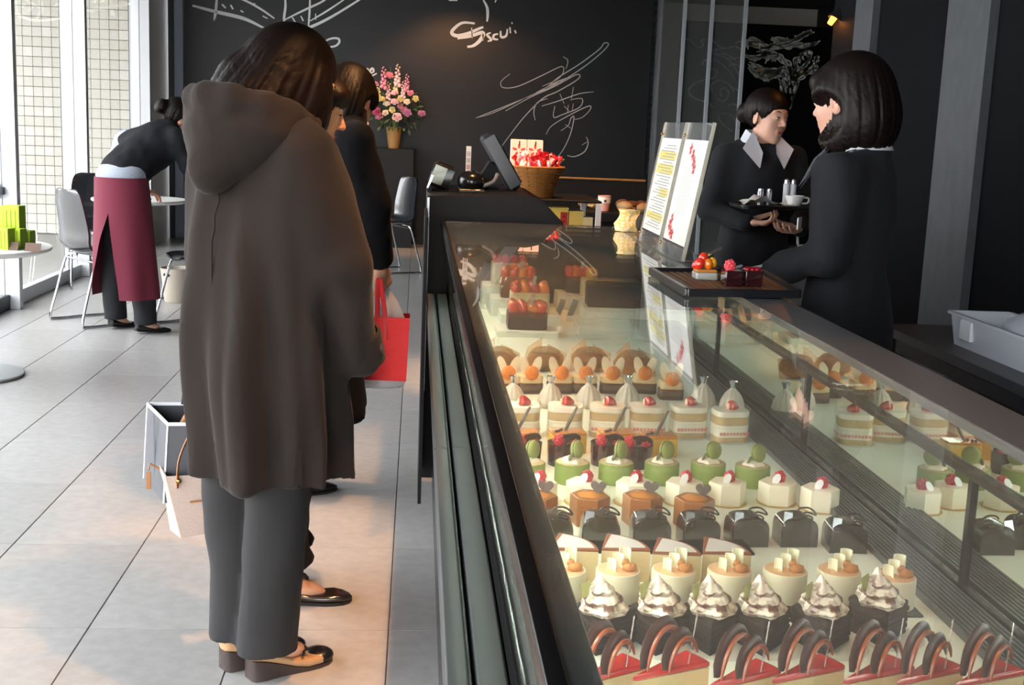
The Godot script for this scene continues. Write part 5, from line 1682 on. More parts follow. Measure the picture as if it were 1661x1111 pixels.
func server_near():
	var at := P(1392, 300, 3.45)
	at.y = 0
	var J := standing()
	J.shL = Vector3(0.165, 1.285, 0.02); J.elL = Vector3(0.21, 1.05, 0.02); J.wrL = Vector3(0.13, 0.985, 0.19)
	J.shR = Vector3(-0.165, 1.285, 0.02); J.elR = Vector3(-0.2, 1.05, 0.02); J.wrR = Vector3(-0.1, 0.98, 0.19)
	var head := Transform3D(hb(-0.28, 0.12), Vector3(0.0, 1.475, 0.05))
	var t := person("shop assistant with dark bobbed hair standing behind the case, seen in profile", at, PI + deg_to_rad(56), J, head, "cfa08b", [[true, J.wrL, aim(Vector3(-0.3, -0.25, 0.9), Vector3(0, -1, 0)), false], [false, J.wrR, aim(Vector3(0.1, -0.25, 0.9), Vector3(0, -1, 0)), false]])
	suit(t, J, Fl.new(Vector3(-0.3, 0.45, -0.22), Vector3(0.3, 1.4, 0.38), 0.012), mt("charcoal suit", hx("232427"), 0.85, 0.0, {"rim": 0.2, "spec": 0.3}))
	hair_on(t, "bob", head, mt("dark brown hair", hx("1d1311"), 0.5, 0.0, {"spec": 0.3, "grain": [Vector3(60, 6, 60), 0.5, 3, 0.06]}), 1.06)
	var s := Sh.new()
	s.box(Vector3(0.02, 1.12, 0.155), Vector3(0.055, 0.035, 0.003), 0.001, Basis(Vector3.UP, 0.1))
	part("name_badge", s, mt("badge", hx("e4e4e0"), 0.4), t)

func server_tray():
	var at := P(1228, 300, 5.6)
	at.y = 0
	var J := standing()
	J.shL = Vector3(0.165, 1.27, 0.0); J.shR = Vector3(-0.165, 1.27, 0.0)
	J.elR = Vector3(-0.23, 1.02, 0.02); J.wrR = Vector3(-0.13, 0.985, 0.2); J.elL = Vector3(0.23, 1.02, 0.04); J.wrL = Vector3(0.12, 0.965, 0.22)
	J.nck = Vector3(0, 1.32, 0.0)
	var head := Transform3D(hb(0.42, 0.1, -0.06), Vector3(0.015, 1.452, 0.03))
	var t := person("shop assistant with tied back hair carrying a tray with a white cup", at, deg_to_rad(8), J, head, "d2a48e", [[true, J.wrL, aim(Vector3(-0.75, -0.1, 0.5), Vector3(0, 1, 0)), false], [false, J.wrR, aim(Vector3(0.8, 0.0, 0.45), Vector3(0.1, 1, 0.0)), true]])
	suit(t, J, Fl.new(Vector3(-0.33, 0.45, -0.22), Vector3(0.33, 1.4, 0.33), 0.012), mt("charcoal suit", hx("232427"), 0.85, 0.0, {"rim": 0.2, "spec": 0.3}))
	hair_on(t, "bun", head, mt("dark brown hair", hx("1d1311"), 0.36), 1.0)
	var s := Sh.new()
	s.box(Vector3(0.175, 0.87, 0.14), Vector3(0.045, 0.03, 0.003), 0.001, Basis(Vector3.UP, 0.3))
	s.tube([Vector3(0.16, 0.885, 0.135), Vector3(0.155, 0.95, 0.13)], 0.006, 6)
	part("name_badge", s, mt("badge", hx("e4e4e0"), 0.4), t)
# ---------------------------------------------------------------- furniture and things around
func fur():
	register_corner()
	goods_corner()
	on_the_case()
	bags()
	seating()
	green_table()
	flowers()
	staff_side()
	far_room()

func register_corner():
	var blk := mt("desk black", hx("0d0d0f"), 0.5, 0.0, {"spec": 0.35})
	var t := thing("register_desk", "black register desk with a sloped right shoulder at the far end of the cake case", "desk", Vector3.ZERO)
	var prof := []
	for q in [[694, 317], [856, 317], [878, 323], [914, 362]]:
		var p := P(q[0], q[1], 4.66)
		prof.append(Vector2(p.x, -p.y))
	prof.append(Vector2(prof[-1].x, 0.0)); prof.append(Vector2(prof[0].x, 0.0))
	var s := Sh.new()
	s.prism(prof, 0.0, 0.8, 0.002, Transform3D(Basis(Vector3.RIGHT, PI / 2), Vector3(0, 0, -5.46)))
	part("desk_body", s, blk, t)
	s = Sh.new()
	s.box(Vector3(0.036, 0.55, -4.41), Vector3(0.012, 1.0, 0.5), 0.001)
	part("side_panel", s, blk, t)
	s = Sh.new()
	s.box(Vector3(0.044, 0.72, -4.652), Vector3(0.008, 0.74, 0.012), 0.001)
	part("steel_edge", s, mt("steel edge", hx("a9adb2"), 0.25, 0.9), t)
	var top: float = -prof[0].y
	# touch screen seen from its back
	t = thing("touch_screen", "black touch screen monitor tilted back on the register desk", "monitor", Vector3.ZERO)
	var a := P(790, 219, 5.0)
	var b := P(838, 306, 5.0)
	s = Sh.new()
	var y := (a - b).normalized()
	var z := Vector3(0, 0, 1)
	var x := y.cross(z)
	var bs := Basis(x, y, z)
	s.box((a + b) / 2 + Vector3(0, 0, -0.12), Vector3(0.05, a.distance_to(b), 0.3), 0.012, bs)
	part("screen_body", s, mt("monitor grey", hx("2a2d33"), 0.35, 0.0, {"spec": 0.6}), t)
	s = Sh.new()
	s.box((a + b) / 2 + Vector3(0.0265, 0, 0) * 1.0 + Vector3(0, 0.012, -0.12), Vector3(0.004, a.distance_to(b) - 0.03, 0.27), 0.001, bs)
	part("display", s, mt("display glass", hx("0a0b0d"), 0.08), t)
	s = Sh.new()
	s.bar(Vector3((a.x + b.x) / 2 - 0.02, (a.y + b.y) / 2 - 0.01, -5.12), Vector3(a.x - 0.02, top + 0.01, -5.12), 0.05, 0.12, Vector3(0, 0, 1), 0.008)
	s.box(Vector3(a.x - 0.02, top + 0.008, -5.12), Vector3(0.16, 0.016, 0.18), 0.005)
	part("stand", s, blk, t)
	# customer display
	var c := P(716, 290, 4.95)
	t = thing("customer_display", "small glossy customer display at the left end of the register desk", "display", Vector3(c.x, top, c.z))
	bs = Basis(Vector3.BACK, -0.35)
	s = Sh.new()
	s.box(Vector3(0, 0.062, -0.04), Vector3(0.085, 0.1, 0.11), 0.014, bs)
	part("display_body", s, mt("dark plastic", hx("17181b"), 0.2, 0.0, {"spec": 0.6}), t)
	s = Sh.new()
	s.box(Vector3(-0.012, 0.066, 0.017), Vector3(0.05, 0.075, 0.004), 0.002, bs)
	part("screen", s, mt("pale screen", hx("5d6657"), 0.08, 0.2), t)
	s = Sh.new()
	s.box(Vector3(-0.045, 0.04, 0.0), Vector3(0.008, 0.06, 0.08), 0.003, bs)
	part("chrome_edge", s, mt("chrome", hx("c8ccd0"), 0.12, 1.0), t)
	s = Sh.new()
	s.box(Vector3(0.0, 0.006, -0.04), Vector3(0.08, 0.012, 0.1), 0.004)
	part("foot", s, blk, t)
	# scanner lump
	c = P(765, 312, 4.9)
	t = thing("card_reader", "rounded black card reader between the small display and the monitor", "card reader", Vector3(c.x, top, c.z))
	s = Sh.new()
	s.ball(Vector3(0, 0.045, -0.02), Vector3(0.058, 0.045, 0.055), 20, 12)
	s.box(Vector3(0, 0.01, -0.02), Vector3(0.1, 0.02, 0.1), 0.006)
	part("reader_body", s, mt("dark plastic", hx("17181b"), 0.2, 0.0, {"spec": 0.6}), t)
	s = Sh.new()
	s.tube(smooth([Vector3(0.045, 0.03, 0.0), Vector3(0.085, 0.05, 0.01), Vector3(0.1, 0.08, 0.0)], 5), 0.008, 8)
	part("cable", s, mt("grey cable", hx("77797c"), 0.4), t)
	# narrow white sign
	c = P(758.5, 300, 4.98)
	t = thing("narrow_sign", "narrow upright white sign with red and grey characters on the register desk", "sign", Vector3(c.x, top, c.z))
	s = Sh.new()
	var tt := P(758, 237, 4.98).y - top
	s.box(Vector3(0, tt / 2 + 0.02, 0), Vector3(0.02, tt - 0.04, 0.004), 0.001)
	part("card", s, mt("sign white", hx("f2f2f0"), 0.5), t)
	s = Sh.new()
	s.box(Vector3(0, 0.012, 0), Vector3(0.03, 0.024, 0.03), 0.004)
	part("foot", s, blk, t)
	for k in 4:
		var yy: float = tt - 0.03 - 0.026 * k
		var m := mt("print grey", hx("8f9296"), 0.6) if k < 2 else mt("print red", hx("b8261c"), 0.6)
		s = Sh.new()
		for q in [[0.0, 0.007, 0.011, 0.0022], [0.0, 0.0, 0.011, 0.0022], [0.0, -0.007, 0.011, 0.0022], [-0.0045, 0.0, 0.0022, 0.015], [0.0045, 0.0, 0.0022, 0.015]]:
			s.box(Vector3(q[0], yy + q[1], 0.0024), Vector3(q[2], q[3], 0.0008))
		part("character", s, m, t)

func goods_corner():
	var blk := mt("desk black", hx("0d0d0f"), 0.5, 0.0, {"spec": 0.35})
	var D := 6.2
	var ty := P(930, 325, D).y
	var x0 := P(790, 325, D).x
	var x1 := P(976, 325, D).x
	var t := thing("gift_shelf", "low black display shelf with white posts carrying the sweets basket", "shelf", Vector3.ZERO)
	var s := Sh.new()
	s.box(Vector3((x0 + x1) / 2, ty - 0.006, -D - 0.3), Vector3(x1 - x0, 0.012, 0.62), 0.002)
	part("top", s, blk, t)
	s = Sh.new()
	s.box(Vector3((x0 + x1) / 2, ty - 0.18, -D - 0.3), Vector3(x1 - x0 - 0.02, 0.012, 0.6), 0.002)
	part("lower_shelf", s, mt("pale shelf", hx("d8d2bc"), 0.5), t)
	for q in [[x0 + 0.02, -D], [x1 - 0.014, -D], [x0 + 0.02, -D - 0.58], [x1 - 0.014, -D - 0.58]]:
		s = Sh.new()
		s.box(Vector3(q[0], (ty - 0.012) / 2, q[1]), Vector3(0.026, ty - 0.012, 0.026), 0.002)
		part("post", s, mt("white post", hx("b9c0c8"), 0.4), t)
	# gift boxes on the lower shelf
	var names_ := ["yellow gift box with a red label under the sweets basket", "plain yellow gift box right of the red labelled one", "pale wooden gift box beside the white shelf post"]
	for k in 3:
		var c := P([906, 935, 954][k], 350, D + 0.06)
		var h: float = [0.125, 0.11, 0.08][k]
		var b := thing("gift_box", names_[k], "box", Vector3(c.x, ty - 0.174, c.z - 0.05), 0.0, "gift boxes on the low shelf")
		s = Sh.new()
		s.box(Vector3(0, h / 2, 0), Vector3([0.1, 0.075, 0.05][k], h, 0.1), 0.003)
		part("box_body", s, mt("gift yellow %d" % k, [hx("d9b54a"), hx("cfae55"), hx("d2bd86")][k], 0.6), b)
		s = Sh.new()
		s.box(Vector3(0, h + 0.003, 0), Vector3([0.102, 0.077, 0.052][k], 0.008, 0.102), 0.002)
		part("lid", s, mt("gift lid %d" % k, [hx("e3c568"), hx("dcc06c"), hx("e0cf9c")][k], 0.6), b)
		if k == 0:
			s = Sh.new()
			s.box(Vector3(0.028, h * 0.5, 0.051), Vector3(0.036, h * 0.75, 0.002))
			var l := part("red_label", s, mt("label red", hx("a8251d"), 0.5), b)
			s = Sh.new()
			for j in 3:
				s.box(Vector3(0.028, h * (0.3 + 0.2 * j), 0.0525), Vector3(0.014, 0.003, 0.001))
				s.box(Vector3(0.028, h * (0.3 + 0.2 * j), 0.0525), Vector3(0.003, 0.014, 0.001))
			part("characters", s, mt("print dark", hx("2a1512"), 0.6), l)
	# wicker basket
	var c := P(872, 322, D)
	t = thing("wicker_basket", "flared wicker basket of red and white wrapped sweets", "basket", Vector3(c.x, ty, -D - 0.17))
	var wick := mt("wicker", hx("b5762f"), 0.6, 0.0, {"grain": [30.0, 0.4]})
	var tall := 0.15
	s = Sh.new()
	for j in 15:
		var u := j / 14.0
		var pts := []
		for i in 33:
			var a := TAU * i / 32
			var r := lerpf(0.09, 0.145, pow(u, 1.6))
			pts.append(Vector3(cos(a) * r * 1.0, 0.006 + u * tall, sin(a) * r * 0.85) * Vector3(1, 1, 1) + Vector3(cos(a), 0, sin(a)) * 0.002 * (1 if (i + j) % 2 == 0 else -1))
		s.tube(pts, 0.0058, 6, false)
	part("weave", s, wick, t)
	for i in 16:
		var pts := []
		for j in 7:
			var u := j / 6.0
			var a := TAU * i / 16
			var r := lerpf(0.09, 0.147, pow(u, 1.6))
			pts.append(Vector3(cos(a) * r, 0.004 + u * (tall + 0.006), sin(a) * r * 0.85))
		s = Sh.new()
		s.tube(pts, 0.0045, 6)
		part("stake", s, mt("wicker dark", hx("7d4b1c"), 0.6), t)
	s = Sh.new()
	s.lathe([Vector2(0, 0), Vector2(0.09, 0), Vector2(0.1, 0.1), Vector2(0.12, 0.135), Vector2(0, 0.135)], 24, Transform3D(Basis.from_scale(Vector3(1, 1, 0.85)), Vector3(0, 0.004, 0)))
	part("lining", s, mt("lining", hx("c98c48"), 0.8), t)
	# wrapped sweets heaped in the basket
	var rng := RandomNumberGenerator.new()
	rng.seed = 11
	var proto := {}
	for i in 34:
		var kind := i % 3
		var a := rng.randf() * TAU
		var r := sqrt(rng.randf()) * 0.115
		var p := Vector3(c.x + cos(a) * r, ty + 0.14 + 0.04 * (1 - r / 0.13) + rng.randf() * 0.02, -D - 0.17 + sin(a) * r * 0.8)
		var l := "wrapped sweet heaped in the wicker basket"
		var o: Node3D
		if proto.has(kind): o = dup(proto[kind], "%s %s" % [["red", "white and red", "pale pink"][kind], l], p)
		else:
			o = thing("wrapped_sweet", "%s %s" % [["red", "white and red", "pale pink"][kind], l], "sweet", p, 0.0, "sweets in the wicker basket")
			s = Sh.new()
			s.ball(Vector3.ZERO, Vector3(0.012, 0.032, 0.009), 10, 6)
			part("wrapper", s, [mt("wrap red", hx("c4202c"), 0.25, 0.0, {"coat": 0.5}), mt("wrap white", hx("e9dcd6"), 0.3), mt("wrap pink", hx("dc8f90"), 0.25)][kind], o)
			s = Sh.new()
			s.lathe([Vector2(0.003, 0.026), Vector2(0.005, 0.032), Vector2(0.012, 0.05), Vector2(0.013, 0.056)], 10, Transform3D(), 0.25, 4)
			part("twist", s, [mt("wrap red", hx("c4202c"), 0.25), mt("wrap red", hx("c4202c"), 0.25), mt("wrap white", hx("e9dcd6"), 0.3)][kind], o)
			proto[kind] = o
		o.rotation = Vector3(rng.randf_range(-0.6, 0.6), rng.randf() * TAU, rng.randf_range(-0.6, 0.6))
	# two printed boxes standing in the basket
	for k in 2:
		var q := P([846.0, 873.0][k], 248, D)
		var b := thing("sweet_box", ["pink box printed with red petals, left of the two in the basket", "pink box printed with red petals, right of the two in the basket"][k], "box", Vector3(q.x, ty + 0.13, -D - 0.2), 0.0, "boxes in the basket")
		s = Sh.new()
		s.box(Vector3(0, 0.08, 0), Vector3(0.08, 0.16, 0.05), 0.003)
		part("box_body", s, mt("box pink", hx("eac9bd"), 0.5), b)
		s = Sh.new()
		for i in 5:
			var a := TAU * i / 5 + 0.3
			s.ball(Vector3(0.022 * cos(a), 0.105 + 0.022 * sin(a), 0.026), Vector3(0.013, 0.006, 0.001), 10, 5, Basis(Vector3.BACK, a))
		part("petal_print", s, mt("petal print", hx("b3402f"), 0.5), b)
		s = Sh.new()
		s.box(Vector3(0.002, 0.142, 0.026), Vector3(0.006, 0.022, 0.002))
		part("stem_print", s, mt("print dark", hx("2a1512"), 0.6), b)
	# second table with breads
	D = 8.3
	var y2 := P(1000, 345, D).y
	t = thing("bread_table", "dark bread table with a brass rail before the chalk wall", "table", Vector3.ZERO)
	var xa := P(900, 340, D).x
	var xb := P(1075, 340, D).x
	s = Sh.new()
	s.box(Vector3((xa + xb) / 2, y2 - 0.03, -D - 0.35), Vector3(xb - xa, 0.06, 0.8), 0.004)
	part("table_top", s, blk, t)
	s = Sh.new()
	s.box(Vector3((xa + xb) / 2, (y2 - 0.06) / 2, -D - 0.4), Vector3(xb - xa - 0.1, y2 - 0.06, 0.6))
	part("table_base", s, blk, t)
	s = Sh.new()
	var yr := P(980, 291, D + 0.7).y
	s.box(Vector3((xa + xb) / 2, (y2 + yr) / 2, -D - 0.72), Vector3(xb - xa, yr - y2, 0.03))
	part("back_board", s, blk, t)
	s = Sh.new()
	s.tube([Vector3(xa, yr, -D - 0.7), Vector3(xb, yr, -D - 0.7)], 0.01, 10)
	part("brass_rail", s, mt("dull brass", hx("7d6138"), 0.5, 0.4), t)
	c = P(986, 322, D)
	t = thing("paper_cup", "pink and white paper cup with dark print on the bread table", "cup", Vector3(c.x, y2, -D - 0.15))
	s = Sh.new()
	s.lathe([Vector2(0, 0), Vector2(0.032, 0), Vector2(0.046, 0.105), Vector2(0.042, 0.105), Vector2(0.03, 0.01), Vector2(0, 0.01)], 20)
	part("cup_body", s, mt("cup pink", hx("d99a8c"), 0.5), t)
	s = Sh.new()
	s.lathe([Vector2(0.0405, 0.055), Vector2(0.0455, 0.095), Vector2(0.0462, 0.095), Vector2(0.0412, 0.055)], 20)
	part("white_band", s, mt("cup band", hx("e9e2d4"), 0.5), t)
	s = Sh.new()
	s.box(Vector3(0, 0.07, 0.0445), Vector3(0.016, 0.014, 0.003))
	part("dark_print", s, mt("print dark", hx("2a1512"), 0.6), t)
	var bread := [[955, 318, 0.1, "b57a2e", "orange brown packet left of the pink cup"], [968, 322, 0.09, "c08a33", "golden packet beside the pink cup"], [1008, 332, 0.13, "c9a878", "pale bread packet right of the pink cup"], [1024, 326, 0.12, "7a4c2a", "dark brown bread near the menu stand"], [1034, 337, 0.13, "b48a58", "tan bread packet near the menu stand"], [1016, 318, 0.11, "8a5d38", "brown bread behind the pale packet"], [1044, 322, 0.1, "6a3c22", "darkest small bread at the right end of the table"]]
	for q in bread:
		var p := P(q[0], q[1], D + 0.25)
		t = thing("bread_packet", q[4], "bread", Vector3(p.x, y2, -D - 0.25 + (q[1] - 325) * 0.02), q[0] * 0.7, "breads on the dark table")
		s = Sh.new(0.4)
		s.ball(Vector3(0, 0.036, 0), Vector3(q[2] * 0.6, 0.036, 0.05), 16, 10)
		part("loaf", s, mt("bread " + q[3], hx(q[3]), 0.7, 0.0, {"grain": [18.0, 0.4], "bump": [18.0, 0.2]}), t)
		s = Sh.new()
		s.box(Vector3(0, 0.032, 0.04), Vector3(0.05, 0.025, 0.002), 0.0, Basis(Vector3.RIGHT, -0.6))
		part("paper_label", s, mt("paper label", hx("d9d0bc"), 0.7), t)

func on_the_case():
	# menu stand: two sheets in clear acrylic, leaning back on the rear ledge
	var a := PY(1092, 424, 1.012)
	var b := PY(1036, 386, 1.012)
	a.x = 0.745; b.x = 0.745
	var ta := P(1160, 199, -a.z)
	var u := (ta - a)
	u.z = 0
	var e := b - a
	var n := e.cross(u).normalized()
	if n.x > 0: n = -n
	var at := func(sx: float, ty: float, off := 0.0): return a + e * sx + u * ty + n * off
	var t := thing("menu_stand", "clear acrylic menu stand holding two printed sheets on the rear ledge of the case", "menu stand", Vector3.ZERO)
	var quad := func(s: Sh, x0: float, x1: float, y0: float, y1: float, off: float):
		s.quad(at.call(x0, y0, off), at.call(x0, y1, off), at.call(x1, y1, off), at.call(x1, y0, off))
	var slabf := func(x0: float, x1: float, y0: float, y1: float, o0: float, o1: float) -> Sh:
		var s := Sh.new()
		var r := []
		for o in [o0, o1]:
			r.append(PackedVector3Array([at.call(x0, y0, o), at.call(x1, y0, o), at.call(x1, y1, o), at.call(x0, y1, o)]))
		s.rows_auto(r)
		s.fan_auto(r[0], r[1]); s.fan_auto(r[1], r[0])
		return s
	for k in 2:
		var x0: float = [0.0, 0.5][k]
		var x1 := x0 + 0.48
		var pan := part("acrylic_panel", slabf.call(x0, x1, 0.0, 1.0, -0.004, 0.0), mt("acrylic", hx("f2f6f4"), 0.03, 0.0, {"glass": 0.07}), t)
		for q in [x0, x1 - 0.02]:
			part("edge", slabf.call(q, q + 0.02, 0.0, 1.0, -0.005, 0.003), mt("acrylic edge", hx("c3bfae"), 0.15, 0.0, {"glass": 0.5}), pan)
		var sh := part("printed_sheet", slabf.call(x0 + 0.03, x1 - 0.03, 0.1, 0.87, 0.0008, 0.0016), mt("sheet white", hx("d6d7d3"), 0.6), t, ["white sheet with red maple leaves", "white sheet with yellow text blocks"][k])
		part("dark_foot_line", slabf.call(x0 + 0.03, x1 - 0.03, 0.085, 0.1, 0.0008, 0.0018), mt("print dark", hx("2a1512"), 0.6), sh)
		if k == 0:
			var s := Sh.new()
			for q in [[0.30, 0.80], [0.24, 0.76], [0.20, 0.71], [0.17, 0.66], [0.34, 0.17], [0.38, 0.21], [0.30, 0.15], [0.36, 0.26]]:
				for i in 5:
					var an: float = TAU * i / 5 + q[0] * 9
					var c: Vector3 = at.call(q[0], q[1], 0.0022)
					var en := e.normalized(); var un := u.normalized()
					var d := en * cos(an) + un * sin(an)
					var w := en * -sin(an) + un * cos(an)
					s.quad(c - w * 0.002, c + d * 0.012 + w * 0.006, c + d * 0.021, c + d * 0.012 - w * 0.006)
			part("leaf_print", s, mt("leaf red", hx("c8322a"), 0.6), sh)
			s = Sh.new()
			for i in 22: quad.call(s, 0.12 + 0.02 * (i % 3), 0.36, 0.31 + i * 0.0165, 0.314 + i * 0.0165, 0.0021)
			part("text_lines", s, mt("print pale", hx("b9b9b4"), 0.6), sh)
		else:
			var s := Sh.new()
			for q in [[0.56, 0.92, 0.70, 0.76], [0.56, 0.92, 0.58, 0.66], [0.56, 0.92, 0.20, 0.26], [0.56, 0.75, 0.40, 0.46]]: quad.call(s, q[0], q[1], q[2], q[3], 0.0021)
			part("yellow_block", s, mt("print yellow", hx("cfc36c"), 0.6), sh)
			s = Sh.new()
			for i in 30: quad.call(s, 0.57 + 0.03 * (i % 2), 0.9 - 0.05 * (i % 3), 0.14 + i * 0.023, 0.147 + i * 0.023, 0.0024)
			part("text_lines", s, mt("print grey2", hx("8d8d86"), 0.6), sh)
		for q in [0.06, 0.9]:
			var s := Sh.new()
			s.ball(at.call(x1 - 0.015, q, 0.004), Vector3.ONE * 0.005, 8, 6)
			part("brass_pin", s, mt("brass", hx("a8824a"), 0.25, 1.0), pan)
	var s := Sh.new()
	s.box((a + b) / 2 + Vector3(0.03, 0.002, 0), Vector3(0.1, 0.005, absf(e.z)), 0.001)
	s.bar(at.call(0.5, 0.6, -0.006), Vector3(0.81, 1.012, (a.z + b.z) / 2), 0.2, 0.004, Vector3(1, 0, 0))
	part("back_foot", s, mt("acrylic", hx("f2f6f4"), 0.03, 0.0, {"glass": 0.07}), t)
	# serving tray with slats and pastries
	var TY := 1.03
	var l := PY(1056, 434, TY); var f := PY(1115, 468, TY); var r := PY(1297, 471, TY); var bk := PY(1236, 437, TY)
	var poly := [Vector2(l.x, l.z), Vector2(f.x, f.z), Vector2(r.x, r.z), Vector2(bk.x, bk.z)]
	t = thing("serving_tray", "black serving tray with wooden slats on top of the case", "tray", Vector3.ZERO)
	s = Sh.new()
	s.prism(poly, 1.013, 1.018, 0.001)
	for i in 4:
		var p0 := poly[i] as Vector2
		var p1 := poly[(i + 1) % 4] as Vector2
		s.bar(Vector3(p0.x, 1.022, p0.y), Vector3(p1.x, 1.022, p1.y), 0.012, 0.018, Vector3.UP, 0.003)
	part("tray_frame", s, mt("tray black2", hx("15161a"), 0.3), t)
	for i in 16:
		var w := (i + 0.7) / 16.5
		var p0 := f.lerp(r, w)
		var p1 := l.lerp(bk, w)
		s = Sh.new()
		s.bar(Vector3(p0.x, 1.021, p0.z).lerp(Vector3(p1.x, 1.021, p1.z), 0.05), Vector3(p0.x, 1.021, p0.z).lerp(Vector3(p1.x, 1.021, p1.z), 0.95), 0.011, 0.004, Vector3.UP, 0.001)
		part("slat", s, mt("slat wood", hx("8a5a36"), 0.5, 0.0, {"grain": [Vector3(40, 8, 8), 0.35]}), t)
	var ty := 1.0235
	var c := PY(1143, 452, ty)
	t = thing("fruit_pastry", "small pastry with strawberries, orange fruit and a silver leaf on the serving tray", "cake", Vector3(c.x, ty, c.z))
	part("foil_case", slab(rrect(0.055, 0.05, 0.006), 0.0, 0.017, 0.002), mt("grey case", hx("a7a69f"), 0.4, 0.3), t)
	part("pastry", slab(rrect(0.052, 0.047, 0.006), 0.017, 0.024, 0.002), mt("baked pastry", hx("b8742f"), 0.6), t)
	for q in [[-0.016, 0.036, 0.004, 0.012, "d5301f"], [-0.006, 0.048, -0.004, 0.012, "d33a22"], [-0.02, 0.032, -0.012, 0.01, "c92a1d"], [0.006, 0.036, 0.006, 0.011, "d9701a"], [0.018, 0.04, 0.0, 0.01, "d39a1c"], [0.012, 0.034, -0.012, 0.01, "d97a1c"]]:
		s = Sh.new()
		s.ball(Vector3(q[0], q[1], q[2]), Vector3(q[3], q[3] * 1.3, q[3]), 12, 8, Basis(Vector3.BACK, q[0] * 20))
		part("fruit", s, mt("fruit " + q[4], hx(q[4]), 0.15, 0.0, {"coat": 0.6}), t)
	s = Sh.new()
	s.box(Vector3(0.02, 0.066, 0.0), Vector3(0.04, 0.008, 0.001), 0.0, Basis(Vector3.BACK, 0.5) * Basis(Vector3.RIGHT, 0.5))
	part("silver_leaf", s, mt("silver foil", hx("d7dadd"), 0.22, 0.9), t)
	for k in 2:
		c = PY([1186.0, 1218.0][k], 463, ty)
		t = thing("berry_cube", ["dark berry cube with a pink raspberry on the serving tray", "dark berry cube with dark red topping at the right of the tray"][k], "cake", Vector3(c.x, ty, c.z), 0.0, "berry cubes on the serving tray")
		part("jelly_cube", slab(rrect(0.042, 0.045, 0.004), 0.0, 0.036, 0.002), mt("dark jelly cube", hx("2c1014"), 0.12, 0.0, {"coat": 0.7}), t)
		if k == 0: berry(t, "raspberry", Vector3(-0.006, 0.046, 0.0), 0.013, mt("pink raspberry", hx("dc4a52"), 0.4))
		else:
			s = Sh.new()
			for i in 6: s.ball(Vector3(0.011 * (i % 3 - 1), 0.038, 0.013 * (i / 3) - 0.006), Vector3(0.008, 0.006, 0.008), 10, 6)
			part("berry_topping", s, mt("topping red", hx("8e141e"), 0.15, 0.0, {"coat": 0.6}), t)
		s = Sh.new()
		s.box(Vector3(0.012, 0.043, -0.006), Vector3(0.026, 0.006, 0.001), 0.0, Basis(Vector3.BACK, 0.25))
		part("silver_tag", s, mt("silver foil", hx("d7dadd"), 0.22, 0.9), t)
	# yellow crumpled bag and dark wrapped thing at the far corner of the ledge
	c = PY(1003, 388, 1.012)
	t = thing("yellow_bag", "bright yellow and white paper bag at the far corner of the case top", "bag", Vector3(0.755, 1.012, -4.36))
	var yb := mt("yellow paper", Color.WHITE, 0.6)
	var yt := ntex(0.03, hx("e8c95a"), hx("f3ecd6"), 3, 256, 8)
	yt.color_ramp.offsets = PackedFloat32Array([0.4, 0.6])
	yb.albedo_texture = yt; yb.uv1_triplanar = true; yb.uv1_scale = Vector3.ONE * 9
	s = Sh.new(0.3)
	var nz := FastNoiseLite.new()
	nz.seed = 2; nz.frequency = 22.0
	s.lathe([Vector2(0, 0), Vector2(0.036, 0.0), Vector2(0.04, 0.03), Vector2(0.034, 0.06), Vector2(0.026, 0.075), Vector2(0.032, 0.09), Vector2(0.0, 0.085)], 18, Transform3D(Basis.from_scale(Vector3(1.2, 0.85, 0.8)), Vector3.ZERO))
	s.warp(func(p: Vector3): return p + Vector3(nz.get_noise_3dv(p), nz.get_noise_3dv(p + Vector3.ONE) * 0.3, nz.get_noise_3dv(p - Vector3.ONE)) * 0.016)
	part("paper", s, yb, t)
	c = PY(1028, 392, 1.012)
	t = thing("wrapped_bread", "dark round wrapped loaf with white paper beside the yellow bag", "bread", Vector3(0.80, 1.012, -4.22))
	s = Sh.new(0.4)
	s.ball(Vector3(-0.005, 0.04, 0), Vector3(0.04, 0.04, 0.036), 16, 10)
	part("loaf", s, mt("dark bread", hx("33261c"), 0.5, 0.0, {"grain": [30.0, 0.6], "bump": [30.0, 0.2]}), t)
	s = Sh.new()
	s.box(Vector3(0.02, 0.055, 0.015), Vector3(0.05, 0.075, 0.002), 0.0, Basis(Vector3.BACK, -0.5) * Basis(Vector3.RIGHT, -0.2))
	part("white_paper", s, mt("paper label", hx("d9d0bc"), 0.7), t)

func bagbox(s: Sh, a: Array, th := 0.002):
	# open box: a = [bottom ring of 4, top ring of 4], walls with an inner side
	s.rows_auto([PackedVector3Array(a[0]), PackedVector3Array(a[1])])
	s.fan_auto(PackedVector3Array(a[0]), PackedVector3Array(a[1]))
	var c := Vector3.ZERO
	for p in a[1]: c += p / 4.0
	var i0 := []
	var i1 := []
	for k in 4:
		i1.append(a[1][k].move_toward(c, th)); i0.append(a[0][k].move_toward(c, th * 3) + Vector3(0, th, 0))
	for k in 4:
		var j := (k + 1) % 4
		s.quad(i1[k], i1[j], i0[j], i0[k])
		s.quad(a[1][k], a[1][j], i1[j], i1[k])
	s.quad(i0[0], i0[1], i0[2], i0[3])

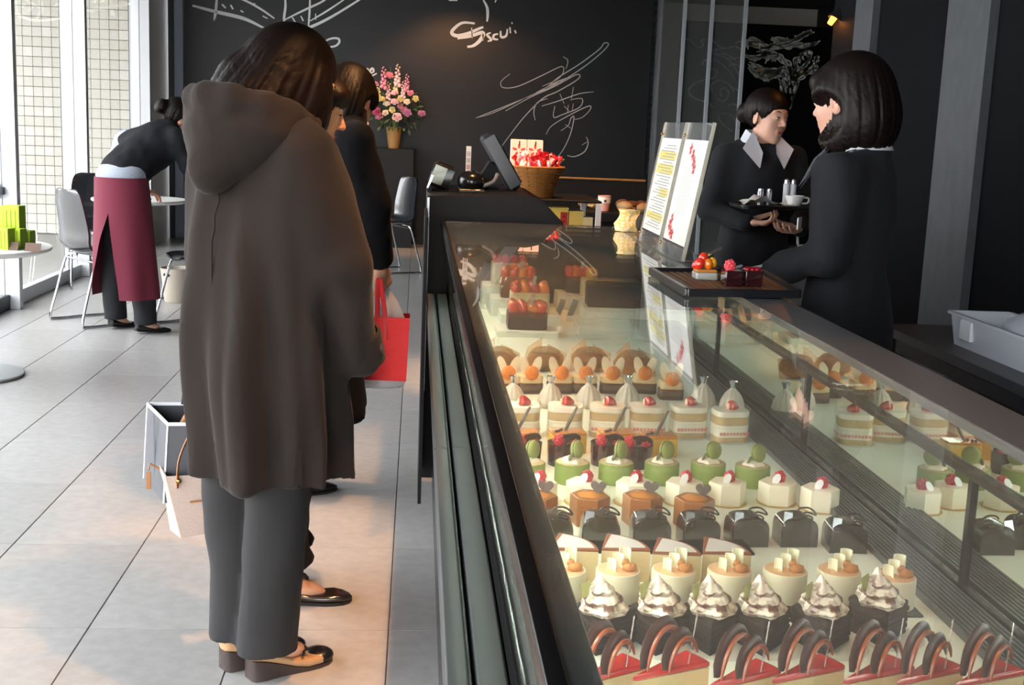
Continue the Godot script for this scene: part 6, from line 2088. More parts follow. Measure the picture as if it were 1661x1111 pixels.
func bags():
	# silver paper carrier
	var A := PY(239, 655, 0.60)
	var B := PY(272, 688, 0.60)
	var low := Vector3(-0.012, -0.205, 0.0)
	var w := Vector3(0.2, 0.0, -0.02)
	var t := thing("paper_bag", "silver grey paper carrier bag hanging behind the beige handbag", "bag", Vector3.ZERO)
	var s := Sh.new()
	bagbox(s, [[A + low, B + low, B + w + low, A + w + low], [A, B, B + w, A + w]])
	var bag := part("bag_body", s, mt("silver paper", hx("484a4f"), 0.4, 0.1), t)
	s = Sh.new()
	for q in [[A, B], [B, B + w], [B + w, A + w], [A + w, A]]: s.bar(q[0], q[1], 0.004, 0.008, Vector3.UP)
	s.bar(B, B + low, 0.004, 0.004, Vector3.RIGHT)
	s.bar(A, A + low, 0.004, 0.004, Vector3.RIGHT)
	part("white_edge", s, mt("paper edge", hx("e6e8ec"), 0.5), bag)
	s = Sh.new()
	s.box((A + B) / 2 + low * 0.5 + Vector3(-0.002, 0, 0), Vector3(0.003, 0.2, 0.003), 0.0)
	part("gusset_fold", s, mt("fold grey", hx("6c6f75"), 0.4, 0.4), bag)
	s = Sh.new()
	var m := (A + w + B + w) / 2
	s.tube(smooth([B.lerp(B + w, 0.25) , B.lerp(B + w, 0.4) + Vector3(0, 0.1, -0.03), B.lerp(B + w, 0.6) + Vector3(0, 0.1, -0.03), B.lerp(B + w, 0.8)], 6), 0.004, 7)
	part("handle", s, mt("dark cord", hx("2a2d3a"), 0.7), t)
	s = Sh.new()
	s.tube(smooth([A.lerp(A + w, 0.45) , A.lerp(A + w, 0.55) + Vector3(0, 0.1, 0.03), A.lerp(A + w, 0.7) + Vector3(0, 0.1, 0.03), A.lerp(A + w, 0.9)], 6), 0.004, 7)
	part("handle", s, mt("dark cord", hx("2a2d3a"), 0.7), t)
	# beige handbag
	t = thing("handbag", "small cream leather handbag with tan straps beside the brown coat", "handbag", Vector3.ZERO)
	var b0 := P(268, 773, 3.0)
	var a0 := b0 + Vector3(-0.035, 0.0, -0.1)
	var ww := Vector3(0.16, 0.004, -0.03)
	var bot := []
	for q in [[a0, Vector3(0.03, -0.165, 0.02)], [b0, Vector3(0.035, -0.165, -0.015)], [b0 + ww, Vector3(-0.02, -0.155, -0.015)], [a0 + ww, Vector3(-0.02, -0.155, 0.02)]]: bot.append(q[0] + q[1])
	s = Sh.new()
	bagbox(s, [bot, [a0, b0, b0 + ww, a0 + ww]], 0.004)
	bag = part("bag_body", s, mt("cream leather", hx("c7b1a3"), 0.55, 0.0, {"bump": [30.0, 0.05], "grain": [14.0, 0.12]}), t)
	var tan := mt("tan leather", hx("9c6537"), 0.5)
	for q in [0.0, 1.0]:
		var o: Vector3 = b0.lerp(a0, q)
		s = Sh.new()
		s.tube(smooth([o + ww * 0.18 + Vector3(0, -0.03, 0.002), o + ww * 0.22 + Vector3(0, 0.05, 0), o + ww * 0.42 + Vector3(0.01, 0.14, -0.04 + 0.06 * q), o + ww * 0.7 + Vector3(0, 0.14, -0.04 + 0.06 * q), o + ww * 0.86 + Vector3(0, 0.05, 0), o + ww * 0.85 + Vector3(0, -0.03, 0.002)], 5), 0.0075, 8, true, 0.4)
		part("strap", s, tan, t)
	s = Sh.new()
	s.ball(b0 + ww * 0.2 + Vector3(0, -0.012, 0.008), Vector3(0.007, 0.007, 0.004), 10, 6)
	s.ball(b0 + ww * 0.85 + Vector3(0, -0.012, 0.008), Vector3(0.007, 0.007, 0.004), 10, 6)
	part("stud", s, mt("brass", hx("a8824a"), 0.25, 1.0), bag)
	s = Sh.new()
	s.tube([a0 + Vector3(0.0, -0.01, 0), a0 + Vector3(-0.022, 0.004, 0.002), a0 + Vector3(-0.026, -0.012, 0.003)], 0.003, 7)
	s.box(a0 + Vector3(-0.026, -0.04, 0.003), Vector3(0.011, 0.045, 0.004), 0.001)
	part("clasp_tag", s, tan, bag)
	s = Sh.new()
	s.bar(b0 + Vector3(0.06, -0.065, 0.0), b0 + Vector3(0.11, -0.06, -0.008), 0.008, 0.003, Vector3.UP)
	s.box(b0 + Vector3(0.107, -0.085, -0.004), Vector3(0.013, 0.045, 0.004), 0.001)
	part("zip_pull", s, tan, bag)
	# red tote with a white plastic bag in it
	var D := 4.42
	t = thing("red_bag", "bright red tote bag hanging from the far customer's hand", "bag", Vector3.ZERO)
	var c0 := P(572, 513, D + 0.05); var c1 := P(665, 516, D)
	var h := P(665, 618, D).y - c1.y
	var dz := Vector3(0.0, 0, -0.11)
	s = Sh.new(0.3)
	bagbox(s, [[c0 + Vector3(0.01, h, 0.01), c1 + Vector3(-0.008, h, 0.01), c1 + Vector3(-0.008, h, -0.01) + dz, c0 + Vector3(0.01, h, -0.01) + dz], [c0, c1, c1 + dz, c0 + dz]], 0.003)
	part("bag_body", s, mt("red cloth", hx("d01a16"), 0.6, 0.0, {"rim": 0.2, "bump": [8.0, 0.3]}), t)
	for q in [0.0, 1.0]:
		s = Sh.new()
		var o: Vector3 = dz * q
		s.tube(smooth([c0.lerp(c1, 0.42) + o + Vector3(0, -0.08, 0.004), c0.lerp(c1, 0.43) + o + Vector3(0, 0.02, 0), P(613, 458, D) + o * 0.3, P(617, 458, D) + o * 0.3, c0.lerp(c1, 0.56) + o + Vector3(0, 0.02, 0), c0.lerp(c1, 0.58) + o + Vector3(0, -0.08, 0.004)], 5), 0.009, 8, true, 0.25, Vector3(0, 0, 1))
		part("strap", s, mt("red strap", hx("b81616"), 0.6), t)
	t = thing("plastic_bag", "white translucent plastic bag showing above and below the red tote", "bag", Vector3.ZERO)
	s = Sh.new(0.3)
	var mid := (c0 + c1 + dz) / 2
	s.lathe([Vector2(0, -0.272), Vector2(0.07, -0.27), Vector2(0.085, -0.25), Vector2(0.08, -0.01), Vector2(0.055, 0.05), Vector2(0.02, 0.105), Vector2(0.012, 0.115)], 22, Transform3D(Basis.from_scale(Vector3(1.05, 1, 0.45)), mid), 0.07, 6)
	part("film", s, mt("plastic white", hx("d8dadd"), 0.35, 0.0, {"back": Color(0.5, 0.5, 0.5)}), t)

func shell_chair(label: String) -> Node3D:
	var t := thing("shell_chair", label, "chair", Vector3.ZERO, 0.0, "black shell chairs with chrome sled legs")
	var prof := smooth([Vector3(0, 0.86, -0.235), Vector3(0, 0.80, -0.225), Vector3(0, 0.62, -0.195), Vector3(0, 0.50, -0.185), Vector3(0, 0.445, -0.12), Vector3(0, 0.44, 0.0), Vector3(0, 0.445, 0.13), Vector3(0, 0.435, 0.21)], 5)
	var n := prof.size()
	var outer := []
	var inner := []
	for i in n:
		var u := float(i) / (n - 1)
		var hw: float = 0.2 * pow(clampf(sin(PI * clampf(u * 0.98 + 0.012, 0.0, 1.0)), 0, 1), 0.22)
		if u > 0.35 and u < 0.55: hw *= 0.97
		var tg: Vector3 = (prof[mini(i + 1, n - 1)] - prof[maxi(i - 1, 0)]).normalized()
		var nr := Vector3(1, 0, 0).cross(tg)      # towards the sitter
		if nr.dot(Vector3(0, 1, 1)) < 0: nr = -nr
		var a := PackedVector3Array()
		var b := PackedVector3Array()
		for j in 13:
			var v := j / 6.0 - 1.0
			var dish := 0.02 * v * v
			var p: Vector3 = prof[i] + Vector3(v * hw, 0, 0) + nr * dish
			a.append(p); b.append(p + nr * 0.013)
		outer.append(a); inner.append(b)
	var s := Sh.new(0.6)
	for i in n - 1:
		for j in 12:
			s.quad(outer[i][j], outer[i + 1][j], outer[i + 1][j + 1], outer[i][j + 1])
			s.quad(inner[i][j], inner[i][j + 1], inner[i + 1][j + 1], inner[i + 1][j])
		s.quad(outer[i][0], inner[i][0], inner[i + 1][0], outer[i + 1][0])
		s.quad(outer[i][12], outer[i + 1][12], inner[i + 1][12], inner[i][12])
	for j in 12:
		s.quad(outer[0][j], outer[0][j + 1], inner[0][j + 1], inner[0][j])
		s.quad(outer[n - 1][j], inner[n - 1][j], inner[n - 1][j + 1], outer[n - 1][j + 1])
	part("shell", s, mt("chair black", hx("1d2024"), 0.25, 0.0, {"coat": 0.6, "spec": 0.6}), t)
	for q in [-1.0, 1.0]:
		s = Sh.new()
		s.tube(smooth([Vector3(0.1 * q, 0.435, -0.1), Vector3(0.19 * q, 0.41, -0.13), Vector3(0.205 * q, 0.2, -0.19), Vector3(0.215 * q, 0.03, -0.235), Vector3(0.215 * q, 0.009, -0.2), Vector3(0.215 * q, 0.009, 0.0), Vector3(0.215 * q, 0.009, 0.2), Vector3(0.215 * q, 0.03, 0.235), Vector3(0.205 * q, 0.2, 0.19), Vector3(0.19 * q, 0.41, 0.13), Vector3(0.1 * q, 0.432, 0.11)], 4), 0.0085, 8)
		part("sled_leg", s, mt("chrome", hx("c8ccd0"), 0.12, 1.0), t)
	s = Sh.new()
	s.tube([Vector3(-0.19, 0.41, -0.13), Vector3(0.19, 0.41, -0.13)], 0.007, 8)
	part("cross_bar", s, mt("chrome", hx("c8ccd0"), 0.12, 1.0), t)
	return t
func round_table(label: String, at: Vector3, r: float, h: float, rb: float) -> Node3D:
	var t := thing("round_table", label, "table", at)
	var s := Sh.new()
	s.lathe([Vector2(0, h - 0.028), Vector2(r - 0.02, h - 0.028), Vector2(r - 0.002, h - 0.016), Vector2(r, h - 0.003), Vector2(r - 0.003, h), Vector2(0, h)], 48)
	part("table_top", s, mt("table white", hx("dcdcd8"), 0.35), t)
	s = Sh.new()
	s.tube([Vector3(0, 0.01, 0), Vector3(0, h - 0.028, 0)], 0.03, 16)
	part("stem", s, mt("dark stem", hx("3b3f40"), 0.35, 0.5), t)
	s = Sh.new()
	s.lathe([Vector2(0, 0), Vector2(rb - 0.004, 0), Vector2(rb, 0.004), Vector2(rb, 0.012), Vector2(rb - 0.006, 0.016), Vector2(0.05, 0.022), Vector2(0, 0.022)], 40)
	part("foot_plate", s, mt("steel plate", hx("9aa09f"), 0.35, 0.5), t)
	return t
func seating():
	var a := shell_chair("black shell chair seen from its back at the left, before the window wall")
	var p := PY(163, 521, 0.0)
	a.position = p; a.rotation.y = PI - deg_to_rad(48)
	p = PY(160, 462, 0.0)
	dup(a, "black shell chair facing the room behind the bending waitress, window light in its back", Vector3(p.x, 0, p.z), deg_to_rad(18))
	p = PY(332, 528, 0.0)
	dup(a, "black shell chair mostly hidden between the maroon apron and the brown coat", Vector3(p.x, 0, p.z), deg_to_rad(-50))
	p = PY(628, 440, 0.0)
	dup(a, "black shell chair standing alone by the flower pedestal", Vector3(p.x, 0, p.z), deg_to_rad(-62))
	p = PY(228, 480, 0.0)
	round_table("white round cafe table behind the bending waitress", Vector3(p.x, 0, p.z), 0.34, 0.725, 0.22)
	p = PY(287, 489, 0.0)
	var t := thing("waste_bin", "beige bin with a dark hand hole standing left of the brown coat", "bin", Vector3(p.x, 0, p.z))
	var s := Sh.new()
	s.lathe([Vector2(0, 0), Vector2(0.085, 0), Vector2(0.09, 0.01), Vector2(0.115, 0.245), Vector2(0.12, 0.25), Vector2(0.112, 0.25), Vector2(0.085, 0.02), Vector2(0, 0.02)], 28)
	part("bin_body", s, mt("beige plastic", hx("b0a698"), 0.5), t)
	s = Sh.new()
	s.ball(Vector3(-0.055, 0.205, 0.096), Vector3(0.03, 0.014, 0.006), 12, 6, Basis(Vector3.UP, -0.5))
	part("hand_hole", s, mt("hole dark", hx("17171a"), 0.9), t)

func green_table():
	var p := P(-52, 600, 6.35)
	p.y = 0
	var t := round_table("white round display table at the left edge carrying green gift bags", p, 0.42, 0.665, 0.27)
	var lime := mt("lime card", hx("a9c41c"), 0.5)
	var limed := mt("lime dark", hx("6d8a1a"), 0.5)
	var rng := RandomNumberGenerator.new()
	rng.seed = 3
	var rows_ := [[-2, 0.0, 0.10, 0.14, "tall lime green gift box in the back row, left of two"], [24, 0.06, 0.085, 0.15, "tall lime green gift box in the back row, right of two"], [-18, 0.15, 0.085, 0.11, "lime green gift bag, leftmost of the front row"], [8, 0.17, 0.075, 0.105, "lime green gift bag second in the front row"], [27, 0.13, 0.07, 0.10, "lime green gift bag third in the front row"], [43, 0.05, 0.06, 0.085, "smallest lime green gift bag at the right end of the row"]]
	for i in rows_.size():
		var q: Array = rows_[i]
		var c := P(q[0], 380, 6.42 - q[1])
		var b := thing("gift_bag", q[4], "gift bag", Vector3(c.x, 0.665, c.z), -0.35 + 0.1 * (i % 3), "lime green gifts on the round table")
		var s := Sh.new()
		var y1: float = q[3]
		if i < 2: y1 += 0.06
		s.box(Vector3(0, y1 / 2, 0), Vector3(q[2], y1, 0.06), 0.003)
		part("bag_body", s, lime, b)
		s = Sh.new()
		for k in 3: s.box(Vector3((k - 1) * q[2] * 0.28, y1 * 0.48, 0.0305), Vector3(0.003, y1 * 0.8, 0.0015))
		part("ribbon_stripe", s, limed, b)
		s = Sh.new()
		s.box(Vector3(q[2] / 2 + 0.001, y1 / 2, 0), Vector3(0.003, y1 * 0.98, 0.058), 0.0)
		part("side_gusset", s, limed, b)
	for k in 3:
		var c := P([22.0, 48.0, 58.0][k], 388, 6.22 - 0.02 * k)
		var b := thing("brown_card", ["brown price card before the second green bag", "brown price card before the right green bags", "brown price card nearest the table's right rim"][k], "price card", Vector3(c.x, 0.665, c.z), 0.0, "brown cards on the round table")
		var s := Sh.new()
		s.box(Vector3(0, 0.02, 0), Vector3(0.045, 0.045, 0.003), 0.0005, Basis(Vector3.RIGHT, -0.5))
		part("card", s, mt("card brown", hx("6f5a4c"), 0.7), b)
		s = Sh.new()
		s.box(Vector3(0, 0.012, -0.014), Vector3(0.03, 0.024, 0.003), 0.0, Basis(Vector3.RIGHT, 0.4))
		part("prop", s, mt("card brown", hx("6f5a4c"), 0.7), b)

func flowers():
	var D := 13.45
	var a := P(606, 240, D); var b := P(671, 242, D)
	var t := thing("pedestal", "tall black pedestal before the chalk wall under the flowers", "pedestal", Vector3((a.x + b.x) / 2, 0, -D - 0.2))
	var s := Sh.new()
	s.box(Vector3(0, a.y / 2, 0), Vector3(b.x - a.x, a.y, 0.4), 0.005)
	part("pedestal_body", s, mt("pedestal black", hx("1f2123"), 0.5, 0.0, {"spec": 0.3}), t)
	var k := D / 2000.0
	t = thing("flower_arrangement", "basket of pink roses, lilac and cream flowers on the black pedestal", "flowers", Vector3((a.x + b.x) / 2, a.y, -D - 0.15))
	s = Sh.new()
	var pr := []
	for j in 13: pr.append(Vector2(0.058 + 0.03 * j / 12.0 + (0.004 if j % 2 else 0.0), 0.02 * j * 0.95))
	s.lathe([Vector2(0, 0)] + pr + [Vector2(0, 0.22)], 20)
	part("basket", s, mt("basket straw", hx("b08a50"), 0.7, 0.0, {"grain": [20.0, 0.4]}), t)
	var rng := RandomNumberGenerator.new()
	rng.seed = 21
	# leaves
	s = Sh.new()
	for i in 260:
		var d := Vector3(rng.randfn(0, 1), rng.randfn(0, 0.8), rng.randfn(0, 0.7)).normalized()
		var c := Vector3(0, 0.42, 0) + d * Vector3(0.27, 0.26, 0.2) * pow(rng.randf(), 0.4)
		if c.y < 0.22: c.y = 0.2 + rng.randf() * 0.1
		var u := (d + Vector3(rng.randfn(0, 0.5), -0.2, rng.randfn(0, 0.5))).normalized() * rng.randf_range(0.05, 0.1)
		var w := u.cross(Vector3(rng.randfn(0, 1), 1, rng.randfn(0, 1))).normalized() * 0.016
		s.quad(c, c + u * 0.5 + w, c + u, c + u * 0.5 - w)
	stuff(part("foliage", s, mt("leaf green", hx("3f5a32"), 0.6, 0.0, {"back": Color(0.1, 0.15, 0.05)}), t))
	var rose := Sh.new(0.3)
	for r in 5:
		for i in 5:
			var an := TAU * i / 5 + r * 0.7
			var out := 0.25 + 0.19 * r
			rose.ball(Vector3(cos(an) * out * 0.72, 0.1 - 0.05 * r, sin(an) * out * 0.72), Vector3(0.36, 0.42 - 0.03 * r, 0.09), 8, 5, Basis(Vector3.UP, -an + PI / 2) * Basis(Vector3.RIGHT, 0.2 + 0.16 * r))
	var rm := rose.mesh()
	var spike := Sh.new(0.3)
	for i in 16: spike.ball(Vector3(0.016 * cos(i * 2.4), 0.012 * i, 0.016 * sin(i * 2.4)), Vector3.ONE * (0.02 - 0.0009 * i), 7, 5)
	var sm := spike.mesh()
	var pal := [mt("rose pink", hx("d38fae"), 0.6), mt("rose lilac", hx("b77fb0"), 0.6), mt("rose pale", hx("e3c3d0"), 0.6), mt("bloom cream", hx("d9d29a"), 0.6), mt("bloom white", hx("dedbd0"), 0.6), mt("rose deep", hx("b04c7e"), 0.6)]
	# [pixel x, pixel y, kind, colour, size] as they show in the bunch
	var fl := [[632, 122, 0, 0, 0.05], [608, 136, 0, 1, 0.045], [655, 178, 0, 0, 0.05], [611, 181, 0, 5, 0.05], [615, 189, 0, 0, 0.05], [644, 190, 0, 2, 0.06], [661, 183, 0, 1, 0.05], [684, 184, 0, 1, 0.05], [592, 199, 0, 2, 0.045], [666, 151, 0, 0, 0.04], [640, 165, 0, 2, 0.05], [627, 168, 0, 4, 0.045], [650, 160, 0, 3, 0.045], [601, 155, 0, 3, 0.045], [620, 160, 0, 3, 0.04], [674, 160, 0, 3, 0.04], [636, 178, 0, 3, 0.04], [606, 168, 0, 4, 0.04], [660, 165, 0, 4, 0.04], [625, 183, 0, 4, 0.04], [650, 172, 0, 0, 0.045], [640, 150, 0, 2, 0.045], [622, 130, 1, 0, 1.2], [630, 148, 1, 2, 1.0], [645, 126, 1, 2, 1.2], [660, 136, 1, 0, 1.0], [642, 138, 1, 3, 1.0], [654, 145, 1, 2, 0.9], [614, 150, 1, 3, 0.9]]
	for q in fl:
		var p := P(q[0], q[1], D - 0.02 + (q[1] % 5) * 0.015) - t.position
		var o := part("rose" if q[2] == 0 else "flower_spike", rm if q[2] == 0 else sm, pal[q[3]], t)
		o.position = p
		if q[2] == 0: o.transform.basis = Basis(Vector3.RIGHT, 1.0 + 0.3 * sin(q[0])) * Basis(Vector3.BACK, 0.3 * cos(q[1])) * Basis.from_scale(Vector3.ONE * q[4])
		else: o.transform = Transform3D(Basis.from_scale(Vector3.ONE * q[4]), p - Vector3(0, 0.08, 0))
	s = Sh.new()
	for q in [[618, 118], [633, 108], [645, 105], [660, 122], [604, 128], [676, 150], [625, 112]]:
		var p := P(q[0], q[1], D) - t.position
		s.tube([Vector3(0, 0.2, 0), p * 0.6 + Vector3(0, 0.1, 0), p], 0.003, 5)
	stuff(part("stems", s, mt("stem green", hx("5c6f42"), 0.7), t))

func staff_side():
	# dark worktop along the wall with a white tub
	var t := thing("back_counter", "dark grey back counter along the staff wall at the right edge", "counter", Vector3.ZERO)
	var s := Sh.new()
	s.box(Vector3(1.67, 0.76, -1.75), Vector3(0.28, 0.03, 4.3), 0.002)
	part("worktop", s, mt("worktop grey", hx("3a3c3f"), 0.4), t)
	for k in 5:
		s = Sh.new()
		s.box(Vector3(1.675, 0.37, 0.06 - 0.86 * k), Vector3(0.25, 0.74, 0.852), 0.003)
		part("cabinet_door", s, mt("cabinet grey", hx("2b2d30"), 0.5), t)
	var p := PX(1597, 598, 1.56)
	t = thing("plastic_tub", "white translucent plastic tub on the back counter at the right edge", "tub", Vector3(1.665 + 0.03, 0.775, -3.285))
	s = Sh.new()
	var b4 := func(w: float, d: float, y: float): return [Vector3(-w, y, d), Vector3(w, y, d), Vector3(w, y, -d), Vector3(-w, y, -d)]
	bagbox(s, [b4.call(0.078, 0.245, 0.0), b4.call(0.09, 0.26, 0.095)], 0.006)
	part("tub_body", s, mt("tub white", hx("b9bec6"), 0.4, 0.0, {"back": Color(0.2, 0.2, 0.2)}), t)
	s = Sh.new()
	for q in [[-0.094, 0.264, 0.094, 0.264], [0.094, 0.264, 0.094, -0.264], [0.094, -0.264, -0.094, -0.264], [-0.094, -0.264, -0.094, 0.264]]: s.bar(Vector3(q[0], 0.095, q[1]), Vector3(q[2], 0.095, q[3]), 0.012, 0.008, Vector3.UP, 0.002)
	part("rim", s, mt("tub white", hx("b9bec6"), 0.4), t)
	s = Sh.new()
	s.box(Vector3(-0.088, 0.055, -0.15), Vector3(0.012, 0.06, 0.07), 0.004)
	part("handle_grip", s, mt("tub grip", hx("d4d8de"), 0.4), t)
	p = P(1675, 505, 3.15)
	t = thing("cloth_bundle", "white cloth bundle lying in the plastic tub", "cloth", Vector3(1.705, 0.785, -3.25))
	s = Sh.new(0.3)
	s.ball(Vector3(0, 0.065, 0), Vector3(0.062, 0.06, 0.13), 20, 12)
	var nz := FastNoiseLite.new()
	nz.seed = 6; nz.frequency = 7.0
	s.warp(func(q: Vector3): return q + Vector3(nz.get_noise_3dv(q), nz.get_noise_3dv(q * 1.3), 0) * 0.03)
	part("cloth", s, mt("grey cloth", hx("a9aeb8"), 0.9), t)
	# amber lamp on the wall
	p = P(1353, 28, 5.45)
	t = thing("wall_lamp", "small glowing amber lamp high on the dark staff wall", "lamp", Vector3(p.x, p.y, p.z))
	s = Sh.new()
	s.tube([Vector3(-0.018, -0.03, 0), Vector3(0.0, 0.0, 0), Vector3(0.02, 0.028, 0)], [0.012, 0.015, 0.011], 12)
	part("glowing_bulb", s, mt("amber glow", hx("ff9a3c"), 0.4, 0.0, {"glow": 4.0}), t)
	s = Sh.new()
	s.lathe([Vector2(0.05, -0.05), Vector2(0.052, -0.05), Vector2(0.02, 0.07), Vector2(0.0, 0.075), Vector2(0.0, 0.07), Vector2(0.018, 0.065)], 20, Transform3D(Basis(Vector3.BACK, -0.6), Vector3(0.045, 0.02, 0)))
	part("shade", s, mt("lamp black", hx("141414"), 0.4), t)
	s = Sh.new()
	s.tube([Vector3(0.03, 0.06, 0), Vector3(0.1, 0.09, 0.0)], 0.008, 8)
	part("arm", s, mt("lamp black", hx("141414"), 0.4), t)
	var l := OmniLight3D.new()
	l.name = "lamp_light"
	t.add_child(l)
	l.light_color = hx("ff9a3c"); l.light_energy = 0.06; l.light_size = 0.012; l.omni_range = 12.0; l.omni_attenuation = 2.0; l.shadow_enabled = true
	# what the second assistant carries
	var c := P(1250, 338, 5.32)
	t = thing("carried_tray", "dark round cornered tray carried by the assistant with tied back hair", "tray", c)
	t.rotation.y = deg_to_rad(4)
	part("tray_plate", slab(rrect(0.32, 0.22, 0.03), 0.0, 0.008, 0.002), mt("tray black2", hx("15161a"), 0.3), t)
	s = Sh.new()
	var rim := []
	for q in rrect(0.315, 0.215, 0.03): rim.append(Vector3(q.x, 0.012, q.y))
	rim.append(rim[0])
	s.tube(rim, 0.008, 8, false)
	part("tray_rim", s, mt("tray black2", hx("15161a"), 0.3), t)
	t = thing("paper_napkin", "crumpled white napkin on the carried tray", "napkin", c + Vector3(-0.03, 0.009, 0.02))
	s = Sh.new(0.2)
	for i in 10:
		for j in 6:
			var f := func(x: int, y: int) -> Vector3: return Vector3(-0.11 + 0.022 * x, 0.014 + 0.035 * maxf(0, 1 - absf(x - 3.5) / 3.5) * (0.6 + 0.4 * sin(y * 1.3)) + 0.006 * sin(x * 2.1 + y), -0.06 + 0.022 * y)
			s.quad(f.call(i, j), f.call(i, j + 1), f.call(i + 1, j + 1), f.call(i + 1, j))
	part("paper", s, mt("napkin white", hx("dfe0da"), 0.8), t)
	t = thing("coffee_cup", "white cup with a handle at the right of the carried tray", "cup", c + Vector3(0.1, 0.01, 0.01))
	s = Sh.new()
	s.lathe([Vector2(0, 0), Vector2(0.022, 0), Vector2(0.03, 0.015), Vector2(0.042, 0.045), Vector2(0.043, 0.05), Vector2(0.039, 0.048), Vector2(0.026, 0.01), Vector2(0, 0.008)], 24)
	part("cup_body", s, mt("china white", hx("e8e8e4"), 0.2, 0.0, {"coat": 0.5}), t)
	s = Sh.new()
	s.tube(smooth([Vector3(0.038, 0.042, 0), Vector3(0.062, 0.04, 0), Vector3(0.06, 0.02, 0), Vector3(0.033, 0.016, 0)], 5), 0.0045, 8)
	part("handle", s, mt("china white", hx("e8e8e4"), 0.2), t)
	for k in 4:
		t = thing("steel_shaker", ["low steel pot at the back of the carried tray, left of two", "low steel pot at the back of the carried tray, right of two", "tall white cruet behind the cup, left of two", "tall white cruet behind the cup, right of two"][k], "shaker", c + Vector3([-0.03, 0.008, 0.085, 0.115][k], 0.009, -0.07), 0.0, "small pots on the carried tray")
		var h: float = [0.075, 0.075, 0.12, 0.12][k]
		s = Sh.new()
		s.lathe([Vector2(0, 0), Vector2(0.014, 0), Vector2(0.0145, h * 0.8), Vector2(0.011, h * 0.82), Vector2(0, h * 0.82)], 16)
		part("pot", s, mt("steel pot", hx("c3c6cc"), 0.2, 0.8) if k < 2 else mt("cruet white", hx("c9cbd0"), 0.3), t)
		s = Sh.new()
		s.lathe([Vector2(0, h * 0.82), Vector2(0.0125, h * 0.82), Vector2(0.012, h * 0.95), Vector2(0.006, h), Vector2(0, h)], 16)
		part("lid", s, mt("steel pot", hx("c3c6cc"), 0.2, 0.8), t)

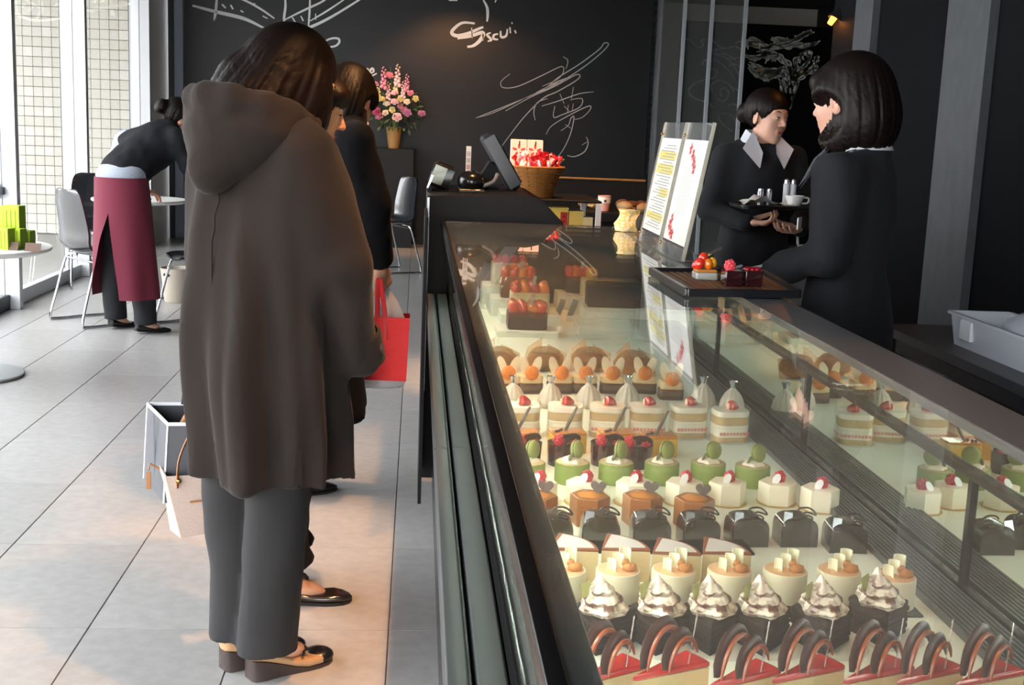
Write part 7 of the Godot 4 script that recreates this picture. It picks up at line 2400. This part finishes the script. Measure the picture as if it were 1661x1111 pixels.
func far_room():
	# glass screen on white posts
	var gl := mt("window glass", hx("f4faf8"), 0.02, 0.0, {"glass": 0.04})
	var xs := []
	for q in [1106, 1150, 1204]: xs.append(P(q, 100, 13.5).x)
	var t := thing("glass_screen", "glass screen of tall panes on white posts beyond the assistants", "screen", Vector3.ZERO)
	for x in xs:
		var s := Sh.new()
		s.box(Vector3(x, 1.5, -13.5), Vector3(0.035, 3.0, 0.05), 0.003)
		part("post", s, mt("post pale", hx("b5bcc0"), 0.4, 0.2), t)
	for k in 3:
		var x0: float = xs[k]
		var x1: float = xs[k + 1] if k < 2 else xs[k] + 0.42
		if k == 2: x1 = x0; x0 = xs[0] - 0.28
		if k == 2: x1 = xs[0]
		var s := Sh.new()
		s.box(Vector3((x0 + x1) / 2, 1.5, -13.5), Vector3(x1 - x0 - 0.03, 2.96, 0.01))
		part("pane", s, gl, t)
	# dark mural of curling silver and gold strokes
	var D := 15.4
	var a := P(1108, 33, D); var b := P(1345, 44, D)
	t = thing("dragon_mural", "black wall panel painted with curling silver and gold dragon strokes", "mural", Vector3.ZERO)
	var s := Sh.new()
	s.box(Vector3((a.x + b.x) / 2 + 0.02, a.y / 2, -D - 0.06), Vector3(b.x - a.x + 0.04, a.y, 0.1), 0.004)
	part("panel", s, mt("mural black", hx("0c0d0f"), 0.5, 0.0, {"spec": 0.2}), t)
	var sil := mt("mural silver", hx("c3c4ba"), 0.6)
	var gold := mt("mural gold", hx("9c7f45"), 0.5, 0.3)
	var dim := mt("mural dim", hx("5d6468"), 0.6)
	var st := [
		[1, 2.2, 735, 320, 800, 300, 860, 330, 900, 360, 960, 330, 1040, 320, 1120, 300, 1180, 255, 1240, 240], [1, 2.2, 900, 370, 980, 350, 1060, 350, 1130, 340, 1200, 345, 1280, 320], [1, 1.6, 740, 350, 780, 330, 830, 345, 880, 380],
		[1, 2.4, 740, 420, 790, 440, 850, 430, 900, 400, 960, 410, 1010, 440, 1060, 490, 1080, 540], [1, 2.6, 760, 500, 820, 560, 900, 590, 960, 560, 1000, 520, 1060, 540, 1090, 600], [1, 2.0, 780, 480, 850, 510, 930, 540, 1000, 560, 1050, 600, 1080, 660],
		[1, 2.4, 1080, 600, 1130, 540, 1180, 500, 1210, 450, 1220, 410, 1190, 395, 1160, 410, 1165, 440], [1, 2.4, 1090, 610, 1160, 570, 1220, 540, 1280, 520], [1, 2.0, 1110, 560, 1120, 500, 1110, 460, 1130, 440, 1150, 460], [1, 1.6, 1230, 520, 1260, 490, 1280, 450, 1270, 430, 1255, 440],
		[1, 2.4, 1010, 620, 1050, 660, 1040, 720, 1060, 780, 1055, 815], [1, 2.2, 1130, 600, 1110, 670, 1085, 740, 1060, 810], [1, 1.8, 1080, 620, 1075, 690, 1065, 760], [1, 2.0, 1000, 600, 1020, 680, 1045, 740],
		[2, 2.4, 920, 330, 940, 350, 965, 340], [2, 2.0, 1060, 500, 1075, 550, 1080, 590], [2, 1.8, 1100, 590, 1140, 560, 1170, 530], [2, 1.6, 760, 310, 790, 340, 830, 350], [2, 1.8, 1050, 660, 1065, 720, 1062, 780], [2, 1.4, 820, 520, 880, 550, 940, 560],
		[1, 1.4, 860, 570, 900, 540, 960, 530, 990, 545], [1, 1.4, 890, 600, 930, 570, 980, 570], [1, 1.4, 840, 380, 880, 420, 900, 460], [1, 1.4, 910, 390, 930, 440, 960, 450, 980, 430], [1, 1.6, 1110, 290, 1160, 270, 1220, 245], [1, 1.4, 930, 300, 990, 300, 1060, 300],
		[0, 1.3, 290, 290, 330, 310, 370, 350, 410, 355, 420, 330, 400, 305, 440, 295], [0, 1.3, 490, 300, 530, 340, 570, 365], [0, 1.4, 480, 380, 540, 370, 600, 360, 660, 350, 700, 370], [0, 1.4, 490, 440, 560, 480, 620, 540, 660, 600], [0, 1.4, 500, 400, 580, 430, 640, 480, 690, 560], [0, 1.4, 550, 400, 620, 420, 680, 470],
		[0, 1.3, 430, 600, 370, 620, 320, 660, 315, 700, 360, 740, 420, 760, 470, 780, 490, 810], [0, 1.3, 470, 520, 510, 520, 530, 550, 500, 585, 460, 590], [0, 1.6, 490, 690, 480, 640, 520, 610, 570, 610, 620, 640, 650, 690], [0, 1.8, 560, 720, 545, 680, 580, 660, 610, 690, 600, 740, 560, 760, 520, 740], [0, 1.4, 620, 650, 680, 680, 700, 720], [0, 1.3, 530, 850, 590, 850, 640, 870, 660, 910, 670, 970], [0, 1.3, 530, 860, 550, 910, 590, 950, 640, 990], [0, 1.5, 600, 800, 640, 780, 680, 800, 690, 860], [0, 1.3, 415, 490, 420, 460, 450, 450], [0, 1.2, 660, 330, 690, 310, 720, 330], [0, 1.4, 610, 500, 650, 480, 690, 500], [0, 1.4, 600, 440, 640, 440, 690, 430]]
	for k in 3:
		s = Sh.new()
		for q in st:
			if q[0] != k: continue
			var pts := []
			for i in range(2, q.size(), 2): pts.append(P(1050 + q[i] / 4.63, q[i + 1] / 4.63, D + 0.003))
			var sm := smooth(pts, 5)
			var ws := []
			for i in sm.size(): ws.append(q[1] * 0.02 * (0.5 + 0.6 * absf(sin(i * 0.7 + q[2]))) * (1.0 if k else 0.55))
			s.ribbon(sm, ws, Vector3(0, 0, 1))
			if k == 1:
				for j in 3:
					var pj := []
					for i in pts.size(): pj.append(pts[i] + Vector3(sin(i * 2.1 + j * 1.7 + q[2]), cos(i * 1.6 + j * 2.3 + q[2]), 0.0) * 0.032)
					s.ribbon(smooth(pj, 4), 0.016, Vector3(0, 0, 1))
		part("painted_strokes", s, [dim, sil, gold][k], t)
